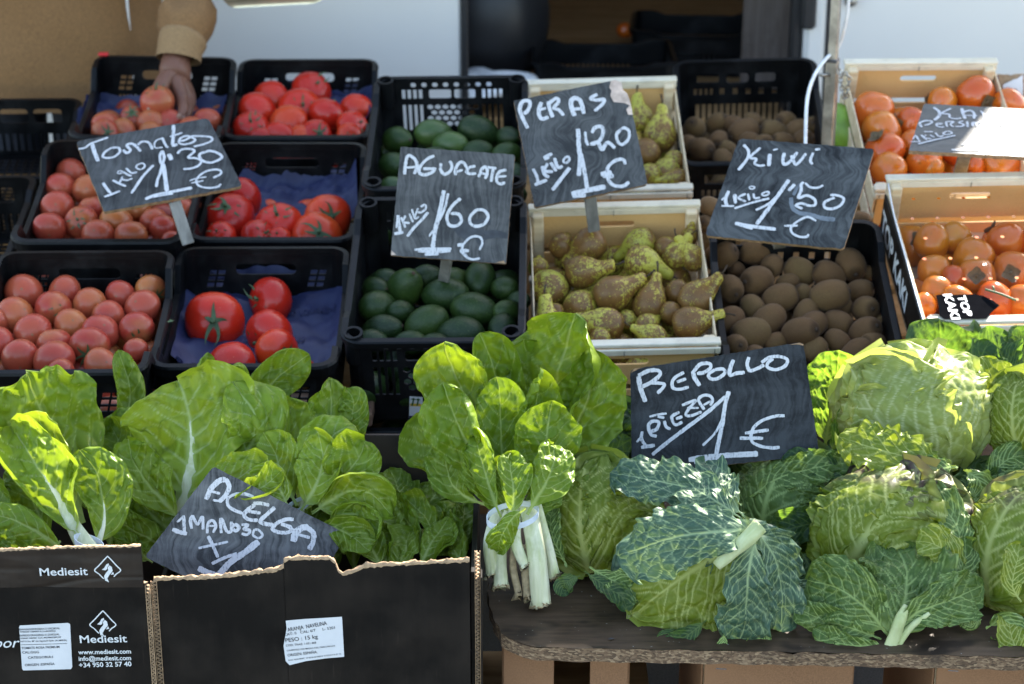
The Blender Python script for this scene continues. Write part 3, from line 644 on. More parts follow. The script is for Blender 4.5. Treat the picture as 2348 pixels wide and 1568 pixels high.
# ------------------------------------------------------------------ leaves
def veins(X, Y, L, W, kind, seed, sb):
    """X across (signed), Y along, metres -> pale vein mask, blister height (0..1), fine veins included"""
    g = np.random.default_rng(seed); aX = np.abs(X); s = np.clip(Y / L, 0, 1)
    jx = .06 * W * fbm(X / W * 3, Y / W * 3, seed, 2); jy = .09 * W * fbm(X / W * 2.5 + 9, Y / W * 2.5, seed + 3, 2)
    Xd = X + jx; Yd = Y + jy; m = np.zeros_like(X)
    savoy = kind != 'chard'
    wm = W * ((.115 if kind == 'chard' else .075) * (1 - s) ** 1.6 + .012)
    m = np.maximum(m, np.clip(1.25 - np.abs(X + jx * .3) / wm, 0, 1))
    n = 6 if kind == 'chard' else 8
    for sd in (-1, 1):
        off = g.uniform(-.3, .3)
        for k in range(n):
            q0 = (k + .15 + off + (.0 if sd > 0 else .4)) / (n + .6); y0 = L * (sb + (1 - sb) * ((max(0., q0) ** 1.35 * .85) if savoy else q0 * .92)) ; tn = (1.0 if savoy else .62) * g.uniform(.8, 1.25); bend = (.35 if savoy else .85)
            path = y0 + tn * Xd * sd + bend * Xd * Xd / W
            d = np.abs(Yd - path) / math.sqrt(1 + tn * tn); wv = np.clip(W * (.018 if kind == 'head' else .021 if savoy else .020) * (1 - .75 * np.clip(aX / W, 0, 1)) * (1 - .4 * k / n), .0007, 1)
            m = np.maximum(m, np.where(X * sd > -.1 * wm, np.clip(1.45 - d / wv, 0, 1) * (1. if savoy else .85), 0))
    cell = (.019 if kind == 'head' else .0145 if savoy else .026); a, b = worley(Xd / cell * 1.25, Yd / cell * (.6 if kind == 'head' else .75), seed); e = b - a
    a2, b2 = worley(Xd / cell * 2.3 + 5, Yd / cell * 2.3, seed + 1); e2 = b2 - a2
    m2 = np.maximum(np.clip(1.3 - e / (.085 if savoy else .07), 0, 1) * (.50 if savoy else .16), np.clip(1 - e2 / .13, 0, 1) * (.20 if savoy else .05))
    bl = np.clip(e / .5, 0, 1) ** .7 * (1 - np.clip(m, 0, 1)); m = np.maximum(m, m2)
    return np.clip(m, 0, 1), bl
LEAF_SEED = [100]
def leaf_geo(mid, W, nref, kind='chard', sb=.10, cup=.5, curl=(0., 0.), ruf=1., twist=0., ns=88, nt=57, seed=None, stemw=.07, vside=-1, fold=0., wob=.06):
    LEAF_SEED[0] += 1; seed = LEAF_SEED[0] if seed is None else seed; g = np.random.default_rng(seed)
    P = catmull(mid, ns); q_ = np.linspace(0, 1, ns); wv_ = np.stack([fbm(q_ * 2.3, q_ * 0 + 3 + k_, seed + 20 + k_, 2) for k_ in range(3)], 1) * W * 1.1 * wob / .06 * .25; P = P + wv_ * (q_ * (1.6 - q_))[:, None]; dl = np.linalg.norm(np.diff(P, axis=0), axis=1); L = dl.sum(); s = np.concatenate([[0], np.cumsum(dl)]) / L
    T = np.gradient(P, axis=0); T /= np.linalg.norm(T, axis=1)[:, None]
    n0, n1 = (np.asarray(nref[0], float), np.asarray(nref[1], float)) if np.ndim(nref) == 2 else (np.asarray(nref, float),) * 2
    nr = n0[None] * (1 - s[:, None]) + n1[None] * s[:, None]; N = nr - (nr * T).sum(1)[:, None] * T; N /= np.linalg.norm(N, axis=1)[:, None]; S = np.cross(T, N)
    x = np.clip((s - sb) / (1 - sb), 0, 1)
    if kind == 'chard': f = x ** g.uniform(.45, .95) * np.clip(1 - x ** g.uniform(1.9, 3.4), 0, 1) ** g.uniform(.45, .75); curl = tuple(c_ + (g.uniform(-.8, .8) if g.random() < .62 else g.choice((-2.3, 2.0))) for c_ in curl); twist = twist + g.uniform(-.55, .55)
    else: f = x ** .50 * np.clip(1 - x ** 3.6, 0, 1) ** .50
    if twist:
        a = (twist * (s - .3))[:, None]; N, S = np.cos(a) * N + np.sin(a) * S, np.cos(a) * S - np.sin(a) * N
    t = np.linspace(-1, 1, nt)
    f = f / f.max(); f = np.maximum(f, stemw * (1 - .5 * x)); f[-1] = .015
    TT, SS = np.meshgrid(t, s); side = np.where(TT < 0, 0., 7.)
    tooth = .06 if kind == 'chard' else .30
    ef = 1 + (.42 if kind == 'chard' else .26) * fbm(SS * 3.2 + side, 0 * SS + 3.1, seed, 2) + tooth * fbm(SS * 26 + side, 0 * SS + 1.7, seed + 2, 2) * np.abs(TT)
    w = W * f[:, None] * ef; aT = np.abs(TT); ns_, nt_ = TT.shape
    cs = np.where(TT < 0, curl[0], curl[1]); th = cup * aT + cs * aT ** 3 + fold * np.minimum(aT * 6, 1)
    h = nt // 2; xx = np.zeros_like(TT); zz = np.zeros_like(TT)
    for sg in (-1, 1):
        idx = h + sg * np.arange(h + 1); tha = th[:, idx]; dX = w[:, idx] / h
        xx[:, idx[1:]] = sg * np.cumsum(np.cos(tha[:, 1:]) * dX[:, 1:], 1); zz[:, idx[1:]] = np.cumsum(np.sin(tha[:, 1:]) * dX[:, 1:], 1)
    X = TT * w; Y = SS * L; vm, bl = veins(X, Y, L, W, kind, seed, sb)
    fr = g.uniform(1.6, 2.6) * (1 if kind == 'chard' else 1.8); ph = g.uniform(0, 6, 2)
    z = zz + ruf * W * (.24 if kind == 'chard' else .17) * aT ** 2.0 * np.sin(2 * np.pi * fr * SS * L / .25 + np.where(TT < 0, ph[0], ph[1]) + 3 * fbm(SS * 3, TT, seed, 2)) * np.minimum(1, 3 * x)[:, None]
    cr = 1 - 2.6 * np.abs(fbm(X / W * 1.5 + 2, Y / W * 1.7, seed + 5, 3)); z = z + W * (.22 if kind == 'chard' else .14) * cr * np.minimum(1, 3 * x)[:, None] * (.35 + .65 * aT) + W * .20 * fbm(X / W * .9, Y / W * .9, seed + 6, 2) * np.minimum(1, 3 * x)[:, None]
    amp = (.0062 if kind == 'chard' else .0044) * min(1., W / .06); z = z + amp * bl * (np.minimum(1, 3 * x)[:, None]) * (1 if kind != 'chard' else 1) + .0016 * vm * vside * -1 * (1 if kind == 'chard' else .5)
    if kind != 'chard': z = z + W * .14 * aT ** 4 * np.sin(2 * np.pi * 2.7 * fr * SS * L / .25 + np.where(TT < 0, 0, 2) + 5 * fbm(SS * 5, TT, seed + 4, 2)) * min(1.4, ruf)
    if kind == 'chard': z = z + W * .055 * (1 - 3. * np.abs(fbm(X / W * 3.6 + 7, Y / W * 3.1, seed + 15, 2))) * np.minimum(1, 3 * x)[:, None] * (.3 + .7 * aT)
    z = z + .012 * W / .05 * fbm(X / .018, Y / .018, seed + 8, 2) * aT * ruf * .5
    tb = g.uniform(-1.1, .7) * W * np.clip(SS - .62, 0, 1) ** 2 * 3.2; z = z + tb * (1 if kind == 'chard' else .6)
    V = P[:, None] + S[:, None] * xx[..., None] + N[:, None] * z[..., None]
    yel = np.clip(fbm(X / W * .8 + 4, Y / W * .7, seed + 11, 2) * 1.3 + .15 + .3 * (1 - SS) * (kind == 'chard'), 0, 1); pur = np.clip((SS - .72) * 3 + fbm(X / W * 3, Y / W * 3, seed, 2) * 1.2, 0, 1) * (kind == 'head') * .8
    stem = np.clip(1 - x * 9, 0, 1)[:, None] + 0 * TT
    return V.reshape(-1, 3), grid_faces(ns_, nt_), {'vein': np.maximum(vm, stem).ravel(), 'yel': yel.ravel(), 'pur': pur.ravel()}
def pts(*uvy): return [at_y(*q) for q in uvy]
TOCAM = np.array([0, -.94, .34])
def leaf(parent, mat, mid, Wpx, lean=(0, 0), name='leaf', **kw):
    """mid: (u, v, y) points from base to tip; Wpx: half width; lean: how far the face turns right / up from the viewer"""
    P = pts(*mid); W = Wpx * px(P[len(P) // 2]); n = TOCAM + np.array([lean[0], 0, lean[1]])
    rib = kw.pop('rib', None); V, F, A = leaf_geo(P, W, n, **kw); o = wpart(name, V, F, M[mat], parent, True, A)
    if rib:                                                # thick pale stalk running up the leaf's own midrib: (base px, top px, how far)
        G = V.reshape(-1, kw.get('nt', 57), 3); c = G[:, kw.get('nt', 57) // 2]; m = int(len(c) * rib[2]); c = c[:m:2]; r = np.linspace(rib[0], rib[1], len(c)) * px(c[0]); r[-1] *= .3
        V, F = tube(c - TOCAM * r[:, None] * .10, r, 12, rib[3] if len(rib) > 3 else .5, up=(0, -1, .3)); wpart('stalk', V, F, M['chard_stem'], parent, True)
    return o
def stalk(parent, mid, rpx, mat='chard_stem', flat=.55, name='stalk', taper=(1., 1.), n=18, cut=False):
    P = catmull(pts(*mid), n); k0 = px(P[0]); q = np.linspace(0, 1, n); r = np.interp(q, [0, .75, 1], [taper[0], .5 * (taper[0] + taper[1]), taper[1]]) * rpx * k0; m = 26
    V, F = tube(P, r, m, flat, up=(0, -1, .3)); V = np.asarray(V).reshape(n, m, 3); a = np.arange(m); LEAF_SEED[0] += 1
    g = .07 * np.cos(a * 2 * np.pi / m * 9 + LEAF_SEED[0]) + .10 * np.cos(a * 2 * np.pi / m * 2 + LEAF_SEED[0] * 1.7); d = fbm(q[:, None] * 3 + 0 * a, a[None] / 5. + 0 * q[:, None], LEAF_SEED[0], 2) * .22
    V = V + (V - P[:, None]) * (g[None] + d)[..., None]
    if cut: V[-1] += (np.random.default_rng(LEAF_SEED[0]).normal(0, .0022, (m, 3))); V[-1, :, 2] -= .004 * np.cos(a * 2 * np.pi / m + 1)
    o = wpart(name, V.reshape(-1, 3), F, M[mat], parent, True)
    if cut:
        T = nrm(P[-1] - P[-2]); c = V[-1].mean(0); W_ = np.concatenate([V[-2] * .25 + V[-1] * .75 + (V[-1] - c) * .02, V[-1] + (V[-1] - c) * .03 + T * .001, c + (V[-1] - c) * .55 - T * .003]); wpart('cut_end', W_, [(i + j * m, (i + 1) % m + j * m, (i + 1) % m + (j + 1) * m, i + (j + 1) * m) for j in range(2) for i in range(m)] + [tuple(range(2 * m, 3 * m))], M['stalk_root'], parent, True)
    return o
def wrap_leaf(parent, mat, C, R, d0, d1, reach=2.2, half=1.15, off=1.0, lift=.14, seed=None, ns=96, nt=77, ruf=.05, kind='head', skew=0., flush=.12):
    """a leaf hugging a cabbage head of radii R round C, from direction d0 over towards d1"""
    LEAF_SEED[0] += 1; seed = LEAF_SEED[0] if seed is None else seed
    e1 = nrm(d0); ax = nrm(np.cross(e1, nrm(d1))); e2 = np.cross(ax, e1); s = np.linspace(0, 1, ns); t = np.linspace(-1, 1, nt); TT, SS = np.meshgrid(t, s)
    f = s ** .42 * np.clip(1 - s ** 3.4, 0, 1) ** .42; f /= f.max(); f = np.maximum(f, .10 * (1 - s)); f[-1] = .02
    Rm = float(np.mean(R)); L = reach * Rm; W = half * Rm; side = np.where(TT < 0, 0., 7.)
    w = half * f[:, None] * (1 + .10 * fbm(SS * 4 + side, 0 * SS, seed, 2) + .20 * fbm(SS * 22 + side, 0 * SS + 2, seed, 2) * np.abs(TT)); be = TT * w; al = reach * SS + skew * TT ** 2
    D = np.cos(be)[..., None] * (np.cos(al)[..., None] * e1 + np.sin(al)[..., None] * e2) + np.sin(be)[..., None] * ax
    X = be * Rm; Y = SS * L; vm, bl = veins(X, Y, L, W, 'head', seed, .0)
    rad = off + lift * (1.3 * SS ** 6 + .7 * np.abs(TT) ** 6) + ruf * 1.4 * (np.abs(TT) ** 4 + SS ** 6) * np.sin(SS * 22 + TT * 19 + 6 * fbm(SS * 5, TT * 4, seed)) + .035 * fbm(X / W * 1.5, Y / W * 1.5, seed + 5, 2)
    rad = rad + (.0034 * bl + .0020 * vm) / Rm
    V = np.asarray(C) + D * rad[..., None] * np.asarray(R)
    yel = np.clip(.5 + 1.2 * fbm(X / W, Y / W, seed + 11, 2) - .2 * SS, 0, 1); pur = np.clip((SS - .66) * 2.6 + fbm(X / W * 3, Y / W * 3, seed, 2) * 1.6, 0, 1)
    return wpart('leaf', V.reshape(-1, 3), grid_faces(ns, nt), M[mat], parent, True, {'vein': vm.ravel(), 'yel': yel.ravel(), 'pur': pur.ravel() * flush})
def bunch(label, at, group='bunches of chard'): return thing('chard_bunch', label, 'chard', at_y(*at), None, group)
def cab(label, C): return thing('savoy_cabbage', label, 'cabbage', C, None, 'savoy cabbages heaped on the board')
def band(parent, u0, u1, v, sag, y, hpx, name='band', tilt=0):
    a = np.linspace(0, 2 * np.pi, 28, endpoint=False); c = at_y((u0 + u1) / 2, v, y); k = px(c); r = (u1 - u0) / 2 * k
    P = [c + np.array([r * math.cos(q), r * .6 * math.sin(q), -tilt * math.cos(q) * k - (sag * k) * (-math.sin(q))]) for q in a]
    V, F = sweep(P, [(0, -hpx * k), (.0008, -hpx * k), (.0008, hpx * k), (0, hpx * k)]); return wpart(name, V, F, M['tie'], parent, False)
# ------------------------------------------------------------------ flat marks: strokes, lettering, sheets on a plane
def zoom(x0, y0, s): return lambda p: ((x0 + p[0] * s) * .5894, (y0 + p[1] * s) * .5894)
LIFT = [0.]
def ribbons(strokes, Z, wscale, p0, n, lift=.0007, rough=.10, seed=0):
    """painted strokes on the plane (p0, n); stroke = (points, width[, closed])"""
    g = np.random.default_rng(seed); V = []; F = []
    for k, st in enumerate(strokes):
        pt = [Z(p) for p in st[0]]; closed = len(st) > 2
        if closed: pt = pt + [pt[0]]
        Q = np.array(pt, float); ln = np.linalg.norm(np.diff(Q, axis=0), axis=1).sum(); m = max(6, int(ln / 2.2))
        Q = catmull(Q, m); X = np.array([at_plane(u, v, p0, n) for u, v in Q]) + n * (lift + .00003 * k)
        T = np.gradient(X, axis=0); T /= np.linalg.norm(T, axis=1)[:, None] + 1e-12; B = np.cross(n, T)
        w = st[1] * wscale * px(X[0]) * .5 * (1 + rough * 2 * fbm(np.linspace(0, ln / 14, m), np.full(m, k * 3.3), seed, 2)); w[0] *= .78; w[-1] *= .7
        if not closed: X[0] -= T[0] * w[0] * .3; X[-1] += T[-1] * w[-1] * .4
        j1 = w * (1 + .12 * g.uniform(-1, 1, m)); j2 = w * (1 + .12 * g.uniform(-1, 1, m)); n0 = len(V)
        for i in range(m): V += [X[i] - B[i] * j1[i], X[i] + B[i] * j2[i]]
        for i in range(m - 1): F.append((n0 + 2 * i, n0 + 2 * i + 1, n0 + 2 * i + 3, n0 + 2 * i + 2))
    return V, F
def poly_on(pts2, p0, n, lift): 
    V = [at_plane(u, v, p0, n) + n * lift for u, v in pts2]; return V, [tuple(range(len(V)))]
def rough_edge(pts2, step=4., amp=.8, seed=0, closed=True):
    out = []; P = list(pts2) + ([pts2[0]] if closed else []); g = np.random.default_rng(seed)
    for a, b in zip(P[:-1], P[1:]):
        a = np.array(a); b = np.array(b); k = max(1, int(np.linalg.norm(b - a) / step))
        for i in range(k): out.append(tuple(a + (b - a) * i / k + (g.normal(0, amp, 2) if i else 0)))
    return out
def text_geo(body, bold=0.):
    cu = bpy.data.curves.new('lettering', 'FONT'); cu.body = body; cu.size = 1.; cu.offset = bold; cu.resolution_u = 3
    ob = bpy.data.objects.new('lettering', cu); me = bpy.data.meshes.new_from_object(ob)
    V = np.array([tuple(v.co) for v in me.vertices]); F = [tuple(p.vertices) for p in me.polygons]
    bpy.data.objects.remove(ob); bpy.data.curves.remove(cu); bpy.data.meshes.remove(me); return V, F
def print_text(parent, body, O, X, Y, n, h, w=None, bold=0., mat='ink_black', lift=.0006, name='lettering', shear=0.):
    """flat lettering from O along X, capital height h (the font's capitals are about .69 high)"""
    V, F = text_geo(body, bold); V = V - [V[:, 0].min(), 0, 0]; s = h / .69; sx = s if w is None else w / V[:, 0].max()
    W = np.asarray(O) + np.outer(V[:, 0] * sx + shear * V[:, 1] * s, X) + np.outer(V[:, 1] * s, Y) + np.asarray(n) * lift
    return wpart(name, W, F, M[mat], parent, False)
def text_px(parent, body, a, b, h, p0, n, **kw):
    """lettering whose baseline runs from pixel a to pixel b, capitals h pixels high, on a plane"""
    A = at_plane(*a, p0, n); B = at_plane(*b, p0, n); X = nrm(B - A); Y = np.cross(n, X); return print_text(parent, body, A, X, Y, n, h * px(A) / max(.3, abs(Y @ UP)), np.linalg.norm(B - A), **kw)
# ------------------------------------------------------------------ chalk boards
def sign(key, label, corners, Z, p0, rx, rz, strokes, wscale, stake=None, thick=.007, extra=None, round_=3.):
    n = rot(math.radians(rx), 0, math.radians(rz)) @ np.array([0, 0, 1.]); p0 = np.asarray(p0, float)
    c2 = [Z(p) for p in corners]; P = []
    m = len(c2)
    for i in range(m):                                         # slightly worn, rounded corners
        a, b, c = np.array(c2[i - 1]), np.array(c2[i]), np.array(c2[(i + 1) % m]); ra = min(round_, np.linalg.norm(a - b) * .3); rc = min(round_, np.linalg.norm(c - b) * .3)
        pa = b + (a - b) / np.linalg.norm(a - b) * ra; pc = b + (c - b) / np.linalg.norm(c - b) * rc; P += [tuple(pa), tuple(.25 * pa + .5 * b + .25 * pc), tuple(pc)]
    P = rough_edge(P, 9., .35, seed=len(strokes)); F3 = np.array([at_plane(u, v, p0, n) for u, v in P]); k = len(F3)
    t = thing('price_sign', label, 'price sign', F3.mean(0), None, 'hand painted price boards')
    o = wpart('board', F3, [tuple(range(k))], BOARD[key], t, False)
    B3 = F3 - n * thick; V = np.concatenate([F3 - n * .0002, B3]); F = [(i, k + i, k + (i + 1) % k, (i + 1) % k) for i in range(k)] + [tuple(range(k, 2 * k))]
    wpart('board_edge', V, F, M['board_edge'], t, False)
    for nm, poly, mt, lf in (extra or []): wpart(nm, *poly_on([Z(p) for p in poly], p0, n, lf), M[mt], t, False)
    V, F = ribbons(strokes, Z, wscale * .5894, p0, n, .0008, seed=len(strokes)); wpart('lettering', V, F, M['chalk'], t, False)
    if stake:                                                  # (top px, bottom px, half width px, bottom plane key or y)
        (u0, v0), (u1, v1), hw, y1 = stake; a = at_plane(u0, v0, p0 - n * (thick + .004), n); b = at_y(u1, v1, y1); ax = nrm(b - a); kk = px(a); sd = nrm(np.cross(ax, n)); up = np.cross(sd, ax)
        Rm = np.stack([sd, up, ax], 1); Vb, Fb = box((a + b) / 2, (2 * hw * kk, .006, np.linalg.norm(b - a)), Rm, .0012); wpart('stake', Vb, Fb, M['stick'], t, False)
    return t, p0, n
def build_signs():
    Z = zoom(280, 440, .2896); c = [-.613, 3.38, .783]
    S = [([(90,485),(180,468),(250,415),(480,332)],28),([(270,415),(300,520),(348,645)],54),([(530,470),(440,530),(415,590),(480,607),(570,590),(640,525),(625,470)],32,1),([(690,500),(735,540),(785,500),(735,440),(800,415),(870,455),(918,515)],38),([(885,430),(940,388),(1020,395),(1060,440),(1078,488)],36),
     ([(1200,350),(1150,362),(1108,410),(1120,470),(1215,465)],24),([(1212,335),(1250,420),(1285,468)],34),([(1365,170),(1362,300),(1355,435),(1412,425)],44),([(1318,322),(1480,270)],26),([(1440,382),(1510,370),(1590,325),(1520,315),(1450,350),(1440,405),(1510,425),(1610,402),(1655,360),(1595,318),(1750,315),(1865,330),(1880,372),(1780,420),(1640,455)],30),
     ([(1210,510),(1180,590),(1205,690),(1240,600),(1215,512)],38),([(1215,690),(1190,800),(1150,900),(1135,995)],36),([(1225,690),(1250,850),(1275,1050)],54),([(990,1160),(1100,1115),(1350,1060),(1605,1010)],50),([(1080,1130),(1350,1085)],40),([(1300,560),(1335,630)],62),
     ([(1420,550),(1460,503),(1560,485),(1645,515),(1560,603),(1650,610),(1735,645),(1700,710),(1600,750),(1500,758)],34),([(1800,525),(1715,560),(1730,625),(1800,665),(1900,665),(2015,600),(1950,540),(1860,515)],38,1),
     ([(1900,875),(1990,830),(2000,785),(1930,765),(1800,790),(1700,860),(1668,930),(1720,990),(1850,1012),(1960,995),(1998,960)],30),([(1580,915),(1680,882),(1800,865)],22),([(1605,945),(1680,932),(1760,915)],22),
     ([(420,945),(460,1010),(520,1085)],38),([(440,1130),(550,1090),(640,1055)],34),([(550,910),(640,955),(722,988)],34),([(640,945),(680,860)],28),([(680,900),(745,910),(810,885)],26),([(692,800),(760,840),(800,850)],28),([(610,805),(640,783),(682,795),(655,818),(612,818)],18,1),([(730,750),(800,812),(870,800)],30),([(880,700),(862,740),(925,765),(980,722),(950,682)],24,1),([(1090,710),(960,850),(870,980),(800,1085)],36)]
    sign('tom', 'chalk board reading Tomates 1 kilo 1,30, tilted, over the middle pink tomatoes', [(60,395),(110,368),(1800,72),(1845,95),(2275,955),(2255,985),(430,1325)], Z, c, 32, 6, S, .2896, ((400, 462), (432, 560), 14, 3.30))
    Z = zoom(1500, 550, .3188)
    S = [([(232,400),(240,290),(262,190),(300,172)],42),([(290,172),(358,220),(382,310),(350,395)],42),([(250,322),(370,312)],26),([(590,178),(500,222),(420,310),(410,380),(470,410),(560,382),(605,340)],38),([(460,335),(612,335)],36),([(672,272),(672,350),(720,403),(790,360),(808,290),(778,245)],38),
     ([(852,410),(852,340),(900,262),(950,262),(990,330),(1000,395)],38),([(870,372),(935,350)],30),([(1090,302),(1020,322),(982,370),(1025,397),(1098,392)],34),([(1135,435),(1170,345),(1220,312),(1240,380),(1215,455)],36),([(1160,388),(1235,402)],28),([(1215,312),(1345,332)],32),([(1310,335),(1300,400),(1285,490)],36),([(1470,350),(1392,370),(1355,440),(1360,500),(1400,522),(1450,505)],38),([(1370,432),(1470,425)],30),
     ([(150,905),(165,1000),(175,1100)],40),([(148,920),(132,1055)],24),([(110,1130),(210,1112)],38),([(190,930),(238,1050)],26),([(240,910),(212,982),(292,1000)],26),([(290,885),(332,985)],26),([(320,830),(358,945),(402,918)],24),([(395,820),(350,930)],22),([(430,800),(478,775),(490,820),(435,868),(382,862)],26),([(515,870),(440,960),(350,1050),(265,1158)],36),
     ([(710,605),(682,750),(640,950),(605,1080),(575,1290)],50),([(762,640),(720,820),(650,970)],30),([(600,1060),(530,1160)],24),([(355,1325),(500,1312),(800,1312)],32),([(400,1332),(600,1345),(785,1332)],46),([(480,1378),(640,1372)],42),([(910,702),(820,780),(755,890),(752,980),(790,1030),(870,1030),(925,970),(890,892),(800,882)],38),([(1110,835),(1032,920),(1032,1000),(1100,1038),(1200,1010),(1250,920),(1200,845)],38,1),
     ([(1145,1325),(1180,1240),(1150,1172),(1060,1165),(980,1220),(935,1300),(960,1390),(1050,1440),(1150,1430)],28),([(880,1270),(950,1262)],48),([(910,1340),(1010,1336)],46),([(930,1352),(985,1405)],42)]
    wet = [(780,960),(840,915),(900,930),(960,985),(1100,950),(1180,940),(1275,955),(1280,1020),(1190,1030),(1200,1090),(1300,1080),(1390,1090),(1488,1120),(1484,1190),(1350,1175),(1210,1200),(1205,1300),(1130,1270),(1090,1190),(960,1200),(890,1160),(820,1060)]
    sign('agu', 'square chalk board reading Aguacate 1 kilo 1,60 with a damp stain', [(182,65),(1560,160),(1575,185),(1465,1495),(60,1390)], Z, [-.097, 3.2, .764], 60, -2.4, S, .3188, ((1025, 590), (1016, 650), 13, 3.24), extra=[('damp_stain', wet, 'wet', .0004), ('bare_corner', [(70,1330),(130,1385),(66,1388)], 'raw_wood', .0004), ('bare_corner', [(1340,1478),(1440,1455),(1462,1490)], 'board_edge', .0004)])
    Z = zoom(1980, 290, .3444)
    S = [([(208,605),(160,510),(120,400),(150,310),(218,300),(235,350),(200,420),(168,440)],44),([(365,320),(340,380),(337,460),(372,503),(440,485)],44),([(345,400),(410,382)],32),([(440,310),(460,400),(490,480)],46),([(450,325),(530,272),(558,310),(500,380),(560,402),(612,462)],42),([(735,465),(702,370),(702,295),(750,262)],52),([(750,262),(808,310),(842,440)],46),([(735,392),(800,390)],38),([(990,225),(918,272),(990,292),(1070,282),(1050,340),(968,412)],40),
     ([(778,620),(785,800),(800,950),(785,1140)],50),([(808,900),(850,1100),(880,1285)],44),([(710,1350),(880,1312),(1080,1270)],58),([(720,1380),(860,1368)],40),([(858,650),(868,750),(890,800)],30),([(935,660),(970,602),(1040,592),(1060,660),(1020,750),(940,790)],40),([(920,790),(1000,770),(1048,850),(1110,770),(1190,830)],42),([(1270,615),(1212,680),(1232,770),(1290,790),(1350,720),(1350,640),(1300,605)],36,1),
     ([(1310,1015),(1288,965),(1210,970),(1130,1030),(1100,1110),(1130,1210),(1200,1260),(1290,1260),(1350,1220)],40),([(1040,1130),(1150,1110)],60),([(1065,1150),(1172,1150)],50),([(270,1070),(310,1150),(332,1240)],34),([(290,1247),(422,1195)],42),([(375,1040),(400,1130),(445,1162)],40),([(430,1010),(400,1088),(490,1102)],34),([(470,1000),(530,1092)],38),([(390,945),(480,900)],38),([(400,962),(450,945)],26),([(510,950),(550,1050),(600,1040)],36),([(622,950),(612,990),(650,1000),(680,960),(660,930)],28,1),([(680,1060),(610,1150),(490,1305)],42)]
    dam = [(1148,72),(1200,62),(1268,88),(1282,172),(1332,215),(1360,290),(1385,390),(1396,455),(1345,455),(1322,395),(1362,350),(1300,322),(1180,312),(1142,240),(1155,180),(1130,150)]
    sign('per', 'chipped chalk board reading Peras 1 kilo 1,20 leaning above the pears', [(50,295),(1148,72),(1200,62),(1268,88),(1282,172),(1332,215),(1360,290),(1560,1215),(1545,1245),(305,1500),(285,1485)], Z, [.115, 3.36, .827], 52, 3, S, .3444, ((1352, 448), (1362, 530), 14, 3.33), extra=[('splintered_corner', dam, 'raw_wood', .0005)])
    Z = zoom(2720, 520, .2981)
    S = [([(580,150),(640,228),(622,330),(510,475)],38),([(792,190),(660,310),(740,332),(718,390),(780,420),(850,415)],34),([(920,272),(905,420)],50),([(962,217),(1022,203)],22),([(1110,258),(1088,340),(1110,408),(1200,350),(1272,248)],42),([(1200,290),(1230,370),(1260,408),(1330,340),(1385,265)],40),([(1482,255),(1447,350),(1470,400)],38),([(1512,212),(1568,205)],36),([(1165,610),(1010,830),(880,1010),(750,1180)],50),([(1000,830),(900,920),(740,1000)],34),([(470,1175),(700,1215),(990,1250)],50),([(520,1195),(690,1245)],34),([(1240,668),(1165,745)],46),
     ([(1360,640),(1330,665),(1325,750),(1290,842),(1400,810),(1498,860),(1510,930),(1440,945),(1330,915),(1258,942),(1340,982)],38),([(1380,650),(1440,700),(1530,712),(1612,680)],32),([(1710,805),(1800,810),(1880,850),(1850,930),(1740,985),(1640,970),(1632,900),(1760,840)],36),([(1520,1140),(1440,1098),(1370,1100),(1250,1170),(1192,1240),(1222,1310),(1310,1350),(1400,1350),(1420,1318)],32),([(1110,1207),(1280,1205)],30),([(380,755),(342,860),(357,950)],42),([(290,870),(342,828)],24),([(290,948),(450,950)],26),([(460,800),(470,912)],46),([(600,790),(508,842),(602,890)],32),([(632,790),(652,872)],34),([(690,690),(650,705),(680,730),(725,710)],20,1),([(705,790),(720,845),(785,840)],32),([(860,765),(812,795),(842,815),(903,795),(900,765)],26,1),([(910,850),(700,902),(460,980)],32)]
    t, p0, n = sign('kiw', 'chalk board reading Kiwi 1 kilo 1,50 with a wiped patch behind the price', [(500,100),(550,66),(2255,195),(2275,225),(1890,1480),(1850,1505),(100,1330),(85,1290)], Z, [.458, 3.2, .787], 44, -12, S, .2981, ((1790, 540), (1786, 566), 14, 3.24))
    V, F = ribbons([([(1195,840),(1200,920),(1230,990),(1300,1035)],56),([(1300,1040),(1450,1060),(1600,1105),(1760,1120)],62),([(1230,800),(1265,720),(1320,660)],46)], Z, .2981 * .5894, p0, n, .0004); wpart('wiped_chalk', V, F, M['smear'], t, False)
    Z = zoom(3500, 370, .2053)
    S = [([(640,240),(740,320),(740,400),(650,480)],58),([(960,260),(790,350),(930,370),(940,430),(1060,455),(1150,440)],40),([(1170,260),(1190,350),(1230,450)],64),([(1160,340),(1320,300),(1400,350),(1402,450)],50),([(1220,392),(1462,395)],34),([(1530,310),(1592,390),(1590,480)],50),([(1810,340),(1600,400),(1740,430),(1790,470)],40),([(1960,320),(1950,480)],50),
     ([(405,615),(372,540),(480,495),(600,505),(570,550),(470,580)],44),([(800,545),(700,548),(690,590),(760,615),(832,610)],34),([(700,572),(790,562)],22),([(885,610),(870,520)],40),([(870,515),(1020,512),(950,560),(1005,612)],36),([(1190,500),(1112,530),(1210,570),(1160,603),(1050,605)],38),([(1270,510),(1280,612)],46),([(1375,600),(1372,530),(1430,542),(1455,600)],50),([(1450,540),(1550,510)],52),([(1690,530),(1642,570),(1690,600),(1732,560)],34,1),([(1840,610),(1850,525),(1920,600),(1940,520)],36),
     ([(1560,560),(1420,760),(1330,900),(1250,1030)],80),([(1320,850),(1180,955)],44),([(980,1050),(1500,1050)],54),([(290,770),(238,852)],26),([(290,770),(372,890)],36),([(205,895),(380,895)],28),([(400,770),(502,862)],42),([(490,770),(460,820),(592,842)],30),([(570,770),(642,812)],36),([(460,707),(612,707)],38),([(670,730),(740,800),(822,780)],36),([(880,700),(812,740),(880,765),(978,740),(955,708)],32,1),([(340,940),(700,852),(1040,780)],36)]
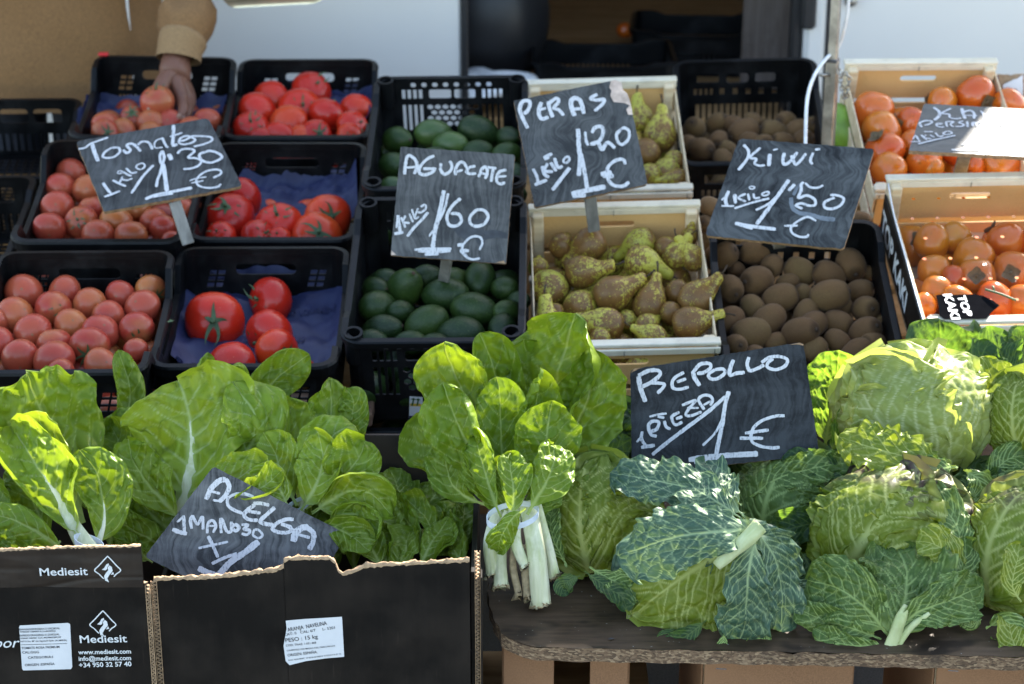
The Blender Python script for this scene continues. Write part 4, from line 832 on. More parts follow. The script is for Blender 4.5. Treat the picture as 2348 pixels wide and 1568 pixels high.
    sign('kak', 'chalk board reading Kaki Persimon, half in blinding sunlight', [(455,160),(2420,270),(2980,310),(3080,1260),(2300,1165),(165,1050)], Z, [.93, 3.56, .862], 14, 3, S, .2053, ((2212, 352), (2200, 396), 15, 3.46), thick=.007)
    Z = zoom(2430, 1310, .3571)
    S = [([(150,430),(170,560),(222,702)],50),([(150,420),(270,367),(370,372),(378,420),(280,500),(170,550)],44),([(280,500),(420,512),(418,550),(358,612)],38),([(640,390),(550,440),(515,500),(530,560),(600,572),(690,548)],36),([(570,490),(662,460)],34),([(740,380),(760,450),(812,528)],46),([(740,390),(820,300),(920,292),(930,340),(860,388),(790,400)],38),([(980,357),(912,410),(930,455),(1000,458),(1085,400),(1070,352)],36,1),([(1182,255),(1150,330),(1142,418),(1220,397),(1300,390)],40),([(1350,225),(1332,300),(1360,368),(1430,350),(1512,310)],38),([(1490,280),(1570,227),(1680,215),(1768,250),(1740,320),(1640,358),(1552,330),(1560,280),(1610,242)],36),
     ([(187,1035),(180,1110),(225,1185)],34),([(180,1090),(130,1145)],24),([(180,1205),(320,1182)],38),([(342,1085),(282,1060),(257,970),(300,922),(368,930),(350,1000),(290,1032)],36),([(430,920),(450,980),(492,1005)],34),([(270,870),(350,850),(452,836)],24),([(360,870),(425,882)],28),([(590,822),(512,870),(530,940),(562,960),(622,930)],34),([(560,892),(622,872)],34),([(625,745),(770,692),(700,780),(662,850),(720,860),(832,820)],30),([(680,775),(800,775)],20),([(862,790),(802,690),(850,640),(920,642),(958,690),(930,745)],34),([(860,742),(935,700)],24),([(1090,655),(900,820),(700,970),(500,1120),(300,1282)],38),
     ([(1130,600),(1090,750),(1060,950),(1030,1100),(990,1290)],46),([(1060,900),(980,1050),(850,1182)],26),([(700,1340),(900,1312),(1150,1290),(1440,1275)],58),([(760,1368),(1000,1332)],46),([(1735,860),(1640,865),(1500,910),(1410,980),(1372,1070),(1392,1150),(1490,1195),(1600,1210),(1680,1205)],34),([(1310,1050),(1560,1015)],34),([(1255,1105),(1500,1105)],36)]
    sign('rep', 'large dark chalk board reading Repollo 1 pieza 1 standing among the cabbages', [(60,380),(95,350),(1900,62),(1945,75),(2112,1235),(2105,1280),(1990,1300),(75,1500)], Z, [.304, 2.70, .64], 62, -4, S, .3571, ((1640, 1060), (1640, 1200), 16, 2.72), thick=.011, extra=[('bare_corner', [(95,350),(190,330),(62,395)], 'board_edge', .0005), ('bare_corner', [(1790,88),(1900,64),(1944,80),(1944,95),(1870,82)], 'board_edge', .0005), ('bare_corner', [(76,1405),(180,1480),(77,1498)], 'board_edge', .0005)])
    Z = zoom(550, 1800, .3492)
    S = [([(722,402),(780,282),(870,200),(932,182)],60),([(940,182),(978,260),(940,360),(868,430)],50),([(780,317),(872,342)],28),([(800,415),(872,427)],26),([(1245,380),(1150,347),(1040,352),(962,400),(970,480),(1040,530),(1120,560)],36),([(1420,472),(1330,452),(1250,450)],38),([(1262,470),(1190,520),(1142,580),(1190,630),(1290,640)],42),([(1200,542),(1322,560)],36),([(1482,500),(1400,572),(1322,650),(1380,680),(1462,690)],46),([(1690,630),(1600,632),(1500,680),(1462,740),(1540,775),(1650,770),(1660,720),(1560,682)],42),([(1640,722),(1702,752)],28),([(1692,870),(1720,780),(1790,722),(1850,720)],72),([(1850,720),(1918,790),(1910,890),(1870,960)],56),([(1760,802),(1872,832)],34),
     ([(470,590),(477,680),(480,770)],34),([(465,602),(400,660)],24),([(350,742),(420,770),(502,790)],46),([(560,730),(547,640),(572,590)],38),([(572,590),(625,685),(680,600),(687,742)],32),([(732,782),(742,680),(790,640),(830,700),(800,775)],30),([(760,702),(832,702)],22),([(890,780),(880,640),(902,640),(950,760),(1000,760),(1002,660)],34),([(1040,680),(1012,720),(1050,758),(1088,720)],36,1),([(1120,690),(1190,692),(1140,740),(1210,752),(1180,800),(1120,790)],32),([(1262,740),(1242,800),(1300,838),(1350,810),(1310,752)],28,1),
     ([(745,820),(800,930),(852,1050)],38),([(640,950),(800,915),(962,880)],28),([(1300,880),(1150,1000),(1000,1100),(850,1260)],72),([(1060,1010),(920,1060),(790,1122)],36),([(640,1175),(720,1212),(850,1262)],62)]
    sign('ace', 'chalk board reading Acelga 1 manojo x 1, slanting behind a torn carton', [(785,60),(820,48),(2240,770),(2265,805),(1760,1790),(1690,1855),(62,1060),(52,1022)], Z, [-.37, 2.46, .53], 62, 4, S, .3492, thick=.009)
# ================================================================== THE PLACE
# ------------------------------------------------------------------ ground
g = put('ground', mesh('ground', *box((0, 40, -.05), (240, 240, .1)), M['asphalt'])); tag(g, 'dark asphalt ground of the market street', kind='structure')
# ------------------------------------------------------------------ the van behind the stall (its body throws the stall into shade)
VY, VTOP, VX1, VX0 = 4.98, 2.725, 1.70, -3.6
OX0, OX1 = at_y(1060, 90, VY)[0], at_y(1846, 90, VY)[0]
van = thing('delivery_van', 'white delivery van parked behind the stall with its side door slid open', 'van', ((VX0 + VX1) / 2, VY + .9, 0))
def vbox(nm, x0, x1, y0, y1, z0, z1, mat, bev=.01): return wpart(nm, *box(((x0 + x1) / 2, (y0 + y1) / 2, (z0 + z1) / 2), (x1 - x0, y1 - y0, z1 - z0), None, bev), M[mat], van, False)
vbox('body_panel', VX0, OX0, VY, VY + .05, .30, VTOP, 'white_paint'); vbox('body_panel', OX1 + .055, VX1, VY, VY + .05, .30, VTOP, 'white_paint')
vbox('body_panel', OX0, OX1 + .055, VY + .001, VY + .05, 2.2, VTOP, 'white_paint', .002)
vbox('roof', VX0, VX1, VY + .05, VY + 1.85, VTOP - .06, VTOP, 'white_paint'); vbox('rear_wall', VX1 - .05, VX1, VY + .05, VY + 1.85, .3, VTOP - .06, 'white_paint'); vbox('front_wall', VX0, VX0 + .05, VY + .05, VY + 1.85, .3, VTOP - .06, 'white_paint')
vbox('far_wall', VX0 + .05, VX1 - .05, VY + 1.80, VY + 1.85, .3, VTOP - .06, 'ply'); vbox('load_floor', OX0 - .5, VX1 - .06, VY + .06, VY + 1.79, .40, .43, 'ply', .003)
vbox('bulkhead', OX0 - .55, OX0 - .5, VY + .06, VY + 1.79, .43, VTOP - .07, 'ply'); vbox('door_sill', OX0, OX1 + .055, VY - .02, VY + .06, .33, .402, 'black_trim')
vbox('door_frame', OX1 - .005, OX1 + .05, VY - .012, VY + .04, .43, 2.2, 'white_paint', .012); vbox('door_seal', OX1 - .035, OX1 - .008, VY + .005, VY + .06, .43, 2.2, 'black_trim', .008)
vbox('door_seal', OX1 + .046, OX1 + .06, VY - .004, VY + .02, .43, 2.2, 'black_trim', .004); vbox('door_seal', OX0 - .004, OX0 + .014, VY - .006, VY + .05, .43, 2.2, 'black_trim', .004)
p = at_y(1855, 12, VY - .02); V, F = box(p, (.036, .02, .12), None, .008); h = wpart('door_latch', V, F, M['black_trim'], van, False)
p = at_y(1950, 2, VY - .02); V, F = lathe_grid(lambda t, q: np.stack([.016 * np.sin(t) * np.cos(q), .016 * np.sin(t) * np.sin(q), .016 * np.cos(t) + 0 * q], -1), 14, 10); wpart('knob', V + p, F, M['steel'], van)
p = at_y(1565, -4, VY - .004)
for x in (VX0 + .8, VX1 - .7):
    for y in (VY + .12, VY + 1.72):
        a = np.linspace(0, 2 * np.pi, 28, endpoint=False); V, F = tube([(x, y - .1, .32), (x, y + .1, .32)], .32, 28); w = wpart('wheel', V, F, M['black_trim'], van, False); V, F = tube([(x, y - .106, .32), (x, y + .106, .32)], .19, 20); wpart('hub', V + np.array([0, 0, 0]), F, M['steel'], van, False)
# added canopy on the right, never in view; placed to shade the front right cabbages
aw = thing('added_canopy', 'unseen canvas canopy added over the right end of the stall for shade', 'added_canopy', (2.3, 4.55, 2.66))
U, W_ = np.meshgrid(np.linspace(0, 1, 24), np.linspace(0, 1, 14)); wpart('canvas', np.stack([1.70 + 1.3 * U, 4.02 + .90 * W_, 2.67 - .03 * np.sin(np.pi * U) + .02 * W_], -1).reshape(-1, 3), grid_faces(14, 24), m_plain('awning canvas', (.45, .43, .38), .8, 60, .1), aw)
for x_, y_ in ((2.96, 4.06), (2.96, 4.88)): wpart('post', *box((x_, y_, 1.33), (.03, .03, 2.66), None, .003), M['steel'], aw, False)
for y_ in (4.04, 4.90): wpart('frame_bar', *box((2.35, y_, 2.645), (1.30, .022, .022), None, .003), M['steel'], aw, False)
# things in the van
def vcrate(u, v, y, s, rz, label, dz=0., kind='flat'):
    c = at_y(u, v, y); c[2] = .43 + .13 * s + dz; t = thing('plastic_crate', label, 'crate', c, rot(0, 0, math.radians(rz)) * s, 'crates in the dark van')
    for nm, me, mm in crate_kind(kind): put(nm, me, t, M=mm.tolist())
    return t
vcrate(1382, 110, 5.25, .95, 90, 'large empty black crate on the van floor, nearest the open door'); vcrate(1600, 70, 5.62, .95, 84, 'black crate further inside the dark van, behind the large empty one')
for k, (u, v) in enumerate([(1478, 66), (1432, 70)]):
    p = at_y(u, v, 5.85); o = put('orange', KAK[k], None, p); o.scale = (.62,) * 3; tag(o, ('brighter' if k == 0 else 'dimmer') + ' orange glimpsed inside the dark van above the black crate', 'orange')
V, F = lathe_grid(lambda t, q: np.stack([.17 * (1 + .1 * np.sin(3 * q)) * np.sin(t) * np.cos(q), .13 * np.sin(t) * np.sin(q), .20 * np.cos(t) * (1 + .08 * np.cos(2 * q))], -1), 26, 18)
p = at_y(1110, 60, 5.35); o = put('sack', mesh('sack', V + 0, F, M['black_trim'], True), None, (p[0], p[1], .62)); tag(o, 'black sack slumped at the left edge of the van opening', 'sack')
V, F = lathe_grid(lambda t, q: np.stack([.16 * np.sin(t) * np.cos(q), .10 * np.sin(t) * np.sin(q), .035 * np.cos(t) + .012 * np.sin(5 * q) * np.sin(t)], -1), 26, 14)
p = at_y(1095, 92, 5.1); o = put('folded_cloth', mesh('folded_cloth', V, F, M['cable'], True), None, (p[0], p[1], .50)); tag(o, 'pale cloth lying at the left edge of the van opening', 'cloth')
V, F = box((0, 0, 0), (.20, .03, .62), None, .004); p = at_y(1790, 40, 5.35); o = put('plank', mesh('plank', V, F, m_wood('grey plank', (.10, .075, .06), (.17, .135, .115), (60, 60, 4), .8)), None, (p[0], p[1], .745)); o.rotation_euler = (math.radians(-6), 0, math.radians(-10)); tag(o, 'grey wooden plank leaning inside the van beside the door post', 'plank')
# ------------------------------------------------------------------ the rack the crates stand on
rack = thing('stall_rack', 'low wooden trestle carrying the rows of crates', 'trestle', (-.1, 3.6, 0))
def rbox(nm, c, d, mat='ply', R=None, bev=.004): return wpart(nm, *box(c, d, R, bev), M[mat], rack, False)
Rr = rot(math.radians(7), 0, 0)
for k in range(7): rbox('plank', (0, 3.02 + .195 * k, .345 + .0235 * k), (2.9, .17, .022), 'ply', Rr)
for x in (-1.3, -.45, .45, 1.2):
    for y in (3.05, 4.15): rbox('leg', (x, y, (.30 + (y - 3) * .12) / 2), (.06, .06, .30 + (y - 3) * .12))
    rbox('crossbar', (x, 3.6, .337), (.06, 1.25, .05), 'ply', Rr)
# ------------------------------------------------------------------ crates
CL = {}
def C(*a, **k): CL[a[0]] = (crate if a[1] in ('tom', 'avo', 'kiw', 'flat') else wood_crate)(*(a if a[1] in ('tom', 'avo', 'kiw', 'flat') else (a[0], *a[2:])), **k)
C('T1', 'tom', (-.712, 3.055, .632), 9.8, 0, 1.4, 'black crate of pink tomatoes at the front left')
C('T2', 'tom', (-.426, 3.139, .610), 10.2, 0, .6, 'black crate lined with blue paper holding the few big red tomatoes')
C('T3', 'tom', (-.722, 3.500, .700), 11, .4, 1.5, 'black crate of pink tomatoes under the Tomates board')
C('T4', 'tom', (-.428, 3.604, .668), 10.5, 0, -.2, 'middle black crate of red tomatoes beside the Tomates board')
C('T5', 'tom', (-.722, 4.005, .745), 10.5, 1.5, 2, 'black crate of pink tomatoes that the hand reaches into')
C('T6', 'tom', (-.433, 4.086, .722), 10, 0, .8, 'back black crate heaped with red tomatoes')
C('A1', 'avo', (-.125, 3.199, .656), 19, -1, -1.2, 'front black crate of avocados behind the chard')
C('A2', 'avo', (-.120, 3.659, .766), 17, -1, -1.2, 'back black crate of avocados with a honeycomb wall')
C('A0', 'avo', (-.122, 3.225, .475), 14, -1, -1.2, 'black crate under the front avocados with a palm tree sticker')
C('P1', 'wood', (.182, 3.219, .644), 18, -1.5, .3, 'front wooden crate of russet pears')
C('P2', 'wood', (.183, 3.801, .727), 17.5, -1.5, .4, 'back wooden crate of pears behind the Peras board')
C('P0', 'wood', (.184, 3.25, .505), 16, -1.5, .3, 'wooden crate stacked under the front pear crate')
C('K1', 'kiw', (.487, 3.165, .622), 20, 0, -.3, 'front black crate of kiwis under the Kiwi board')
C('K2', 'kiw', (.478, 3.966, .727), 17.5, -2, -2.5, 'back black crate of kiwis beside the steel pole')
C('B1', 'wood', (.803, 3.189, .701), 19.5, -.8, 1.5, 'wooden crate of film covered persimmons at the right edge')
C('B2', 'wood', (.806, 3.721, .769), 23, 0, 1.5, 'wooden crate of loose persimmons under the Kaki board')
C('E3', 'flat', (-1.055, 4.02, .655), 9, 0, 2, 'empty black crate at the far left of the back row')
C('E2', 'flat', (-1.045, 3.52, .630), 9, 0, 2, 'empty black lattice crate at the left edge of the middle row')
for k, (a, b) in {'T1': ('the front left crate', 'pink tomatoes in the front left crate'), 'T2': ('the blue paper crate', 'red tomatoes on blue paper'), 'T3': ('the crate under the Tomates board', 'pink tomatoes under the Tomates board'), 'T4': ('the middle red tomato crate', 'red tomatoes in the middle crate'),
                  'T5': ('the crate the hand reaches into', 'pink tomatoes by the hand'), 'T6': ('the back red tomato crate', 'red tomatoes in the back crate'), 'A1': ('the front avocado crate', 'avocados in the front crate'), 'A2': ('the back avocado crate', 'avocados in the back crate'),
                  'P1': ('the front pear crate', 'pears in the front crate'), 'P2': ('the back pear crate', 'pears in the back crate'), 'K1': ('the front kiwi crate', 'kiwis in the front crate'), 'K2': ('the back kiwi crate', 'kiwis in the back crate'), 'B1': ('the film covered crate', 'persimmons under film'), 'B2': ('the loose persimmon crate', 'loose persimmons'), 'P0': ('the crate under the front pears', 'pears in the lower crate'), 'A0': ('the crate under the front avocados', 'avocados in the lower crate')}.items(): PHRASE[k] = (a, b)
# little crates parts of their own
z = CL['T5']; V, F = box((-.132, -.19 + .385, .006), (.022, .012, .006), None, .002); lpart('red_mark', V, F, M['red_paint'], z)
# ------------------------------------------------------------------ fruit
Q = lambda x, y: (.3383 * x, 501 + .3383 * y)
for x, y, r, cal in [(160,505,132,0),(440,500,117,0),(815,520,102,0),(1022,490,112,(.5,.45)),(105,655,128,0),(365,615,128,(.55,.2)),(608,582,117,0),(967,607,127,0),(222,772,130,0),(482,725,117,0),(732,662,112,0),(925,747,120,(.12,.62)),
                     (682,772,127,0),(-12,845,112,0),(372,852,122,0),(607,867,138,(-.12,.5)),(135,940,128,0),(367,962,142,0),(682,992,117,0),(920,892,85,0),(415,1042,100,0),(-60,700,120,0)]:
    u, v = Q(x, y); fruit('pink', 'T1', u, v, r * .3383, cal or None, h=-.052)
for x, y, r, cal, pk in [(1452,690,198,(-.02,.05),2),(1830,560,156,(-.68,-.1),1),(1825,780,166,(-.6,.45),3),(1872,895,152,(.75,.2),0),(1565,992,160,0,1),(2085,1015,60,0,0)]:
    u, v = Q(x, y); fruit('red', 'T2', u, v, r * .3383, cal or None, h=-.070, pick=pk)
for u, v, r, cal in [(163,396,34,0),(137,431,36,0),(130,477,40,0),(202,435,36,0),(212,478,32,0),(186,510,39,(-.25,-.15)),(267,511,40,0),(352,506,31,0),(374,524,33,0),(113,524,38,0),(225,540,38,0),(301,541,39,0),(250,470,36,0),(312,478,36,0),(420,482,30,0),(395,555,26,0)]:
    fruit('pink', 'T3', u, v, r, cal or None, h=-.055)
for u, v, r, cal, pk in [(555,459,49,(-.6,.2),0),(524,499,58,(-.15,-.55),0),(639,518,54,(-.1,-.6),1),(750,502,55,(.25,-.15),2),(506,545,37,(-.3,-.5),3),(590,546,42,(.6,-.4),1),(640,549,30,(-.2,-.5),3),(727,543,57,(.1,-.2),2)]:
    fruit('red', 'T4', u, v, r, cal, h=-.060, pick=pk)
for u, v, r, cal in [(244,290,36,0),(306,273,32,(-.15,-.5)),(242,306,34,(.2,-.1)),(347,285,36,0),(387,283,33,0),(475,279,33,0),(285,300,30,0),(440,300,34,0),(345,306,30,0)]:
    fruit('pink', 'T5', u, v, r, cal or None, h=-.055)
for u, v, r, cal in [(622,226,41,0),(589,255,44,0),(714,211,46,(.3,-.55)),(687,250,47,(.2,-.25)),(748,264,43,0),(661,282,44,0),(575,296,41,(0,-.55)),(641,316,38,(-.5,.1)),(724,313,38,(.3,-.3)),(815,250,36,0),(808,289,36,(.6,-.3)),(800,313,30,(.4,-.2)),(600,318,30,0),(690,316,30,0)]:
    fruit('red', 'T6', u, v, r, cal or None, h=-.045)
for u, v, r, gr in [(912,321,(34,34,0),0),(992,305,(44,36,5),1),(1098,303,(50,35,-22),0),(1166,315,28,0),(1032,332,(42,28,0),1),(1095,348,(38,26,0),0),(1163,352,(36,30,0),0),(900,380,34,0),(895,428,(32,24,10),1),(1180,398,28,0),(1000,365,(40,30,0),0),(1060,385,36,0),(1125,395,(40,30,20),0),(960,400,34,0),(1020,425,(38,28,0),0),(1100,430,34,0)]:
    fruit('avo', 'A2', u, v, r, h=-.062, pick=AVOG if gr else None)
for u, v, r in [(928,660,(46,41,60)),(867,704,42),(977,635,(40,34,0)),(1021,677,(56,30,2)),(1100,640,(40,38,80)),(877,755,(47,36,10)),(977,741,(54,36,25)),(1087,711,(56,35,-8)),(1055,766,(56,28,4)),(1151,755,(36,32,80)),(850,783,(40,27,0)),(940,786,(40,24,0)),(1163,716,32),(1156,662,32),(862,662,30),(919,715,30),(1000,792,(40,22,0)),(1165,786,30),(1040,640,30),(885,640,(34,26,0)),(1190,690,26)]:
    fruit('avo', 'A1', u, v, r, h=-.074)
ZP = lambda x, y: (784 + .3383 * x, 501 + .3383 * y)
for x, y, r, tip, dz in [(1485,185,88,0,0),(1675,175,112,(1450,325),.012),(2020,165,105,(1800,275),.0),(1625,365,112,(1905,335),.014),(1405,475,130,0,0),(1400,745,112,(1335,505),.01),(1610,595,112,0,0),(1830,510,126,(2085,405),.016),(2030,300,116,(2310,395),.012),(2085,590,118,(2150,390),0),(1790,720,118,(1590,660),0),(2065,725,82,0,0),(2110,800,86,(1880,720),.01),
                         (2400,545,118,(2540,430),.016),(2352,710,112,(2470,690),.014),(2380,270,85,(2290,120),0),(2350,130,60,(2380,20),0),(2270,500,85,0,0),(2200,200,80,0,0),(1445,640,66,0,0),(2260,255,90,(2350,150),0),(1330,330,70,0,0),(1750,815,75,0,0),(1930,690,70,0,-.01),(1500,830,80,0,-.005),(2230,640,80,0,0)]:
    u, v = ZP(x, y); fruit('pear', 'P1', u, v, r * .3383, ax=ZP(*tip) if tip else None, h=-.052, dz=dz)
for u, v, r, tip in [(1468,275,31,(1460,248)),(1513,312,37,(1521,262)),(1527,392,31,0),(1490,402,28,0),(1552,412,27,(1490,420)),(1480,350,34,0),(1440,330,34,0),(1390,320,36,0),(1320,320,36,0),(1260,330,36,0),(1420,400,34,0),(1340,400,36,0),(1545,370,26,0)]:
    fruit('pear', 'P2', u, v, r, ax=tip or None, h=-.055)
for u, v, r, ax in [(1593,294,29,0),(1608,342,33,(.05,.15)),(1647,322,27,0),(1644,281,26,(.3,.1)),(1683,288,27,0),(1705,303,36,0),(1727,277,22,0),(1773,301,31,0),(1801,278,27,(.1,-.2)),(1829,298,29,0),(1861,291,28,0),(1842,320,27,0),(1717,323,25,0),(1658,366,26,(.2,-.1)),(1669,342,22,0),(1795,326,27,0),(1750,330,28,0),(1700,360,28,0),(1575,330,26,0)]:
    fruit('kiwi', 'K2', u, v, r, ax or None, h=-.088)
ZK = lambda x, y: (1568 + .3385 * x, 501 + .3385 * y)
for x, y, r, ax, dz in [(250,255,118,0,.012),(475,222,106,0,.012),(595,320,92,0,0),(492,422,120,0,.008),(310,475,107,(.7,.0),.006),(785,357,107,(.5,-.1),0),(980,387,112,(-.2,.05),.004),(1130,312,122,0,.008),(988,522,130,0,.022),(652,540,117,0,.006),(465,600,92,(-.1,-.3),0),(1190,490,92,0,0),(310,690,107,0,.004),(572,690,122,0,.006),(815,525,85,0,-.004),(825,645,100,0,0),(1230,615,106,0,.004),(788,772,126,0,.014),(870,722,112,0,.004),(450,782,132,0,.008),(1040,710,106,0,0),(1225,772,122,(.05,-.5),.006),(350,862,94,(.1,.2),.01),(1040,832,92,0,0),(1285,852,100,0,.004),(880,892,96,0,0),(1170,912,112,(.2,-.1),.004),(620,842,84,0,-.004),(1060,600,80,0,-.006),(220,420,80,0,-.006),(1310,985,70,0,0),(350,345,70,0,-.008),(185,-75,84,0,.052),(150,40,76,0,.03),(1195,10,70,0,.04),(1235,370,70,0,-.008),(700,440,80,0,-.008),(1330,700,70,0,-.008),(480,930,90,0,0),(720,950,96,0,0),(960,985,96,0,0)]:
    u, v = ZK(x, y); fruit('kiwi', 'K1', u, v, r * .3385, ax or None, h=-.078, dz=dz)
for u, v, r, cal in [(2001,257,50,(.1,.45)),(2020,300,48,0),(2088,282,38,0),(2028,346,48,(-.45,-.75)),(2092,333,36,0),(2037,389,42,0),(2118,371,42,0),(2160,235,38,0),(2237,221,49,(.55,.3)),(2140,386,26,0),(2296,376,46,0),(2238,381,22,0),(2190,345,36,0),(2290,300,44,0),(2150,300,40,0),(2230,310,44,0),(2310,240,40,0)]:
    fruit('kaki', 'B2', u, v, r, cal or None, h=-.052)
for u, v, r, cal in [(2137,556,46,0),(2231,593,50,0),(2302,556,50,0),(2140,622,40,0),(2238,636,46,(0,-.1)),(2322,622,48,(-.1,.1)),(2147,668,38,0),(2192,692,40,0),(2280,690,46,0),(2342,690,40,0),(2190,545,38,0),(2185,640,34,0),(2120,700,30,0),(2370,560,44,0)]:
    fruit('kaki', 'B1', u, v, r, cal or None, h=-.058)
label_fruits()
p = at_plane(360, 234, POSE['T5'][0] + np.array([0, 0, .0]), np.array([0, 1., 0])) ; p = at_y(360, 234, 4.03)
held = put('tomato', TOM_P[1]); held.matrix_basis = Matrix.LocRotScale(Vector(p), Matrix(axis_R(facing(p, -.1, -.75), 1.).tolist()).to_quaternion(), (1.03,) * 3); put('calyx', CAL[1], held, (0, 0, RT0 * .84)); tag(held, 'pink tomato gripped between the reaching thumb and fingers', 'tomato')
for kd, k, r, h in [('pink', 'T1', .031, -.098), ('pink', 'T3', .031, -.10), ('pink', 'T5', .031, -.10), ('red', 'T4', .036, -.105), ('red', 'T6', .036, -.095), ('avo', 'A1', .035, -.125), ('avo', 'A2', .035, -.12), ('pear', 'P1', .034, -.098), ('pear', 'P2', .034, -.10), ('kiwi', 'K1', .026, -.122), ('kiwi', 'K2', .026, -.132), ('kaki', 'B1', .038, -.10), ('kaki', 'B2', .038, -.10), ('pear', 'P0', .03, -.07), ('avo', 'A0', .036, -.08)]:
    filler(kd, k, r, h)
# green fruit by the pole
p = at_y(1930, 292, 3.86); o = put('mango', mesh('mango', np.asarray(avo_fn(3)[0]) * .052, avo_fn(3)[1], m_plain('green mango skin', (.17, .30, .035), .4, 40, .25), True), None, p); o.rotation_euler = (math.radians(-35), math.radians(-22), 0); tag(o, 'light green mango half hidden behind the steel pole', 'mango')
# ------------------------------------------------------------------ blue paper linings
def paper(key, label, outline, h, seed, texts=(), amp=.006):
    c, R = POSE[key]; n = R[:, 2]; p0 = c + n * h; N = 40
    q = [at_plane(u, v, p0, n) for u, v in outline]; s = np.linspace(0, 1, N); A = np.array(q)
    U, Vv = np.meshgrid(s, s); G = ((A[0] * ((1 - U) * (1 - Vv))[..., None]) + A[1] * (U * (1 - Vv))[..., None] + A[2] * (U * Vv)[..., None] + A[3] * ((1 - U) * Vv)[..., None])
    hh = amp * (4.5 * np.abs(fbm(U * 3.1, Vv * 2.6, seed)) + 2.6 * np.abs(fbm(U * 7 + 3 * Vv, Vv * 5, seed + 2))) - .002; e = np.maximum(0, .08 - np.minimum(np.minimum(U, 1 - U), Vv * .9)) / .08
    hh = hh + e ** 1.5 * .022 + .006 * e * fbm(U * 9, Vv * 9, seed + 4); G = G + n * hh[..., None]
    o = put('blue_paper', mesh('blue_paper', G.reshape(-1, 3), grid_faces(N, N), M['paper_blue'], True)); tag(o, label, 'paper lining', 'blue paper linings')
    for body, a, b, hp, sz in texts:
        A0 = at_plane(*a, p0, n); B0 = at_plane(*b, p0, n); X = nrm(B0 - A0); Y = np.cross(n, X)
        V, F = text_geo(body, .012); V = V - [V[:, 0].min(), 0, 0]; w = np.linalg.norm(B0 - A0); W = A0 + np.outer(V[:, 0] * w / V[:, 0].max(), X) + np.outer(V[:, 1] * hp * px(A0) / .69, Y)
        # drape the lettering on the sheet
        Gp = G.reshape(-1, 3); k = np.array([np.argmin(((Gp - x) - np.outer((Gp - x) @ n, n)).__pow__(2).sum(1)) for x in W]); W = W + np.outer(((Gp[k] - W) @ n) + .0028, n)
        put('lettering', mesh('lettering', W, F, M['ink_blue']), o)
    return o
paper('T2', 'blue paper printed Agroponiente under the few big red tomatoes', [(440, 628), (795, 665), (770, 850), (395, 850)], -.094, 1, [('poniente', (600, 655), (468, 642), 24, 0), ('Agroponiente', (770, 712), (635, 728), 24, 0), ('Agro', (480, 838), (405, 846), 18, 0), ('poniente', (700, 800), (560, 790), 20, 0)], .007)
paper('T4', 'crumpled blue paper behind the middle red tomatoes', [(560, 432), (818, 412), (822, 520), (470, 535)], -.085, 2, (), .010)
paper('T6', 'blue paper showing at the sides of the back red tomatoes', [(556, 215), (862, 218), (850, 305), (520, 305)], -.082, 3, (), .010)
paper('T5', 'blue paper showing at the sides of the pink tomatoes by the hand', [(216, 240), (522, 256), (500, 312), (176, 304)], -.090, 4, (), .010)
# ------------------------------------------------------------------ the seller: only the coat side, one sleeve and one hand reach into the picture
def skin_mesh(name, nodes, edges, mat, parent, sub=2):
    me = bpy.data.meshes.new(name); me.from_pydata([tuple(map(float, n[0])) for n in nodes], edges, []); ob = bpy.data.objects.new(name, me); COL.objects.link(ob)
    md = ob.modifiers.new('s', 'SKIN'); md.use_smooth_shade = True; sb = ob.modifiers.new('d', 'SUBSURF'); sb.levels = sub; sb.render_levels = sub
    for i, sv in enumerate(me.skin_vertices[0].data):
        r = nodes[i][1]; sv.radius = (r, r) if np.isscalar(r) else r; sv.use_root = (i == 0)
    dg = bpy.context.evaluated_depsgraph_get(); nm = bpy.data.meshes.new_from_object(ob.evaluated_get(dg)); bpy.data.objects.remove(ob)
    V = np.array([tuple(v.co) for v in nm.vertices]); F = [tuple(p.vertices) for p in nm.polygons]; bpy.data.meshes.remove(nm); return V, F
PX, PY = -1.06, 4.52
man = thing('person', 'person in a long tan coat reaching down to take a pink tomato', 'person', (PX, PY, 0))
wr = at_y(404, 136, 4.15); kn = at_y(400, 188, 4.09); HK = px(kn)
def hp(u, v, y): return at_y(u, v, y)
nodes = [((PX, PY, .98), .13), ((PX, PY + .01, 1.2), .13), ((PX, PY, 1.40), .15), ((PX, PY - .02, 1.53), .062), ((PX + .01, PY - .06, 1.66), .10), ((PX + .015, PY - .08, 1.74), .085),
         ((PX - .20, PY, 1.42), .07), ((PX - .26, PY + .02, 1.12), .05), ((PX - .26, PY - .08, .88), .036), ((PX - .25, PY - .10, .78), (.045, .022)),
         ((PX + .20, PY - .02, 1.42), .07), (at_y(452, -260, 4.42), .046), (at_y(425, 40, 4.24), .036), (wr, .030), ((wr + kn) / 2, (.040, .034)), (kn, (.042, .034)),
         ((PX - .10, PY, .86), .10), ((PX - .11, PY - .01, .48), .065), ((PX - .11, PY + .03, .10), .045), ((PX - .12, PY - .12, .04), (.045, .03)),
         ((PX + .10, PY, .86), .10), ((PX + .11, PY - .01, .48), .065), ((PX + .11, PY + .03, .10), .045), ((PX + .12, PY - .12, .04), (.045, .03))]
E_ = [(0, 1), (1, 2), (2, 3), (3, 4), (4, 5), (2, 6), (6, 7), (7, 8), (8, 9), (2, 10), (10, 11), (11, 12), (12, 13), (13, 14), (14, 15), (0, 16), (16, 17), (17, 18), (18, 19), (0, 20), (20, 21), (21, 22), (22, 23)]
V, F = skin_mesh('body', nodes, E_, None, None); body = [V, F]
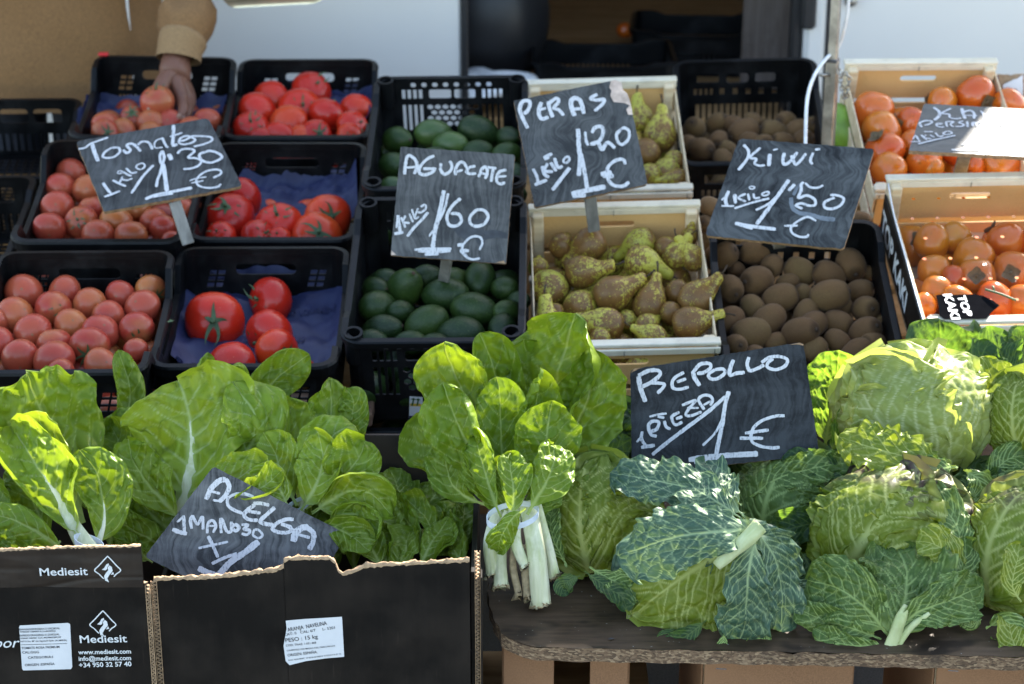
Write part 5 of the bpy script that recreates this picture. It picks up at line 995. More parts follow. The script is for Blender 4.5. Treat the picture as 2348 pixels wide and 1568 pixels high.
# five fingers, each its own tapering chain rooted in the palm, joined into the body mesh
Vb = [tuple(v) for v in V]; Fb = [tuple(f) for f in F]
fing = [[(386, 170, 4.27, .016), (368, 200, 4.235, .0145), (352, 232, 4.20, .0125), (346, 252, 4.19, .0095)],            # thumb, pressed on the tomato's near side
        [(408, 196, 4.25, .0125), (418, 226, 4.235, .0112), (421, 250, 4.20, .0100), (414, 270, 4.18, .0078)],
        [(418, 196, 4.265, .0125), (430, 230, 4.26, .0112), (431, 256, 4.22, .0098), (422, 275, 4.19, .0078)],
        [(400, 200, 4.29, .0120), (396, 232, 4.30, .0108), (388, 254, 4.28, .0094), (376, 266, 4.26, .0074)],
        [(424, 190, 4.29, .0110), (437, 218, 4.295, .0095), (439, 240, 4.275, .0085), (432, 256, 4.25, .0066)]]
dy = -.11
for f in fing:
    nd = [(kn * .55 + wr * .45 if False else at_y(400, 178, 4.10 + 0 * dy), .024)] + [(at_y(u, v, y - .175), r * 1.22) for u, v, y, r in f]
    v2, f2 = skin_mesh('finger', nd, [(i, i + 1) for i in range(len(nd) - 1)], None, None); n0 = len(Vb); Vb += [tuple(v) for v in v2]; Fb += [tuple(i + n0 for i in q) for q in f2]
nailV, nailF = [], []
for u, v, y in ((344, 251, 4.005), (412, 268, 3.995), (421, 273, 4.005)):
    c = at_y(u, v, y); Vn, Fn = lathe_grid(lambda t, q: np.stack([.0052 * np.sin(t) * np.cos(q), .0018 * np.sin(t) * np.sin(q), .0062 * np.cos(t) + 0 * q], -1), 10, 8); n0 = len(nailV); nailV += [tuple(p + c + np.array([0, -.006, .003])) for p in Vn]; nailF += [tuple(i + n0 for i in q) for q in Fn]
wpart('nails', np.array(nailV), nailF, m_plain('finger nails', (.30, .17, .12), .35), man)
# face, off the top of the picture
hd = np.array([PX + .012, PY - .075, 1.70])
def blob(c, r, mt, nm): V, F = lathe_grid(lambda t, q: np.stack([r[0] * np.sin(t) * np.cos(q), r[1] * np.sin(t) * np.sin(q), r[2] * np.cos(t) + 0 * q], -1), 16, 12); wpart(nm, V + np.asarray(c), F, M[mt], man)
for c, r in (((0, -.10, -.005), (.014, .022, .024)), ((0, -.088, -.055), (.024, .010, .006)), ((-.083, .0, 0), (.008, .018, .028)), ((.083, .0, 0), (.008, .018, .028))):
    V, F = lathe_grid(lambda t, q: np.stack([r[0] * np.sin(t) * np.cos(q), r[1] * np.sin(t) * np.sin(q), r[2] * np.cos(t) + 0 * q], -1), 14, 10); n0 = len(Vb); Vb += [tuple(p + hd + np.array(c)) for p in V]; Fb += [tuple(i + n0 for i in q) for q in F]
wpart('body', np.array(Vb), Fb, M['skin'], man)
for s in (-1, 1): blob(hd + np.array([s * .032, -.082, .018]), (.012, .010, .009), 'eye', 'eye')
blob(hd + np.array([0, .025, .045]), (.092, .098, .075), 'hair', 'hair')
# coat
rg = [(.615, .262, .175), (.70, .258, .172), (.80, .252, .168), (.95, .240, .155), (1.10, .225, .145), (1.28, .235, .145), (1.42, .225, .13), (1.50, .12, .10), (1.53, .085, .085)]
nz, nu = 46, 64; zz = np.linspace(.615, 1.53, nz); rx = np.interp(zz, [r[0] for r in rg], [r[1] for r in rg]); ry = np.interp(zz, [r[0] for r in rg], [r[2] for r in rg])
a = np.linspace(0, 2 * np.pi, nu, endpoint=False); A, Z_ = np.meshgrid(a, zz)
wv = 1 + .09 * fbm(A * 2.4 + 10, Z_ * 5, 3) * 1.2 + .040 * np.sin(A * 5 + 3 * fbm(A, Z_ * 2, 5)) * np.clip((1.0 - Z_) * 2.5, 0, 1) + .05 * fbm(A * 1.2 + Z_ * 9, Z_ * 5, 8, 2)
Vc = np.stack([PX + .01 + rx[:, None] * wv * np.cos(A), PY + .02 + ry[:, None] * wv * np.sin(A), Z_], -1).reshape(-1, 3)
Fc = [(i * nu + j, i * nu + (j + 1) % nu, (i + 1) * nu + (j + 1) % nu, (i + 1) * nu + j) for i in range(nz - 1) for j in range(nu)]; wpart('coat', Vc, Fc, M['jacket'], man)
Pz = [(PX + .246 * math.cos(q), PY + .02 + .19 * math.sin(q), z_) for q, z_ in ((-.52, .63), (-.54, .75), (-.56, .9), (-.6, 1.1))]; V, F = tube(Pz, .0035, 6); wpart('zip', V, F, M['cable'], man)
blob((PX + .246 * math.cos(-.53), PY + .01 + .19 * math.sin(-.53), .705), (.006, .006, .012), 'red_paint', 'zip_pull')
sl = catmull([(PX + .17, PY - .02, 1.44), at_y(470, -420, 4.46), at_y(452, -160, 4.36), at_y(433, 0, 4.25), at_y(423, 60, 4.20), at_y(420, 92, 4.17)], 40); rs = np.interp(np.linspace(0, 1, 40), [0, .4, .7, .85, .95, 1], [.080, .064, .052, .050, .049, .047])
V, F = tube(sl, rs, 36, cap=False); V = V.reshape(40, 36, 3); ii, jj = np.meshgrid(np.arange(40), np.arange(36), indexing='ij'); off = .020 * fbm(ii / 3.2, jj / 9., 4) + .011 * np.sin(ii * .9 + 3 * fbm(ii / 6., jj / 8., 6)) * (ii > 22)
V = V + (V - sl[:, None]) / rs[:, None, None] * off[..., None]; wpart('sleeve', V.reshape(-1, 3), F, M['jacket'], man)
cf = catmull([at_y(422, 84, 4.18), at_y(413, 112, 4.16), at_y(409, 137, 4.148)], 10); V, F = tube(cf, [.046, .050, .050, .049, .048, .047, .046, .046, .046, .046], 40, cap=False); V = V.reshape(10, 40, 3); V = V + (V - cf[:, None]) * (.02 * (np.arange(40) % 2))[None, :, None]; wpart('cuff', V.reshape(-1, 3), F, M['rib'], man)
sl = catmull([(PX - .17, PY, 1.44), (PX - .265, PY + .02, 1.12), (PX - .265, PY - .07, .90)], 20); V, F = tube(sl, np.linspace(.088, .05, 20), 24, cap=False); wpart('sleeve', V, F, M['jacket'], man)
for s in (-1, 1):
    P = catmull([(PX + s * .09, PY, .92), (PX + s * .11, PY, .48), (PX + s * .11, PY + .03, .07)], 16); V, F = tube(P, np.linspace(.115, .075, 16), 24, up=(0, 1, 0)); wpart('trouser_leg', V, F, M['trousers'], man)
    V, F = lathe_grid(lambda t, q: np.stack([.05 * np.sin(t) * np.cos(q), .14 * np.sin(t) * np.sin(q), np.maximum(.05 * np.cos(t), -.045) + 0 * q], -1), 18, 12); wpart('shoe', V + np.array([PX + s * .115, PY - .04, .047]), F, M['shoe'], man)

# ------------------------------------------------------------------ pole with cable and chain, hanging tray
pole = thing('steel_pole', 'square galvanised stall pole standing between the kiwis and the persimmons', 'pole', (at_y(1903, 300, 3.72)[0] - .0, 3.72, 0))
pb = at_y(1899, 330, 3.72); pt = at_y(1918, 0, 3.72); ax = nrm(pt - pb); kk = px(pb)
Rp = np.stack([nrm(np.cross([0, 1., 0], ax)), nrm(np.cross(ax, nrm(np.cross([0, 1., 0], ax)))), ax], 1) @ rot(0, 0, math.radians(-24))
b0 = pb - ax * (pb[2] / ax[2]); top = pb + ax * 1.75; mid_ = at_y(1907, 138, 3.72)
wpart('lower_tube', *box((b0 + mid_) / 2, (.0222, .0222, np.linalg.norm(mid_ - b0)), Rp, .002), M['steel'], pole, False); wpart('upper_tube', *box((mid_ + top) / 2, (.0172, .0172, np.linalg.norm(top - mid_)), Rp, .002), M['steel'], pole, False)
wpart('collar', *box(mid_, (.0240, .0240, .006), Rp, .001), M['dark_steel'], pole, False)
bo = at_y(1880, 172, 3.70); V, F = tube([bo, at_y(1900, 172, 3.71)], .0035, 8); wpart('bolt', V, F, M['steel'], pole)
V, F = tube(catmull([at_y(1950, -160, 3.73), at_y(1945, 0, 3.73), at_y(1936, 60, 3.735), at_y(1920, 110, 3.75), at_y(1893, 135, 3.70), at_y(1866, 175, 3.66), at_y(1850, 230, 3.62), at_y(1846, 330, 3.56), at_y(1846, 420, 3.5)], 60), .0034, 8); o = put('power_cable', mesh('power_cable', V, F, M['cable'], True)); tag(o, 'thin white cable curling off the steel pole behind the Kiwi board', 'cable')
ch = thing('chain', 'short steel chain looped beside the steel pole', 'chain', at_y(1930, 160, 3.69)); cp = catmull([at_y(1922, 150, 3.69), at_y(1926, 175, 3.685), at_y(1931, 205, 3.685), at_y(1938, 228, 3.685), at_y(1944, 200, 3.68), at_y(1947, 178, 3.68), at_y(1938, 168, 3.68), at_y(1930, 172, 3.69)], 18)
for i in range(17):
    c = (cp[i] + cp[i + 1]) / 2; d = cp[i + 1] - cp[i]; l = np.linalg.norm(d) * .72; d = nrm(d); sd = nrm(np.cross(d, [0, 1, .2])); sd = sd if i % 2 else nrm(np.cross(d, sd)); q = np.linspace(0, 2 * np.pi, 12, endpoint=False)
    V, F = tube(np.array([c + d * l * math.cos(x) + sd * .0042 * math.sin(x) for x in np.append(q, q[0])]), .0013, 5, cap=False); wpart('link', V, F, M['steel'], ch)
tray = thing('scale_pan', 'pale metal pan hanging in sunlight above the red tomatoes', 'scale pan', at_y(628, 3, 4.25)); c = at_y(628, 3, 4.25); k = px(c)
ol = [(x, y) for x, y in rrect(-.116, -.08, .116, .08, .035, 6)]; V = [(x * sc, y * sc, z_) for (x, y), sc, z_ in [(q, sc, z_) for sc, z_ in ((.90, 0.), (1.0, .022), (1.03, .024), (1.03, .020), (.99, .018), (.88, -.004)) for q in ol]]; m = len(ol)
F = [(i * m + j, i * m + (j + 1) % m, (i + 1) * m + (j + 1) % m, (i + 1) * m + j) for i in range(5) for j in range(m)] + [tuple(range(m)), tuple(range(5 * m, 6 * m))[::-1]]
R = rot(math.radians(12), math.radians(-3), 0); wpart('pan', np.array(V) @ R.T + c + np.array([0, .05, .012]), F, m_plain('pale tin', (.62, .56, .42), .3, 20, .1, Metallic=.6), tray)
for sx in (-1, 1):
    V, F = tube([c + np.array([sx * .112, .05, .03]), c + np.array([sx * .03, .05, .95])], .0025, 6); wpart('hanger', V, F, M['steel'], tray)
V, F = tube([c + np.array([-.05, .05, .95]), c + np.array([.05, .05, .95])], .006, 8); wpart('hook_bar', V, F, M['steel'], tray)
bar = thing('overhead_rail', 'steel rail running above the stall, joined to the pole', 'rail', (0, 3.72, 1.9)); V, F = tube([(-2.2, 4.30, 1.86), (1.6, 4.30, 1.86)], .014, 10); wpart('rail', V, F, M['steel'], bar)
# ------------------------------------------------------------------ torn carton behind the persimmons
tc = thing('torn_carton', 'torn white and purple carton behind the persimmon crate', 'carton', at_y(2310, 240, 3.86))
def sheet(parent, nm, px_pts, y0, mat, th=.004, tiltn=(0, -1, .15)):
    n = nrm(tiltn); p0 = at_y(*px_pts[0], y0); P = rough_edge(px_pts, 7., .7, 3); A = np.array([at_plane(u, v, p0, n) for u, v in P]); B = A - n * th; k = len(A)
    return wpart(nm, np.concatenate([A, B]), [tuple(range(k)), tuple(range(k, 2 * k))[::-1]] + [(i, k + i, k + (i + 1) % k, (i + 1) % k) for i in range(k)], M[mat] if isinstance(mat, str) else mat, parent, False)
sheet(tc, 'front_panel', [(2282, 172), (2400, 168), (2400, 250), (2300, 250), (2294, 215)], 3.93, 'card_raw'); sheet(tc, 'white_panel', [(2298, 196), (2345, 172), (2344, 232), (2306, 232)], 3.92, 'sticker', .002)
sheet(tc, 'dark_flap', [(2300, 238), (2323, 224), (2352, 240), (2400, 244), (2400, 262), (2310, 262)], 3.90, 'card_black', .003); sheet(tc, 'side_panel', [(2278, 172), (2286, 172), (2306, 250), (2296, 250)], 3.90, m_plain('purple print', (.10, .04, .08), .5), .003)

# ------------------------------------------------------------------ film, black sleeve and print of the persimmon crate
c1, R1 = POSE['B1']; n1 = R1[:, 2]; B1T = CL['B1']; loc1 = lambda x, y, z: c1 + R1 @ np.array([x, y, z])
sv = thing('carton_sleeve', 'black printed carton sleeve reading Top Kaki round the film covered persimmons', 'carton', loc1(-.1525, 0, -.05))
V, F = box((-.1525, -.01, -.062), (.003, .37, .078), None, .001); wpart('side_panel', V @ R1.T + c1, F, M['card_black'], sv, False)
O = loc1(-.1541, .165, -.088); print_text(sv, 'TOP KAKI', O, -R1[:, 1], n1, -R1[:, 0], .040, .235, .035, 'ink_white', .0006)
V, F = box((-.1525, -.01, -.105), (.0034, .37, .003), None, .0008); wpart('card_edge', V @ R1.T + c1, F, M['card_raw'], sv, False)
fu = np.linspace(0, 1, 48); U, W_ = np.meshgrid(fu, fu); G = np.stack([-.150 + .30 * U, -.188 + .362 * W_, -.020 + .010 * fbm(U * 3 + 1, W_ * 4, 4) + .012 * np.sin(np.pi * U) - .006 + .004 * fbm(U * 9, W_ * 3, 2)], -1).reshape(-1, 3)
fl = put('clear_film', mesh('clear_film', G @ R1.T + c1, grid_faces(48, 48), M['film'], True)); tag(fl, 'shiny clear film printed Top Kaki stretched over the persimmons', 'film')
V, F = tube(catmull([loc1(-.150, y, z) for y, z in ((.175, -.002), (.1, -.018), (0, -.020), (-.1, -.022), (-.188, -.022))], 24), .0014, 6); put('film_seam', mesh('film_seam', V, F, M['cable'], True), fl)
fg = n1; pf = c1 + n1 * -.005
for i in range(7):
    for j in range(6):
        if (i * 5 + j * 3) % 7 == 0: continue
        q = loc1(-.125 + .043 * i + .012 * (j % 2), -.14 + .055 * j, -.0075); aa = np.linspace(0, 2 * np.pi, 14, endpoint=False)
        put('punched_hole', mesh('punched_hole', [q + R1 @ np.array([.0033 * math.cos(x), .0033 * math.sin(x), .002]) for x in aa], [tuple(range(14))], M['kaki']), fl)
blk = [ZK(*p) for p in [(1705,525),(1722,518),(1800,520),(1960,516),(2020,525),(2085,555),(2136,592),(2080,640),(2045,682),(1760,684),(1728,660),(1722,600)]]
pe = c1 + n1 * .002; put('brand_patch', mesh('brand_patch', *poly_on(blk, pe, n1, .001), M['ink_black']), fl)
for body_, a_, b_, h_ in (('TOP', (1848, 530), (1900, 668), 48), ('KAKI', (1752, 520), (1812, 690), 52)):
    A = at_plane(*ZK(*a_), pe, n1); B = at_plane(*ZK(*b_), pe, n1); X = nrm(B - A); Y = np.cross(n1, X); V, F = text_geo(body_, .03); V = V - [V[:, 0].min(), 0, 0]; w = np.linalg.norm(B - A)
    W = A + np.outer(V[:, 0] * w / V[:, 0].max(), X) + np.outer(V[:, 1] * h_ * .3385 * px(A) * 1.1 / .69, Y) + n1 * .0022; put('lettering', mesh('lettering', W, F, M['ink_white']), fl)
for (u, v) in ((2240, 635), (2316, 618)):
    q = at_plane(u, v, c1 + n1 * -.02, n1); aa = np.linspace(0, 2 * np.pi, 20, endpoint=False); d = nrm(CAM - q)
o = None
for i, (a_, b_) in enumerate(((ZK(2040, 480), ZK(2250, 555)), (ZK(2100, 490), ZK(2090, 460)))):
    V, F = tube(catmull([at_plane(*a_, c1 + n1 * .008, n1), at_plane((a_[0] + b_[0]) / 2, (a_[1] + b_[1]) / 2 - 2, c1 + n1 * .012, n1), at_plane(*b_, c1 + n1 * .008, n1)], 8), .0018, 6)
    if o is None: o = put('leaf_stalk', mesh('leaf_stalk', V, F, M['calyx'], True)); tag(o, 'broken green stalk lying on the clear film', 'stalk')
    else: put('side_shoot', mesh('side_shoot', V, F, M['calyx'], True), o)
# palm tree sticker on the lower avocado crate, and the plank end under the tomatoes
st = thing('crate_label', 'small palm tree label on the front of the lower avocado crate', 'label', at_y(953, 940, 3.0)); py_ = at_plane(953, 940, POSE['A0'][0] + POSE['A0'][1] @ np.array([0, -.206, 0]), POSE['A0'][1] @ np.array([0, -1., 0])); ns = POSE['A0'][1] @ np.array([0, -1., 0])
for nm, pl, mt, lf in (('paper', [(939, 908), (969, 910), (969, 975), (937, 972)], 'sticker', .0004), ('sun_band', [(940, 924), (966, 925), (966, 931), (940, 930)], 'yellow_ink', .0008), ('foot_band', [(938, 952), (948, 953), (948, 973), (937, 972)], 'ink_blue', .0008), ('palm', [(943, 929), (946, 916), (941, 914), (948, 911), (954, 915), (949, 916), (947, 929)], 'green_ink', .0011), ('palm', [(954, 929), (957, 917), (952, 915), (959, 912), (964, 916), (960, 917), (958, 929)], 'green_ink', .0011), ('slip', [(949, 940), (972, 940), (972, 975), (950, 972)], 'sticker', .0012)): wpart(nm, *poly_on(pl, py_, ns, lf), M[mt], st, False)
a0 = at_y(852, 967, 3.0); V, F = box((a0[0] - .55, 3.0 + .05, a0[2]), (1.10, .09, .024), None, .003); o = put('wood_plank', mesh('wood_plank', V, F, m_wood('weathered plank', (.10, .055, .035), (.20, .125, .08), (5, 60, 60), .8))); tag(o, 'weathered plank end under the front tomato crates', 'plank')

# ------------------------------------------------------------------ table of chipboard on fruit crates
TZ = .430
edge = [(1118, 1330), (1120, 1372), (1128, 1405), (1143, 1440), (1165, 1462), (1195, 1475), (1258, 1484), (1461, 1488), (1568, 1490), (1900, 1496), (2347, 1506), (2700, 1514)]
E3 = [at_z(u, v, TZ) for u, v in edge]; E3 = [p for p in catmull(E3, 70)]; E3 = [np.array([p[0] + .0015 * math.sin(i * 2.3), p[1] + .0018 * math.sin(i * 1.7), TZ]) for i, p in enumerate(E3)]
bk = [np.array([E3[-1][0], 3.02, TZ]), np.array([E3[0][0] - .005, 3.02, TZ])]; P = np.array(E3 + bk); m = len(P); tb = thing('table_board', 'worn round cornered chipboard table top under the cabbages', 'table', P.mean(0))
low = P - np.array([0, 0, .020]); ins = P.copy(); ins[:, 1] += .001
wpart('top', P + [0, 0, 0], [tuple(range(m))[::-1]], M['table'], tb, False)
VV = np.concatenate([P - [0, 0, .0006], low]); g_ = np.random.default_rng(3); VV[:m - 2, 1] += g_.normal(0, .0012, m - 2); wpart('sawn_edge', VV, [(i, m + i, m + (i + 1) % m, (i + 1) % m) for i in range(m)] + [tuple(range(m, 2 * m))], M['osb'], tb, False)
def stand(u0, u1, y, label, tall=.408, gaps=True):
    x0 = at_y(u0, 1540, y)[0]; x1 = at_y(u1, 1540, y)[0]; t = thing('fruit_box', label, 'fruit box', ((x0 + x1) / 2, y + .16, 0), None, 'wooden fruit boxes under the table'); w = x1 - x0; xc = (x0 + x1) / 2
    def b(nm, c, d, mt, bv=.001): return wpart(nm, *box(c, d, None, bv), M[mt], t, False)
    for q in (-1, 1):
        for yy in (y + .008, y + .31): b('corner_post', (xc + q * (w / 2 - .012), yy + .012, tall / 2), (.022, .022, tall), 'pine')
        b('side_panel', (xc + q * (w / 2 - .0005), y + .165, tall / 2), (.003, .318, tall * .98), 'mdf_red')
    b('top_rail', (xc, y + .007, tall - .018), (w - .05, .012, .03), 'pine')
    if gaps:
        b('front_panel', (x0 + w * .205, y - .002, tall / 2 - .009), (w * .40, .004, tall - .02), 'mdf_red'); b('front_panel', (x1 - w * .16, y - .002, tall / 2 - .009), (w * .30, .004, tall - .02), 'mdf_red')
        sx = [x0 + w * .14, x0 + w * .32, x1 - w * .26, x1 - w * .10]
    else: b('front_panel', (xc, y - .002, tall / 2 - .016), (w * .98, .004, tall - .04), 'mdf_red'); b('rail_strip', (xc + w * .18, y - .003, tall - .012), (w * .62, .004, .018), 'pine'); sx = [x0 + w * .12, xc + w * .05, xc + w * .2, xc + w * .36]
    for i, s_ in enumerate(sx): wpart('staple', *box((s_, y - (.0045 if gaps or i == 0 else .0056), tall - (.020 if gaps else .045 if i == 0 else .012)), (.014, .001, .0013), rot(0, math.radians(g_.uniform(2, 9)), 0)), M['bright_steel'], t, False)
stand(1152, 1442, 2.40, 'brown fruit box under the rounded table corner'); stand(1610, 1958, 2.39, 'brown fruit box under the middle of the table', .408, False); stand(2142, 2480, 2.385, 'brown fruit box under the right end of the table', .408, False)

# ------------------------------------------------------------------ cartons with chard
def wall(parent, nm, top, y, zbot, mat, th=.005, rag=None, seed=1, inner='card_inside'):
    """standing cardboard sheet: top outline in pixels on the plane y, torn fibres on the upper edge"""
    A = np.array([at_y(u, v, y) for u, v in top]); k = len(A); B = A.copy(); B[:, 2] = zbot; o = np.array([0, th, 0])
    V = np.concatenate([A, B, A + o, B + o]); F = [(i, i + 1, k + i + 1, k + i) for i in range(k - 1)]
    m = 120; cum = np.concatenate([[0], np.cumsum(np.linalg.norm(np.diff(A, axis=0), axis=1))]); Q = np.stack([np.interp(np.linspace(0, 1, m), cum / cum[-1], A[:, i]) for i in range(3)], 1); q = np.linspace(0, 1, 30)
    G = Q[None] * (1 - q)[:, None, None] + np.stack([Q[:, 0], Q[:, 1], np.full(m, zbot)], 1)[None] * q[:, None, None]; U, W_ = np.meshgrid(np.linspace(0, 1, m), q); G[..., 1] += .0030 * np.abs(fbm(U * 3 + seed, W_ * 2, seed)) * np.minimum(1, 6 * W_) + .0018 * np.clip(1 - 14 * np.abs(fbm(U * 1.1 + seed, W_ * 1.3, seed + 3, 2)), 0, 1)
    wpart(nm, G.reshape(-1, 3), grid_faces(30, m), M[mat], parent, True)
    wpart(nm + '_lining', np.concatenate([A + o, B + o]), F, M[inner], parent, False)
    if rag is not None:
        g = np.random.default_rng(seed); m = 150; Q = catmull(A, 400) if False else np.stack([np.interp(np.linspace(0, 1, m), np.concatenate([[0], np.cumsum(np.linalg.norm(np.diff(A, axis=0), axis=1))]) / np.linalg.norm(np.diff(A, axis=0), axis=1).sum(), A[:, i]) for i in range(3)], 1)
        rows = []
        for (dyy, dz) in ((-.0006, -.0008), (-.0004, .002), (.0016, .0035), (.004, .003), (.0056, -.001)): q = Q.copy(); q[:, 1] += dyy; q[:, 2] += dz * rag * (1 + .9 * fbm(np.arange(m) / 3., np.full(m, dyy * 900), seed, 3) * 2) + .0006 * g.normal(0, 1, m); rows.append(q)
        wpart('torn_edge', np.concatenate(rows), grid_faces(5, m), M['card_raw'], parent, False)
BY = 2.335
bm = thing('cardboard_box', 'torn black carton with an orange weight label, holding chard', 'carton', at_y(715, 1500, BY), None, 'black cartons of chard'); zb = .235
top = [(352, 1331), (400, 1327), (470, 1327), (520, 1322), (575, 1315), (625, 1310), (651, 1302), (650, 1290), (662, 1284), (700, 1281), (755, 1281), (768, 1290), (775, 1310), (785, 1318), (810, 1312), (835, 1300), (880, 1297), (950, 1293), (1020, 1290), (1076, 1288)]
wall(bm, 'front_panel', top, BY, zb, 'card_black', rag=1.0, seed=5)
x0, x1 = at_y(352, 1400, BY)[0], at_y(1078, 1400, BY)[0]; ztl = at_y(352, 1331, BY)[2]; ztr = at_y(1080, 1290, BY)[2]
def bpan(parent, nm, c, d, mat='card_black', R=None): return wpart(nm, *box(c, d, R, .0006), M[mat], parent, False)
bpan(bm, 'side_panel', (x0 + .004, BY + .165, (zb + ztl - .075) / 2), (.006, .312, ztl - zb - .075)); zr2 = at_y(1082, 1196, 2.50)[2]
bpan(bm, 'side_panel', (x1 + .004, BY + .172, (zb + zr2) / 2), (.007, .31, zr2 - zb)); bpan(bm, 'back_panel', ((x0 + x1) / 2, BY + .33, (zb + .585) / 2), (x1 - x0 + .008, .006, .585 - zb), 'card_inside'); bpan(bm, 'bottom_panel', ((x0 + x1) / 2, BY + .165, zb), (x1 - x0 - .01, .31, .006), 'card_inside')
def flute(parent, x, y, z0, z1, w=.006, side=1):
    zs = np.arange(z0, z1, .0011); V = []; F = []
    for i, z_ in enumerate(zs): q = w * .5 * math.sin(i * math.pi / 2.5); V += [(x + q, y - .0012, z_ - .0004), (x + q, y - .0012, z_ + .0006), (x + q, y + .003, z_ + .0006), (x + q, y + .003, z_ - .0004)]
    for i in range(len(zs) - 1): F += [(4 * i, 4 * i + 4, 4 * i + 5, 4 * i + 1), (4 * i + 1, 4 * i + 5, 4 * i + 6, 4 * i + 2)]
    wpart('corrugation', V, F, M['card_raw'], parent, False)
    for s in (-1, 1): wpart('liner_edge', *box((x + s * (w / 2 + .0006), y, (z0 + z1) / 2), (.0009, .0024, z1 - z0)), M['card_raw'], parent, False)
flute(bm, x0 + .003, BY - .001, zb, ztl); flute(bm, x1 + .0095, BY + .010, zb, ztr + .012, .0052)
bpan(bm, 'outer_liner', (x1 + .0145, BY + .012, (zb + ztr) / 2 - .01), (.002, .03, ztr - zb - .02)); nF = np.array([0, -1., 0]); pF = np.array([0, BY, 0])
lb = [(655, 1422), (700, 1418), (737, 1416), (784, 1413), (789, 1505), (750, 1508), (700, 1515), (664, 1524), (655, 1515), (650, 1480), (657, 1440)]; wpart('weight_label', *poly_on(lb, pF, nF, .0008), M['sticker'], bm, False)
wpart('label_fold', *poly_on([(655, 1422), (663, 1422), (659, 1436)], pF, nF, .0016), M['ink_white'], bm, False)
for body_, a_, b_, h_ in (('ARANJA  NAVELINA', (660, 1447), (750, 1431), 9), ('CAT: II   CAL: 6/7', (652, 1457), (724, 1446), 6), ('L- 5201', (740, 1444), (768, 1440), 6), ('PESO : 15 kg', (655, 1471), (729, 1462), 9), ('COD. TRAZ: 1.651.468', (656, 1481), (725, 1474), 4.6), ('CONSERVADO CON: IMAZALIL, E-202, CERAS E-904 E-914', (658, 1492), (768, 1481), 3.6), ('ORIGEN: ESPAÑA.', (660, 1504), (728, 1496), 6.4), ('R.I.A. 46/41469/C  I.P.ES-B-46166013  R.G.S.E.A.A.:21.12', (662, 1514), (782, 1499), 3.4)): text_px(bm, body_, a_, b_, h_, pF, nF, mat='ink_black', lift=.0013, bold=.004)
bl = thing('cardboard_box', 'black carton with white seahorse logo and web address, holding chard', 'carton', at_y(150, 1450, BY - .012), None, 'black cartons of chard'); LY = BY - .014; zl = .235
wall(bl, 'front_panel', [(-330, 1342), (0, 1338), (40, 1336), (48, 1340), (160, 1343), (250, 1341), (338, 1336)], LY, zl, 'card_black', rag=.25, seed=8); wall(bl, 'flap', [(-330, 1262), (0, 1263), (160, 1256), (322, 1253)], LY - .004, at_y(0, 1342, LY)[2] - .001, 'card_flap', rag=.5, seed=9)
xl0, xl1 = at_y(-330, 1400, LY)[0], at_y(338, 1400, LY)[0]; zt = at_y(330, 1340, LY)[2]; bpan(bl, 'side_panel', (xl1 - .003, LY + .165, (zl + zt - .06) / 2), (.006, .315, zt - zl - .06)); bpan(bl, 'side_panel', (xl0 + .003, LY + .165, (zl + zt) / 2), (.006, .315, zt - zl)); bpan(bl, 'back_panel', ((xl0 + xl1) / 2, LY + .33, (zl + .56) / 2), (xl1 - xl0, .006, .56 - zl), 'card_inside'); bpan(bl, 'bottom_panel', ((xl0 + xl1) / 2, LY + .165, zl), (xl1 - xl0 - .01, .31, .006), 'card_inside')
flute(bl, xl1 + .0025, LY - .001, zl, zt, .004); pL = np.array([0, LY, 0]); pLf = np.array([0, LY - .004, 0])
idt = lambda p: p
def logo(parent, cx, cy, s, p0):
    T_ = lambda pts: [(cx + s * x, cy + s * y) for x, y in pts]
    V, F = ribbons([(T_([(-.28, .62), (-.62, .28)]), .085 * s), (T_([(-.62, .28), (-.93, .02), (-.62, -.33), (-.06, -.93), (.06, -.93), (.62, -.33), (.93, .02), (.62, .28), (.45, .47)]), .085 * s)], idt, 1., p0, nF, .0009, 0.); wpart('emblem_frame', V, F, M['ink_white'], parent, False)
    for nm, q in (('emblem_crest', [(-.42, -.02), (-.24, -.16), (-.10, -.40), (.06, -.48), (.10, -.36), (-.02, -.22), (-.05, -.05), (-.16, .02)]), ('emblem_body', [(.0, -.18), (.14, -.34), (.30, -.22), (.36, .06), (.12, .36), (-.02, .60), (.10, .88), (-.18, .74), (-.26, .44), (-.12, .20), (.04, .02)]), ('emblem_fin', [(.38, .12), (.46, .30), (.22, .34)])): wpart(nm, *poly_on(T_(q), p0, nF, .0009), M['ink_white'], parent, False)
logo(bl, 247, 1306, 32, pLf); logo(bl, 236, 1431, 32, pL)
for body_, a_, b_, h_, pp, bd in (('Mediesit', (92, 1319), (202, 1317), 18, pLf, .012), ('Mediesit', (184, 1473), (292, 1471), 18, pL, .012), ('www.mediesit.com', (180, 1499), (301, 1497), 10.5, pL, .02), ('info@mediesit.com', (181, 1514), (301, 1512), 10.5, pL, .02), ('+34 950 32 57 40', (182, 1529), (302, 1526), 11, pL, .02), ('Sabor', (-48, 1485), (42, 1483), 24, pL, .004)): text_px(bl, body_, a_, b_, h_, pp, nF, mat='ink_white', lift=.0009, bold=bd, shear=.35 if body_ == 'Sabor' else 0.)
wpart('paper_label', *poly_on([(46, 1433), (156, 1427), (161, 1430), (166, 1528), (163, 1533), (54, 1536), (51, 1532), (44, 1437)], pL, nF, .0009), M['sticker'], bl, False)
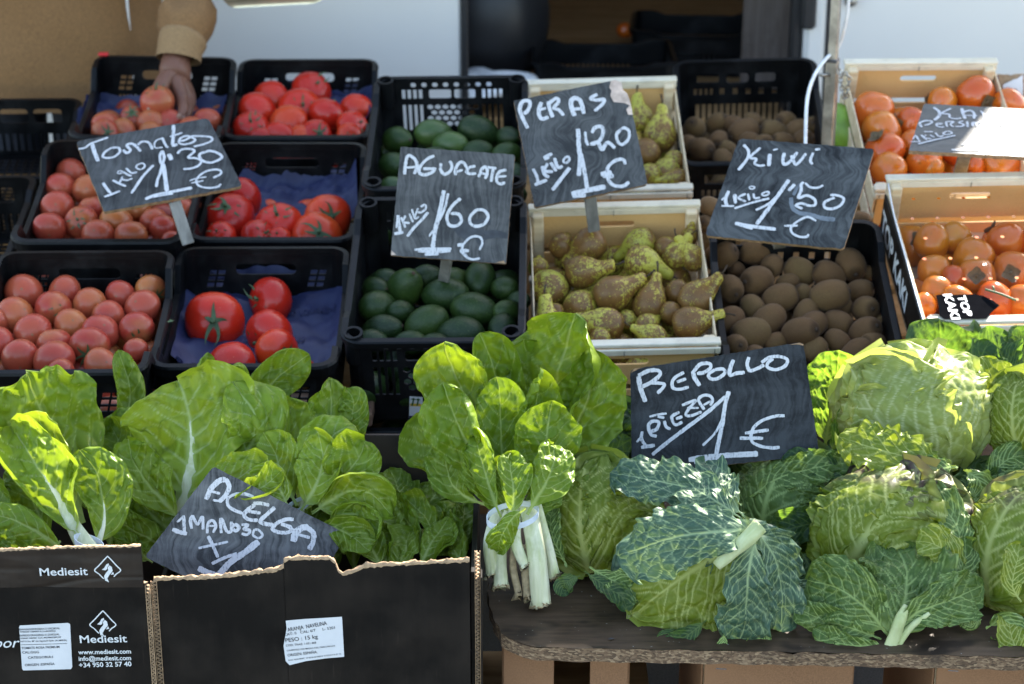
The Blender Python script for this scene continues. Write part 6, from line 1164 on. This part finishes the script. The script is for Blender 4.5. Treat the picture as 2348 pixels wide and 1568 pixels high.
for body_, a_, b_, h_ in (('ENVASADOR:RGSEAA-21.032283/AL', (45, 1444), (138, 1441), 4.4), ('WB6620 1084003 R.I.A-04/40922', (46, 1449), (128, 1447), 3.6), ('EXPEDIDOR:RGSEAA-21.032925/AL', (46, 1458), (137, 1455), 4.4), ('WB44E 248/001 CoC:4059883289299', (46, 1464), (140, 1461), 3.6), ('04710 Sta. Mª del Aguila,El Ejido (ALMERÍA)', (47, 1471), (154, 1468), 3.6), ('TOMATE ROSA PREMIUM', (50, 1487), (137, 1484), 5.2), ('CAL:GGG', (52, 1497), (90, 1496), 5.6), ('CATEGORIA:I', (65, 1509), (122, 1507), 5.6), ('ORIGEN :ESPAÑA', (58, 1526), (126, 1523), 5.6)): text_px(bl, body_, a_, b_, h_, pL, nF, mat='ink_black', lift=.0014, bold=.006)
ribV, ribF = ribbons([([(47, 1477), (154, 1474)], 1.)], idt, 1., pL, nF, .0014, 0.); wpart('rule_line', ribV, ribF, M['ink_black'], bl, False)
o = put('box_trestle', mesh('box_trestle', *box((-.55, BY + .16, .215), (1.5, .36, .022), None, .002), M['ply'])); tag(o, 'low board under the two black cartons', 'board')
for sx in (-1, 1): put('leg', mesh('leg', *box((-.55 + sx * .6, BY + .18, .102), (.05, .28, .204), None, .003), M['ply']), o)
# ------------------------------------------------------------------ chard
def L(p, mid, W, mat='chard', **k):
    k['ruf'] = k.get('ruf', 1.) * 1.25; return leaf(p, mat, mid, W * 1.13, **k)
# hero bunch standing between the carton and the table
E = bunch('tall upright chard bunch with white stalks tied by a printed band', (1185, 1250, 2.46))
L(E, [(1200,1130,2.60),(1240,1000,2.66),(1290,860,2.70),(1325,727,2.72)], 118, lean=(-.25,.1), cup=.35, curl=(.2,-.4), ruf=.5)
L(E, [(1210,1130,2.58),(1290,1040,2.63),(1345,930,2.67),(1372,800,2.69)], 80, lean=(.25,.0), cup=.2, curl=(0,-.5), ruf=.6)
L(E, [(1175,1120,2.60),(1150,950,2.67),(1125,850,2.69),(1095,762,2.70)], 72, lean=(-.1,.0), cup=.4, ruf=.7)
L(E, [(1190,1110,2.61),(1205,950,2.68),(1215,860,2.70),(1200,778,2.71)], 66, lean=(.2,.0), cup=.4, ruf=.6)
L(E, [(1158,1130,2.56),(1105,1000,2.60),(1050,870,2.64),(1015,776,2.65)], 76, 'chard', lean=(-.35,.1), cup=.35, curl=(.2,.3), ruf=.45)
L(E, [(1150,1150,2.54),(1060,1080,2.58),(995,1020,2.61),(952,950,2.63)], 56, lean=(-.5,.0), cup=.2, ruf=1.)
L(E, [(1180,1140,2.55),(1200,1020,2.59),(1228,930,2.62),(1243,846,2.61)], 56, lean=(.2,.1), cup=.9, curl=(.3,.6), ruf=.5)
L(E, [(1168,1150,2.53),(1152,1050,2.565),(1148,950,2.59),(1135,862,2.60)], 48, lean=(-.05,.0), cup=.8, ruf=.4)
L(E, [(1185,1160,2.51),(1215,1090,2.53),(1245,1000,2.56),(1262,915,2.58)], 66, lean=(.25,.1), cup=.45, curl=(.1,.1), ruf=.55)
L(E, [(1158,1165,2.50),(1110,1090,2.53),(1060,985,2.56),(1012,880,2.58)], 72, lean=(-.3,.1), cup=.5, curl=(.2,.5), ruf=.4)
L(E, [(1185,1180,2.48),(1230,1150,2.49),(1262,1120,2.50),(1290,1070,2.52)], 42, lean=(.4,.1), cup=.2, ruf=1.2)
L(E, [(1160,1180,2.475),(1130,1140,2.485),(1108,1090,2.50),(1085,1030,2.53)], 40, lean=(-.2,.2), cup=1.0, curl=(.3,.3), ruf=1.3)
L(E, [(1172,1185,2.465),(1165,1130,2.48),(1158,1090,2.49),(1150,1050,2.51)], 34, lean=(0,.2), cup=.4, ruf=1.5)
L(E, [(1150,1186,2.445),(1122,1110,2.475),(1100,1050,2.50),(1085,990,2.53)], 50, lean=(-.3,.1), cup=.4, ruf=.9)
L(E, [(1208,1180,2.44),(1242,1115,2.465),(1266,1060,2.49),(1272,1010,2.52)], 52, lean=(.3,.1), cup=.4, ruf=.9)
L(E, [(1180,1188,2.436),(1174,1120,2.46),(1168,1075,2.48),(1172,1030,2.50)], 38, lean=(0,.15), cup=.5, ruf=1.1)
L(E, [(1205,1165,2.425),(1180,1185,2.425),(1152,1225,2.42),(1140,1265,2.425)], 30, 'chard', lean=(-.2,.3), cup=-.6, ruf=1.2)
L(E, [(1120,1160,2.50),(1060,1130,2.52),(1030,1080,2.55),(1020,1010,2.58)], 40, lean=(-.5,.1), cup=.4, ruf=1.)
for mid, r, tp in (([(1148,1150,2.49),(1122,1240,2.45),(1130,1318,2.44)], 13, (1, 1.3)), ([(1168,1150,2.485),(1148,1260,2.45),(1146,1345,2.435)], 17, (.8, 1.35)), ([(1180,1150,2.48),(1182,1240,2.435),(1204,1300,2.425)], 17, (1, .8)), ([(1207,1150,2.475),(1230,1270,2.432),(1240,1388,2.422)], 24, (.85, 1.05)), ([(1230,1150,2.485),(1255,1250,2.455),(1272,1325,2.44)], 12, (.9, 1.4)), ([(1225,1180,2.48),(1215,1280,2.46),(1222,1372,2.44)], 16, (1, 1.1))): stalk(E, mid, r * .84, flat=.6, taper=tp, cut=True)
for mid, r in (([(1180,1240,2.455),(1176,1300,2.45),(1190,1365,2.44)], 8), ([(1200,1250,2.45),(1204,1310,2.445),(1208,1372,2.435)], 8)): stalk(E, mid, r, 'stalk_root', .8, cut=True)
band(E, 1116, 1234, 1182, 12, 2.447, 7, tilt=-10)
# left foreground bunch
A_ = bunch('chard bunch at the left edge with sunlit upper leaves and a pale fan of stalks', (150, 1200, 2.46))
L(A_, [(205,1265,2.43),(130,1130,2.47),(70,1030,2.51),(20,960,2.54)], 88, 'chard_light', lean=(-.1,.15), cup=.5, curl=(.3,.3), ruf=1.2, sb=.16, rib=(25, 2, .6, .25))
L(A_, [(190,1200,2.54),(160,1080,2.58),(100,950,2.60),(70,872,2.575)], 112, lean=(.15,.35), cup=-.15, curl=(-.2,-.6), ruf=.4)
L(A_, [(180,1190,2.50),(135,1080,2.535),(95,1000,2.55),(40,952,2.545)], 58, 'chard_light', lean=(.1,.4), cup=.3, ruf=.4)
L(A_, [(218,1265,2.44),(240,1190,2.465),(228,1100,2.50),(188,1035,2.52)], 58, lean=(.25,.05), cup=.3, ruf=.5, rib=(9, 1.5, .5, .4))
L(A_, [(160,1275,2.42),(90,1225,2.43),(20,1190,2.44),(-40,1180,2.45)], 50, lean=(-.1,.3), cup=-.3, ruf=.7)
L(A_, [(90,1100,2.57),(40,980,2.60),(15,910,2.60),(-10,868,2.59)], 62, lean=(-.2,.2), cup=.4, ruf=.6)
L(A_, [(140,1240,2.43),(80,1290,2.42),(30,1280,2.42),(-30,1270,2.42)], 40, lean=(-.1,.2), cup=.3, ruf=1)
band(A_, 172, 236, 1246, 4, 2.43, 8, tilt=12)
A2_ = bunch('dark chard leaves standing behind the left sunlit bunch', (220, 1050, 2.72))
L(A2_, [(285,1070,2.70),(290,980,2.74),(298,890,2.77),(268,800,2.79)], 44, lean=(.15,0), cup=.4, ruf=.4)
for mid, W in (([(235,1160,2.66),(215,1040,2.70),(190,940,2.73),(215,888,2.74)], 46), ([(262,1130,2.65),(255,1030,2.69),(285,960,2.71),(300,930,2.72)], 40), ([(205,1100,2.64),(180,1000,2.68),(160,930,2.71),(170,880,2.72)], 44), ([(250,1160,2.62),(275,1080,2.65),(270,1000,2.68),(240,960,2.70)], 42), ([(290,1120,2.66),(310,1040,2.70),(330,980,2.73),(325,920,2.74)], 36), ([(240,1180,2.60),(225,1110,2.62),(210,1060,2.64),(205,1020,2.66)], 34)): L(A2_, mid, W, lean=(.1,-.1), cup=.5, ruf=1.)
for mid, W in (([(120,1260,2.52),(90,1180,2.55),(60,1110,2.57),(30,1060,2.59)], 56), ([(60,1270,2.50),(20,1200,2.53),(-10,1120,2.56),(-30,1060,2.58)], 56), ([(250,1270,2.53),(262,1200,2.56),(280,1140,2.58),(300,1090,2.60)], 48), ([(300,1280,2.55),(320,1200,2.58),(345,1130,2.60),(350,1070,2.62)], 50), ([(230,1240,2.56),(240,1170,2.59),(232,1100,2.61),(245,1050,2.63)], 50)): L(A2_, mid, W, lean=(0, .1), cup=.5, ruf=1.2)
# big centre left bunch
B_ = bunch('broad chard bunch with a thick pale midrib behind the Acelga board', (430, 1150, 2.55))
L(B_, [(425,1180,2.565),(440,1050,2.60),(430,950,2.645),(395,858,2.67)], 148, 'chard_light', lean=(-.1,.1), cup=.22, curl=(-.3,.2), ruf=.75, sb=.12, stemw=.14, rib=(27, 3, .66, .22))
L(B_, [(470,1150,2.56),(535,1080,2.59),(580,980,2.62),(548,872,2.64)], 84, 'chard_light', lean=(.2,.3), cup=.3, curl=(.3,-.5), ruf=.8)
L(B_, [(555,1010,2.70),(600,915,2.74),(655,855,2.76),(712,812,2.77)], 58, 'chard', lean=(0,.3), cup=.25, ruf=.6)
L(B_, [(450,980,2.70),(452,900,2.74),(462,850,2.76),(480,806,2.77)], 30, lean=(.1,0), cup=.5, ruf=.6)
L(B_, [(440,1165,2.52),(500,1130,2.52),(560,1090,2.53),(612,1050,2.55)], 56, 'chard_light', lean=(.2,.3), cup=.2, ruf=1.2)
L(B_, [(420,1200,2.53),(360,1130,2.55),(320,1080,2.57),(300,1010,2.60)], 60, 'chard', lean=(-.3,.1), cup=.4, ruf=.9)
L(B_, [(520,1130,2.50),(570,1130,2.50),(610,1110,2.51),(640,1080,2.53)], 36, 'chard_light', lean=(.3,.3), cup=.6, ruf=1.4)
L(B_, [(480,1010,2.66),(500,930,2.68),(520,880,2.69),(500,845,2.69)], 50, lean=(.1,.2), cup=.3, ruf=.8)
B2_ = bunch('crumpled chard leaves low on the left beside the Acelga board', (330, 1200, 2.47))
for mid, W in (([(410,1250,2.545),(350,1180,2.565),(300,1120,2.585),(262,1085,2.605)], 62), ([(405,1280,2.515),(350,1240,2.525),(300,1210,2.535),(262,1180,2.545)], 46), ([(390,1230,2.555),(370,1160,2.585),(350,1100,2.605),(330,1060,2.625)], 50), ([(350,1290,2.505),(310,1260,2.515),(280,1240,2.525),(255,1250,2.525)], 34)): L(B2_, mid, W, lean=(-.2,.15), cup=.5, curl=(.3,-.4), ruf=1.3)
C_ = bunch('ruffled chard bunch tied with blue and white band right of the Acelga board', (720, 1120, 2.55))
for mid, W, mt in (([(700,1170,2.58),(720,1060,2.62),(758,960,2.66),(768,868,2.68)], 60, 'chard'), ([(690,1160,2.57),(668,1060,2.61),(652,970,2.65),(640,905,2.67)], 72, 'chard_light'), ([(690,1175,2.54),(705,1090,2.57),(765,1000,2.59),(815,965,2.60)], 66, 'chard_light'), ([(700,1165,2.53),(770,1110,2.54),(825,1050,2.55),(838,1010,2.57)], 58, 'chard'), ([(715,1175,2.51),(790,1130,2.51),(850,1130,2.51),(888,1185,2.50)], 60, 'chard'),
                   ([(680,1160,2.54),(650,1090,2.57),(632,1040,2.59),(612,1000,2.61)], 50, 'chard_light'), ([(690,1170,2.52),(720,1120,2.53),(740,1060,2.55),(735,1000,2.58)], 52, 'chard_light'), ([(740,1200,2.49),(800,1180,2.49),(845,1200,2.48),(870,1240,2.47)], 48, 'chard'), ([(720,1200,2.48),(775,1215,2.47),(820,1240,2.46),(850,1270,2.45)], 44, 'chard'), ([(660,1160,2.50),(640,1120,2.52),(610,1100,2.53),(590,1110,2.53)], 36, 'chard_light'), ([(780,1050,2.64),(800,980,2.67),(805,920,2.69),(790,890,2.70)], 40, 'chard')):
    L(C_, mid, W, mt, lean=(.1,.2), cup=.45, curl=(.4,-.4), ruf=1.25, rib=(7, 1, .55, .25) if W > 61 else None)
band(C_, 655, 712, 1158, 6, 2.535, 5, tilt=-14)
D_ = bunch('heap of small shaded chard leaves at the back right of the torn carton', (960, 1220, 2.5))
gd = random.Random(4)
for k in range(24):
    u = 850 + (k % 8) * 31 + gd.uniform(-14, 14); v = 1150 + (k // 8) * 55 + gd.uniform(-14, 14); y = 2.60 - (k // 8) * .055; a = gd.uniform(-1.1, 1.1); l = gd.uniform(75, 120)
    L(D_, [(u - .35 * l * math.sin(a), v + .5 * l, y - .03), (u, v, y), (u + .4 * l * math.sin(a), v - .35 * l, y + .03), (u + .65 * l * math.sin(a), v - .55 * l, y + .045)], gd.uniform(26, 40), 'chard', lean=(gd.uniform(-.5,.5), gd.uniform(-.2,.4)), cup=gd.uniform(.0,.7), curl=(gd.uniform(-.4,.4),) * 2, ruf=1.2, ns=56, nt=37)
F_ = bunch('shaded chard tucked behind the Acelga board inside the torn carton', (560, 1250, 2.55))
for k in range(9):
    u = 400 + 52 * k; L(F_, [(u, 1330, 2.53), (u + gd.uniform(-20, 20), 1260, 2.55), (u + gd.uniform(-40, 40), 1190, 2.58), (u + gd.uniform(-60, 60), 1140, 2.60)], 46, lean=(gd.uniform(-.4,.4), .1), cup=.5, ruf=1.1, ns=56, nt=37)

# ------------------------------------------------------------------ savoy cabbages
HC = 'head'
def head(label, u, v, y, Rpx, base, tips, mat='savoy_head', sq=(1, 1, 1), core=None, half=1.15, lift=.13, pur=.12):
    c = at_y(u, v, y); k = px(c); R = np.array(sq) * Rpx * k; t = cab(label, c)
    V, F = lathe_grid(lambda a, b: np.stack([.93 * np.sin(a) * np.cos(b), .93 * np.sin(a) * np.sin(b), .93 * np.cos(a) + 0 * b], -1), 24, 16); wpart('heart', V * R + c, F, M['savoy_pale' if core is None else core], t)
    d0 = facing(c, *base)
    for i, tp in enumerate(tips):
        d1 = facing(c, tp[0], tp[1], len(tp) > 4 and tp[4]); wrap_leaf(t, mat if len(tp) < 6 else tp[5], c, R, d0 if len(tp) < 7 else facing(c, *tp[6]), d1, reach=tp[2], half=tp[3], off=1.0 + .035 * i, lift=lift, flush=pur)
    return t
def O(t, mid, W, mat='savoy_mid', **k):
    k.setdefault('cup', .3); k.setdefault('ruf', 1.3); return leaf(t, mat, mid, W, kind='savoy', **k)
# big sunlit head at the upper right
t = head('largest pale savoy cabbage, upper right, top leaves glowing in sunlight', 2105, 952, 2.74, 143, (.45, .75), [(-.9, .3, 2.1, 1.2, False), (.6, -.8, 2.3, 1.2, False), (-.25, -.9, 2.55, 1.25, False), (-.75, -.35, 2.35, 1.15, False)], 'savoy_pale', (1.08, 1, .92), lift=.11)
O(t, [(2195,1075,2.62),(2110,1050,2.58),(2010,1030,2.58),(1918,1000,2.62)], 58, 'savoy_head', lean=(0,.5), cup=-.2, ruf=1.6)
O(t, [(2195,1070,2.60),(2150,1075,2.58),(2080,1085,2.58),(2010,1100,2.60)], 42, 'savoy_mid', lean=(0,.3), cup=-.2, ruf=1.8)
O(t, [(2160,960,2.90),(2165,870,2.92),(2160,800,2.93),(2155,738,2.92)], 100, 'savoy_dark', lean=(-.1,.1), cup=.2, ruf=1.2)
O(t, [(2215,1040,2.72),(2265,960,2.74),(2275,880,2.77),(2255,815,2.79)], 44, 'savoy_head', lean=(.3,.1), cup=.6, ruf=1.6)
O(t, [(2210,1080,2.60),(2240,1100,2.58),(2250,1140,2.57),(2235,1180,2.56)], 40, 'savoy_mid', lean=(.3,.2), ruf=1.5)
t8 = cab('bright see-through savoy leaf standing right of the Repollo board', at_y(1900, 920, 2.78)); 
O(t8, [(1890,1030,2.74),(1900,950,2.77),(1920,880,2.79),(1925,803,2.80)], 76, 'savoy_bright', lean=(.05,.0), cup=.15, ruf=.8)
O(t8, [(1900,1040,2.72),(1935,980,2.74),(1955,940,2.75),(1965,900,2.76)], 36, 'savoy_bright', lean=(.2,.1), ruf=1.3)
t = head('pale savoy cabbage cut by the right edge, beside the largest one', 2362, 965, 2.70, 92, (-.2, .8), [(.2, -.9, 2.4, 1.2), (-.8, -.1, 2.2, 1.2), (-.3, -.85, 2.4, 1.1)], 'savoy_head')
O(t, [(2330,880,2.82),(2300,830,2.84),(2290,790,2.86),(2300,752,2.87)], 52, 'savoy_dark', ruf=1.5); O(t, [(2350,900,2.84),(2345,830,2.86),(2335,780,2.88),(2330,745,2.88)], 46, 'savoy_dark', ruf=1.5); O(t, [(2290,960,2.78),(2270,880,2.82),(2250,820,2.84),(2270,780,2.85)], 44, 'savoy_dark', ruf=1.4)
# left head
t = head('rounded yellow green savoy cabbage beside the hero chard stalks, fan of veins up its front', 1372, 1195, 2.56, 116, (-.12, .86), [(-.95, .0, 2.0, 1.1), (.9, .2, 2.0, 1.1), (.25, -.95, 2.3, 1.15), (-.12, -.98, 2.35, 1.25)], 'savoy_head', (.98, .9, 1.06))
O(t, [(1350,1300,2.44),(1400,1330,2.42),(1440,1345,2.41),(1480,1365,2.41)], 34, 'savoy_mid', lean=(0,.6), cup=-.3, ruf=1.3); O(t, [(1340,1310,2.43),(1390,1345,2.41),(1425,1370,2.40),(1440,1402,2.395)], 24, 'savoy_dark', lean=(0,.6), ruf=1.2)
O(t, [(1300,1300,2.46),(1275,1250,2.47),(1262,1200,2.49),(1270,1150,2.52)], 26, 'savoy_mid', lean=(-.4,.1), ruf=1.5); O(t, [(1330,1320,2.43),(1300,1335,2.42),(1290,1350,2.42),(1300,1368,2.41)], 22, 'savoy_dark', lean=(0,.6), ruf=1.)
O(t, [(1440,1240,2.50),(1470,1180,2.53),(1470,1120,2.57),(1440,1075,2.62)], 46, 'savoy_mid', lean=(.4,.1), ruf=1.2)
# hero blue green cabbage
t = head('blue green savoy cabbage, front centre, its broken leaf stalk catching the sun', 1588, 1335, 2.46, 132, (.35, .75), [(-.9, -.2, 2.2, 1.2, False), (-.5, -.8, 2.4, 1.2, False), (-.25, .93, 2.0, 1.2, False, 'savoy_pale', (.25, -.8)), (-.75, .5, 1.7, .9, False, 'savoy_head', (.5, -.5))], 'savoy_blue', (1.1, .95, .98), core='savoy_head')
O(t, [(1738,1215,2.36),(1650,1215,2.335),(1530,1235,2.335),(1408,1275,2.37)], 84, 'savoy_blue', lean=(-.15,.45), cup=-.35, ruf=.9, sb=.05, ns=96, nt=65)
O(t, [(1735,1225,2.355),(1718,1300,2.335),(1705,1390,2.335),(1690,1490,2.35)], 66, 'savoy_blue', lean=(.1,.1), cup=-.4, ruf=1.3, sb=.08, ns=96, nt=65)
O(t, [(1705,1180,2.44),(1610,1130,2.46),(1500,1105,2.48),(1398,1082,2.52)], 62, 'savoy_blue', lean=(0,.6), cup=-.3, ruf=1.2, sb=.04)
O(t, [(1700,1190,2.42),(1640,1150,2.43),(1590,1120,2.46),(1560,1090,2.50)], 54, 'savoy_blue', lean=(.1,.6), cup=-.2, ruf=1.5)
for mid, W, mt in (([(1730,1210,2.38),(1775,1280,2.38),(1795,1360,2.38),(1790,1450,2.37)], 50, 'savoy_blue'), ([(1700,1180,2.42),(1750,1230,2.43),(1790,1270,2.44),(1815,1330,2.44)], 44, 'savoy_blue'), ([(1720,1250,2.36),(1735,1330,2.35),(1740,1410,2.35),(1720,1480,2.355)], 40, 'savoy_blue'), ([(1620,1420,2.36),(1570,1460,2.35),(1530,1480,2.35),(1505,1470,2.355)], 26, 'savoy_dark'), ([(1660,1450,2.345),(1655,1480,2.335),(1645,1500,2.335),(1632,1512,2.338)], 18, 'savoy_mid'), ([(1760,1420,2.36),(1745,1460,2.35),(1730,1475,2.345),(1715,1482,2.345)], 24, 'savoy_mid'), ([(1560,1440,2.37),(1530,1460,2.36),(1515,1480,2.352),(1508,1500,2.35)], 22, 'savoy_dark'), ([(1700,1160,2.45),(1660,1120,2.49),(1640,1090,2.52),(1620,1065,2.55)], 44, 'savoy_blue'), ([(1810,1330,2.42),(1840,1350,2.43),(1860,1370,2.43),(1880,1380,2.43)], 26, 'savoy_blue')): O(t, mid, W, mt, lean=(.2,.3), cup=.2, ruf=1.7)
stalk(t, [(1742,1205,2.345),(1715,1232,2.335),(1680,1262,2.328),(1642,1298,2.322)], 19, 'cab_stem', .6, 'leaf_stalk', (1.0, .55))
# middle right cabbage with the purple tip
t = head('savoy cabbage with a purplish leaf tip, front row right of the blue green one', 2040, 1225, 2.53, 150, (-.55, .62), [(.9, .5, 2.1, 1.1), (.9, -.3, 2.3, 1.1), (-.6, -.7, 2.3, 1.2), (.42, -.85, 2.45, 1.25)], 'savoy_head', (1.08, .95, .85), lift=.12, pur=1.)
for mid, W, mt, kw in (([(2045,1478,2.34),(2060,1420,2.35),(2080,1340,2.39),(2062,1245,2.44)], 118, 'savoy_mid', dict(cup=.25, ruf=.9, ns=96, nt=65)), ([(2040,1460,2.345),(1980,1390,2.355),(1910,1350,2.375),(1842,1332,2.40)], 74, 'savoy_mid', dict(cup=.2, ruf=.8, ns=90, nt=61)), ([(2055,1450,2.345),(2110,1400,2.35),(2180,1375,2.37),(2245,1345,2.40)], 60, 'savoy_mid', dict(cup=.5, ruf=.9, ns=90, nt=61)), ([(2020,1465,2.345),(1950,1440,2.345),(1880,1415,2.36),(1825,1392,2.38)], 36, 'savoy_mid', dict(ruf=1.9)), ([(2035,1480,2.335),(1970,1478,2.33),(1915,1470,2.335),(1862,1440,2.35)], 30, 'savoy_mid', dict(ruf=1.3)),
                       ([(2190,1290,2.44),(2195,1220,2.46),(2160,1160,2.49),(2100,1130,2.52)], 48, 'savoy_mid', dict(ruf=1.2, lean=(.3,.2))), ([(2200,1330,2.42),(2180,1280,2.42),(2140,1250,2.42),(2100,1240,2.43)], 46, 'savoy_head', dict(ruf=1.8, lean=(.2,.3))), ([(2170,1360,2.40),(2200,1320,2.41),(2215,1280,2.43),(2210,1230,2.45)], 36, 'savoy_mid', dict(ruf=1.8, lean=(.4,.2))), ([(1960,1330,2.40),(1920,1320,2.41),(1890,1310,2.42),(1862,1312,2.43)], 28, 'savoy_blue', dict(ruf=1.7)), ([(1950,1420,2.37),(1930,1470,2.34),(1960,1490,2.335),(2000,1485,2.33)], 26, 'savoy_dark', dict(ruf=1.))): O(t, mid, W, mt, **kw)
stalk(t, [(2040,1490,2.335),(2050,1462,2.336),(2062,1425,2.338),(2078,1388,2.35)], 18, 'cab_stem', .6, 'leaf_stalk', (1.1, .4)); stalk(t, [(2052,1485,2.335),(2085,1440,2.34),(2130,1405,2.345)], 10, 'cab_stem', .6, 'leaf_stalk', (1.1, .4))
# right edge cabbage
t = head('purple flushed savoy cabbage cut by the right edge, front row', 2345, 1285, 2.48, 135, (-.6, .55), [(-.3, .95, 2.0, 1.1), (.6, -.7, 2.3, 1.2), (.0, -.95, 2.3, 1.25)], 'savoy_head', (1, 1, 1.1), pur=1.)
for mid, W, mt in (([(2260,1440,2.36),(2300,1420,2.35),(2330,1450,2.345),(2325,1515,2.335)], 34, 'savoy_mid'), ([(2360,1520,2.33),(2330,1490,2.33),(2315,1440,2.34),(2320,1400,2.36)], 40, 'savoy_head'), ([(2250,1420,2.38),(2230,1430,2.37),(2215,1420,2.375),(2200,1432,2.37)], 22, 'savoy_mid'), ([(2340,1380,2.36),(2320,1340,2.37),(2330,1290,2.38),(2340,1250,2.40)], 36, 'savoy_head'), ([(2270,1460,2.35),(2290,1490,2.34),(2300,1510,2.335),(2310,1520,2.333)], 22, 'savoy_dark')): O(t, mid, W, mt, ruf=1.8)
# cabbages further back, in the shade
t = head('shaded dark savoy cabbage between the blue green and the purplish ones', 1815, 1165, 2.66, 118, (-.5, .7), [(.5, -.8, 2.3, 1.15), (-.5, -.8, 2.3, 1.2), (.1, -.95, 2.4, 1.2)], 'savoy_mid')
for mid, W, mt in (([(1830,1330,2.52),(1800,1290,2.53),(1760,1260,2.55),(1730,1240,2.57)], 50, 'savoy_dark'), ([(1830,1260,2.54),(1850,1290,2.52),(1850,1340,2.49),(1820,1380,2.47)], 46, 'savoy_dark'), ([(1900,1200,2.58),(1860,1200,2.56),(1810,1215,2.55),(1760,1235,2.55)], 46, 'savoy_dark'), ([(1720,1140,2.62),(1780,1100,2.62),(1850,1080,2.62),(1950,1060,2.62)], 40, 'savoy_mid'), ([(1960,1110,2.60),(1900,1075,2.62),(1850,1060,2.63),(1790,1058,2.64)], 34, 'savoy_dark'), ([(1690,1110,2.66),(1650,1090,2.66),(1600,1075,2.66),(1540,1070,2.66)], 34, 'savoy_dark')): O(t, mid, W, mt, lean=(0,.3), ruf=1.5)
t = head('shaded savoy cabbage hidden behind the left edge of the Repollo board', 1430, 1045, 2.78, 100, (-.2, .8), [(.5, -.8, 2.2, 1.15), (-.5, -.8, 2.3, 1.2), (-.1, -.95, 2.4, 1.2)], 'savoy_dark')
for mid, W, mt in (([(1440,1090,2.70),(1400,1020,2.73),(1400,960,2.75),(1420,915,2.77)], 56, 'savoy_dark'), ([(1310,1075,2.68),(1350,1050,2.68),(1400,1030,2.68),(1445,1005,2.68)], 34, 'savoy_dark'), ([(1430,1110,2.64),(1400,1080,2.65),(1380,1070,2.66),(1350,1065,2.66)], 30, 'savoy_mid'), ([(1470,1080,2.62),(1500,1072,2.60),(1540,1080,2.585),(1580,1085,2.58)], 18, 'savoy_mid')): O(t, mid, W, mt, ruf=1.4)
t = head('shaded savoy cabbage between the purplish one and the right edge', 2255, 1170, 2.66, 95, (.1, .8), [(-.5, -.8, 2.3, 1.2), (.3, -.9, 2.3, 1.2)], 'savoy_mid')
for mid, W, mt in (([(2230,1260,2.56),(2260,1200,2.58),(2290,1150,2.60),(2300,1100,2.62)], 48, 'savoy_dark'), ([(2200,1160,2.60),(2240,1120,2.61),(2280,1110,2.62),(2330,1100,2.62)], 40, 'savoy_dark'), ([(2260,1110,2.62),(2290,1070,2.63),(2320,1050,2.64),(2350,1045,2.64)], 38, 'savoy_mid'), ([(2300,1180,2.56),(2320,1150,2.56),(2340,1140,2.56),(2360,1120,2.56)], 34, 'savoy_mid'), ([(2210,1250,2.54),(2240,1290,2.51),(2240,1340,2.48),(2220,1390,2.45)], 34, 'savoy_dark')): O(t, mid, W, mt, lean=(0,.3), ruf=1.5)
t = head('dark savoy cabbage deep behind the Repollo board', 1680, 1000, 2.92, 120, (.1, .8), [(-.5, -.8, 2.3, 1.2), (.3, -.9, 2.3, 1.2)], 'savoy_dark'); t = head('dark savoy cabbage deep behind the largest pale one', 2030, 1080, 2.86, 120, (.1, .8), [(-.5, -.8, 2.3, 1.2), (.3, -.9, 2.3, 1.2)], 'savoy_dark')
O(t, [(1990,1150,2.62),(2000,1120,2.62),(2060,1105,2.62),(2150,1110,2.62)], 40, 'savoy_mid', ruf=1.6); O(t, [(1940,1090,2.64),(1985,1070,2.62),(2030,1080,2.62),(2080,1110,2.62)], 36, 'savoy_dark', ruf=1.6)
# scraps on the table and a green leaf on the carton rim
for i, (u, v, ln, an, lb) in enumerate([(1392, 1466, 5, .3, 'dry dark leaf scrap on the table front'), (1440, 1402, 7, 1.1, 'tiny leaf crumb on the table near the chard stalks')]):
    p = at_z(u, v, TZ + .0015); k = px(p); V = np.array([(0, 0, 0), (ln * 2 * k, ln * .8 * k, .001), (ln * 3.6 * k, 0, 0), (ln * 2 * k, -ln * .9 * k, .001)]); o = put('leaf_scrap', mesh('leaf_scrap', V, [(0, 1, 2, 3)], M['black_trim' if i == 0 else 'calyx']), None, p); o.rotation_euler = (0, 0, an); tag(o, lb, 'scrap')
p = at_y(390, 738, 3.05); o = put('leaf_scrap', mesh('leaf_scrap', np.array([(-.006, 0, 0), (0, .004, .003), (.007, .002, .001), (.004, -.003, .002), (-.002, -.004, .001)]), [(0, 1, 2, 3, 4)], M['calyx']), None, at_plane(390, 738, POSE['T1'][0] + POSE['T1'][1] @ np.array([0, 0, -.03]), POSE['T1'][1][:, 2])); tag(o, 'green scrap of leaf on the rim between the two front crates', 'scrap')
build_signs()
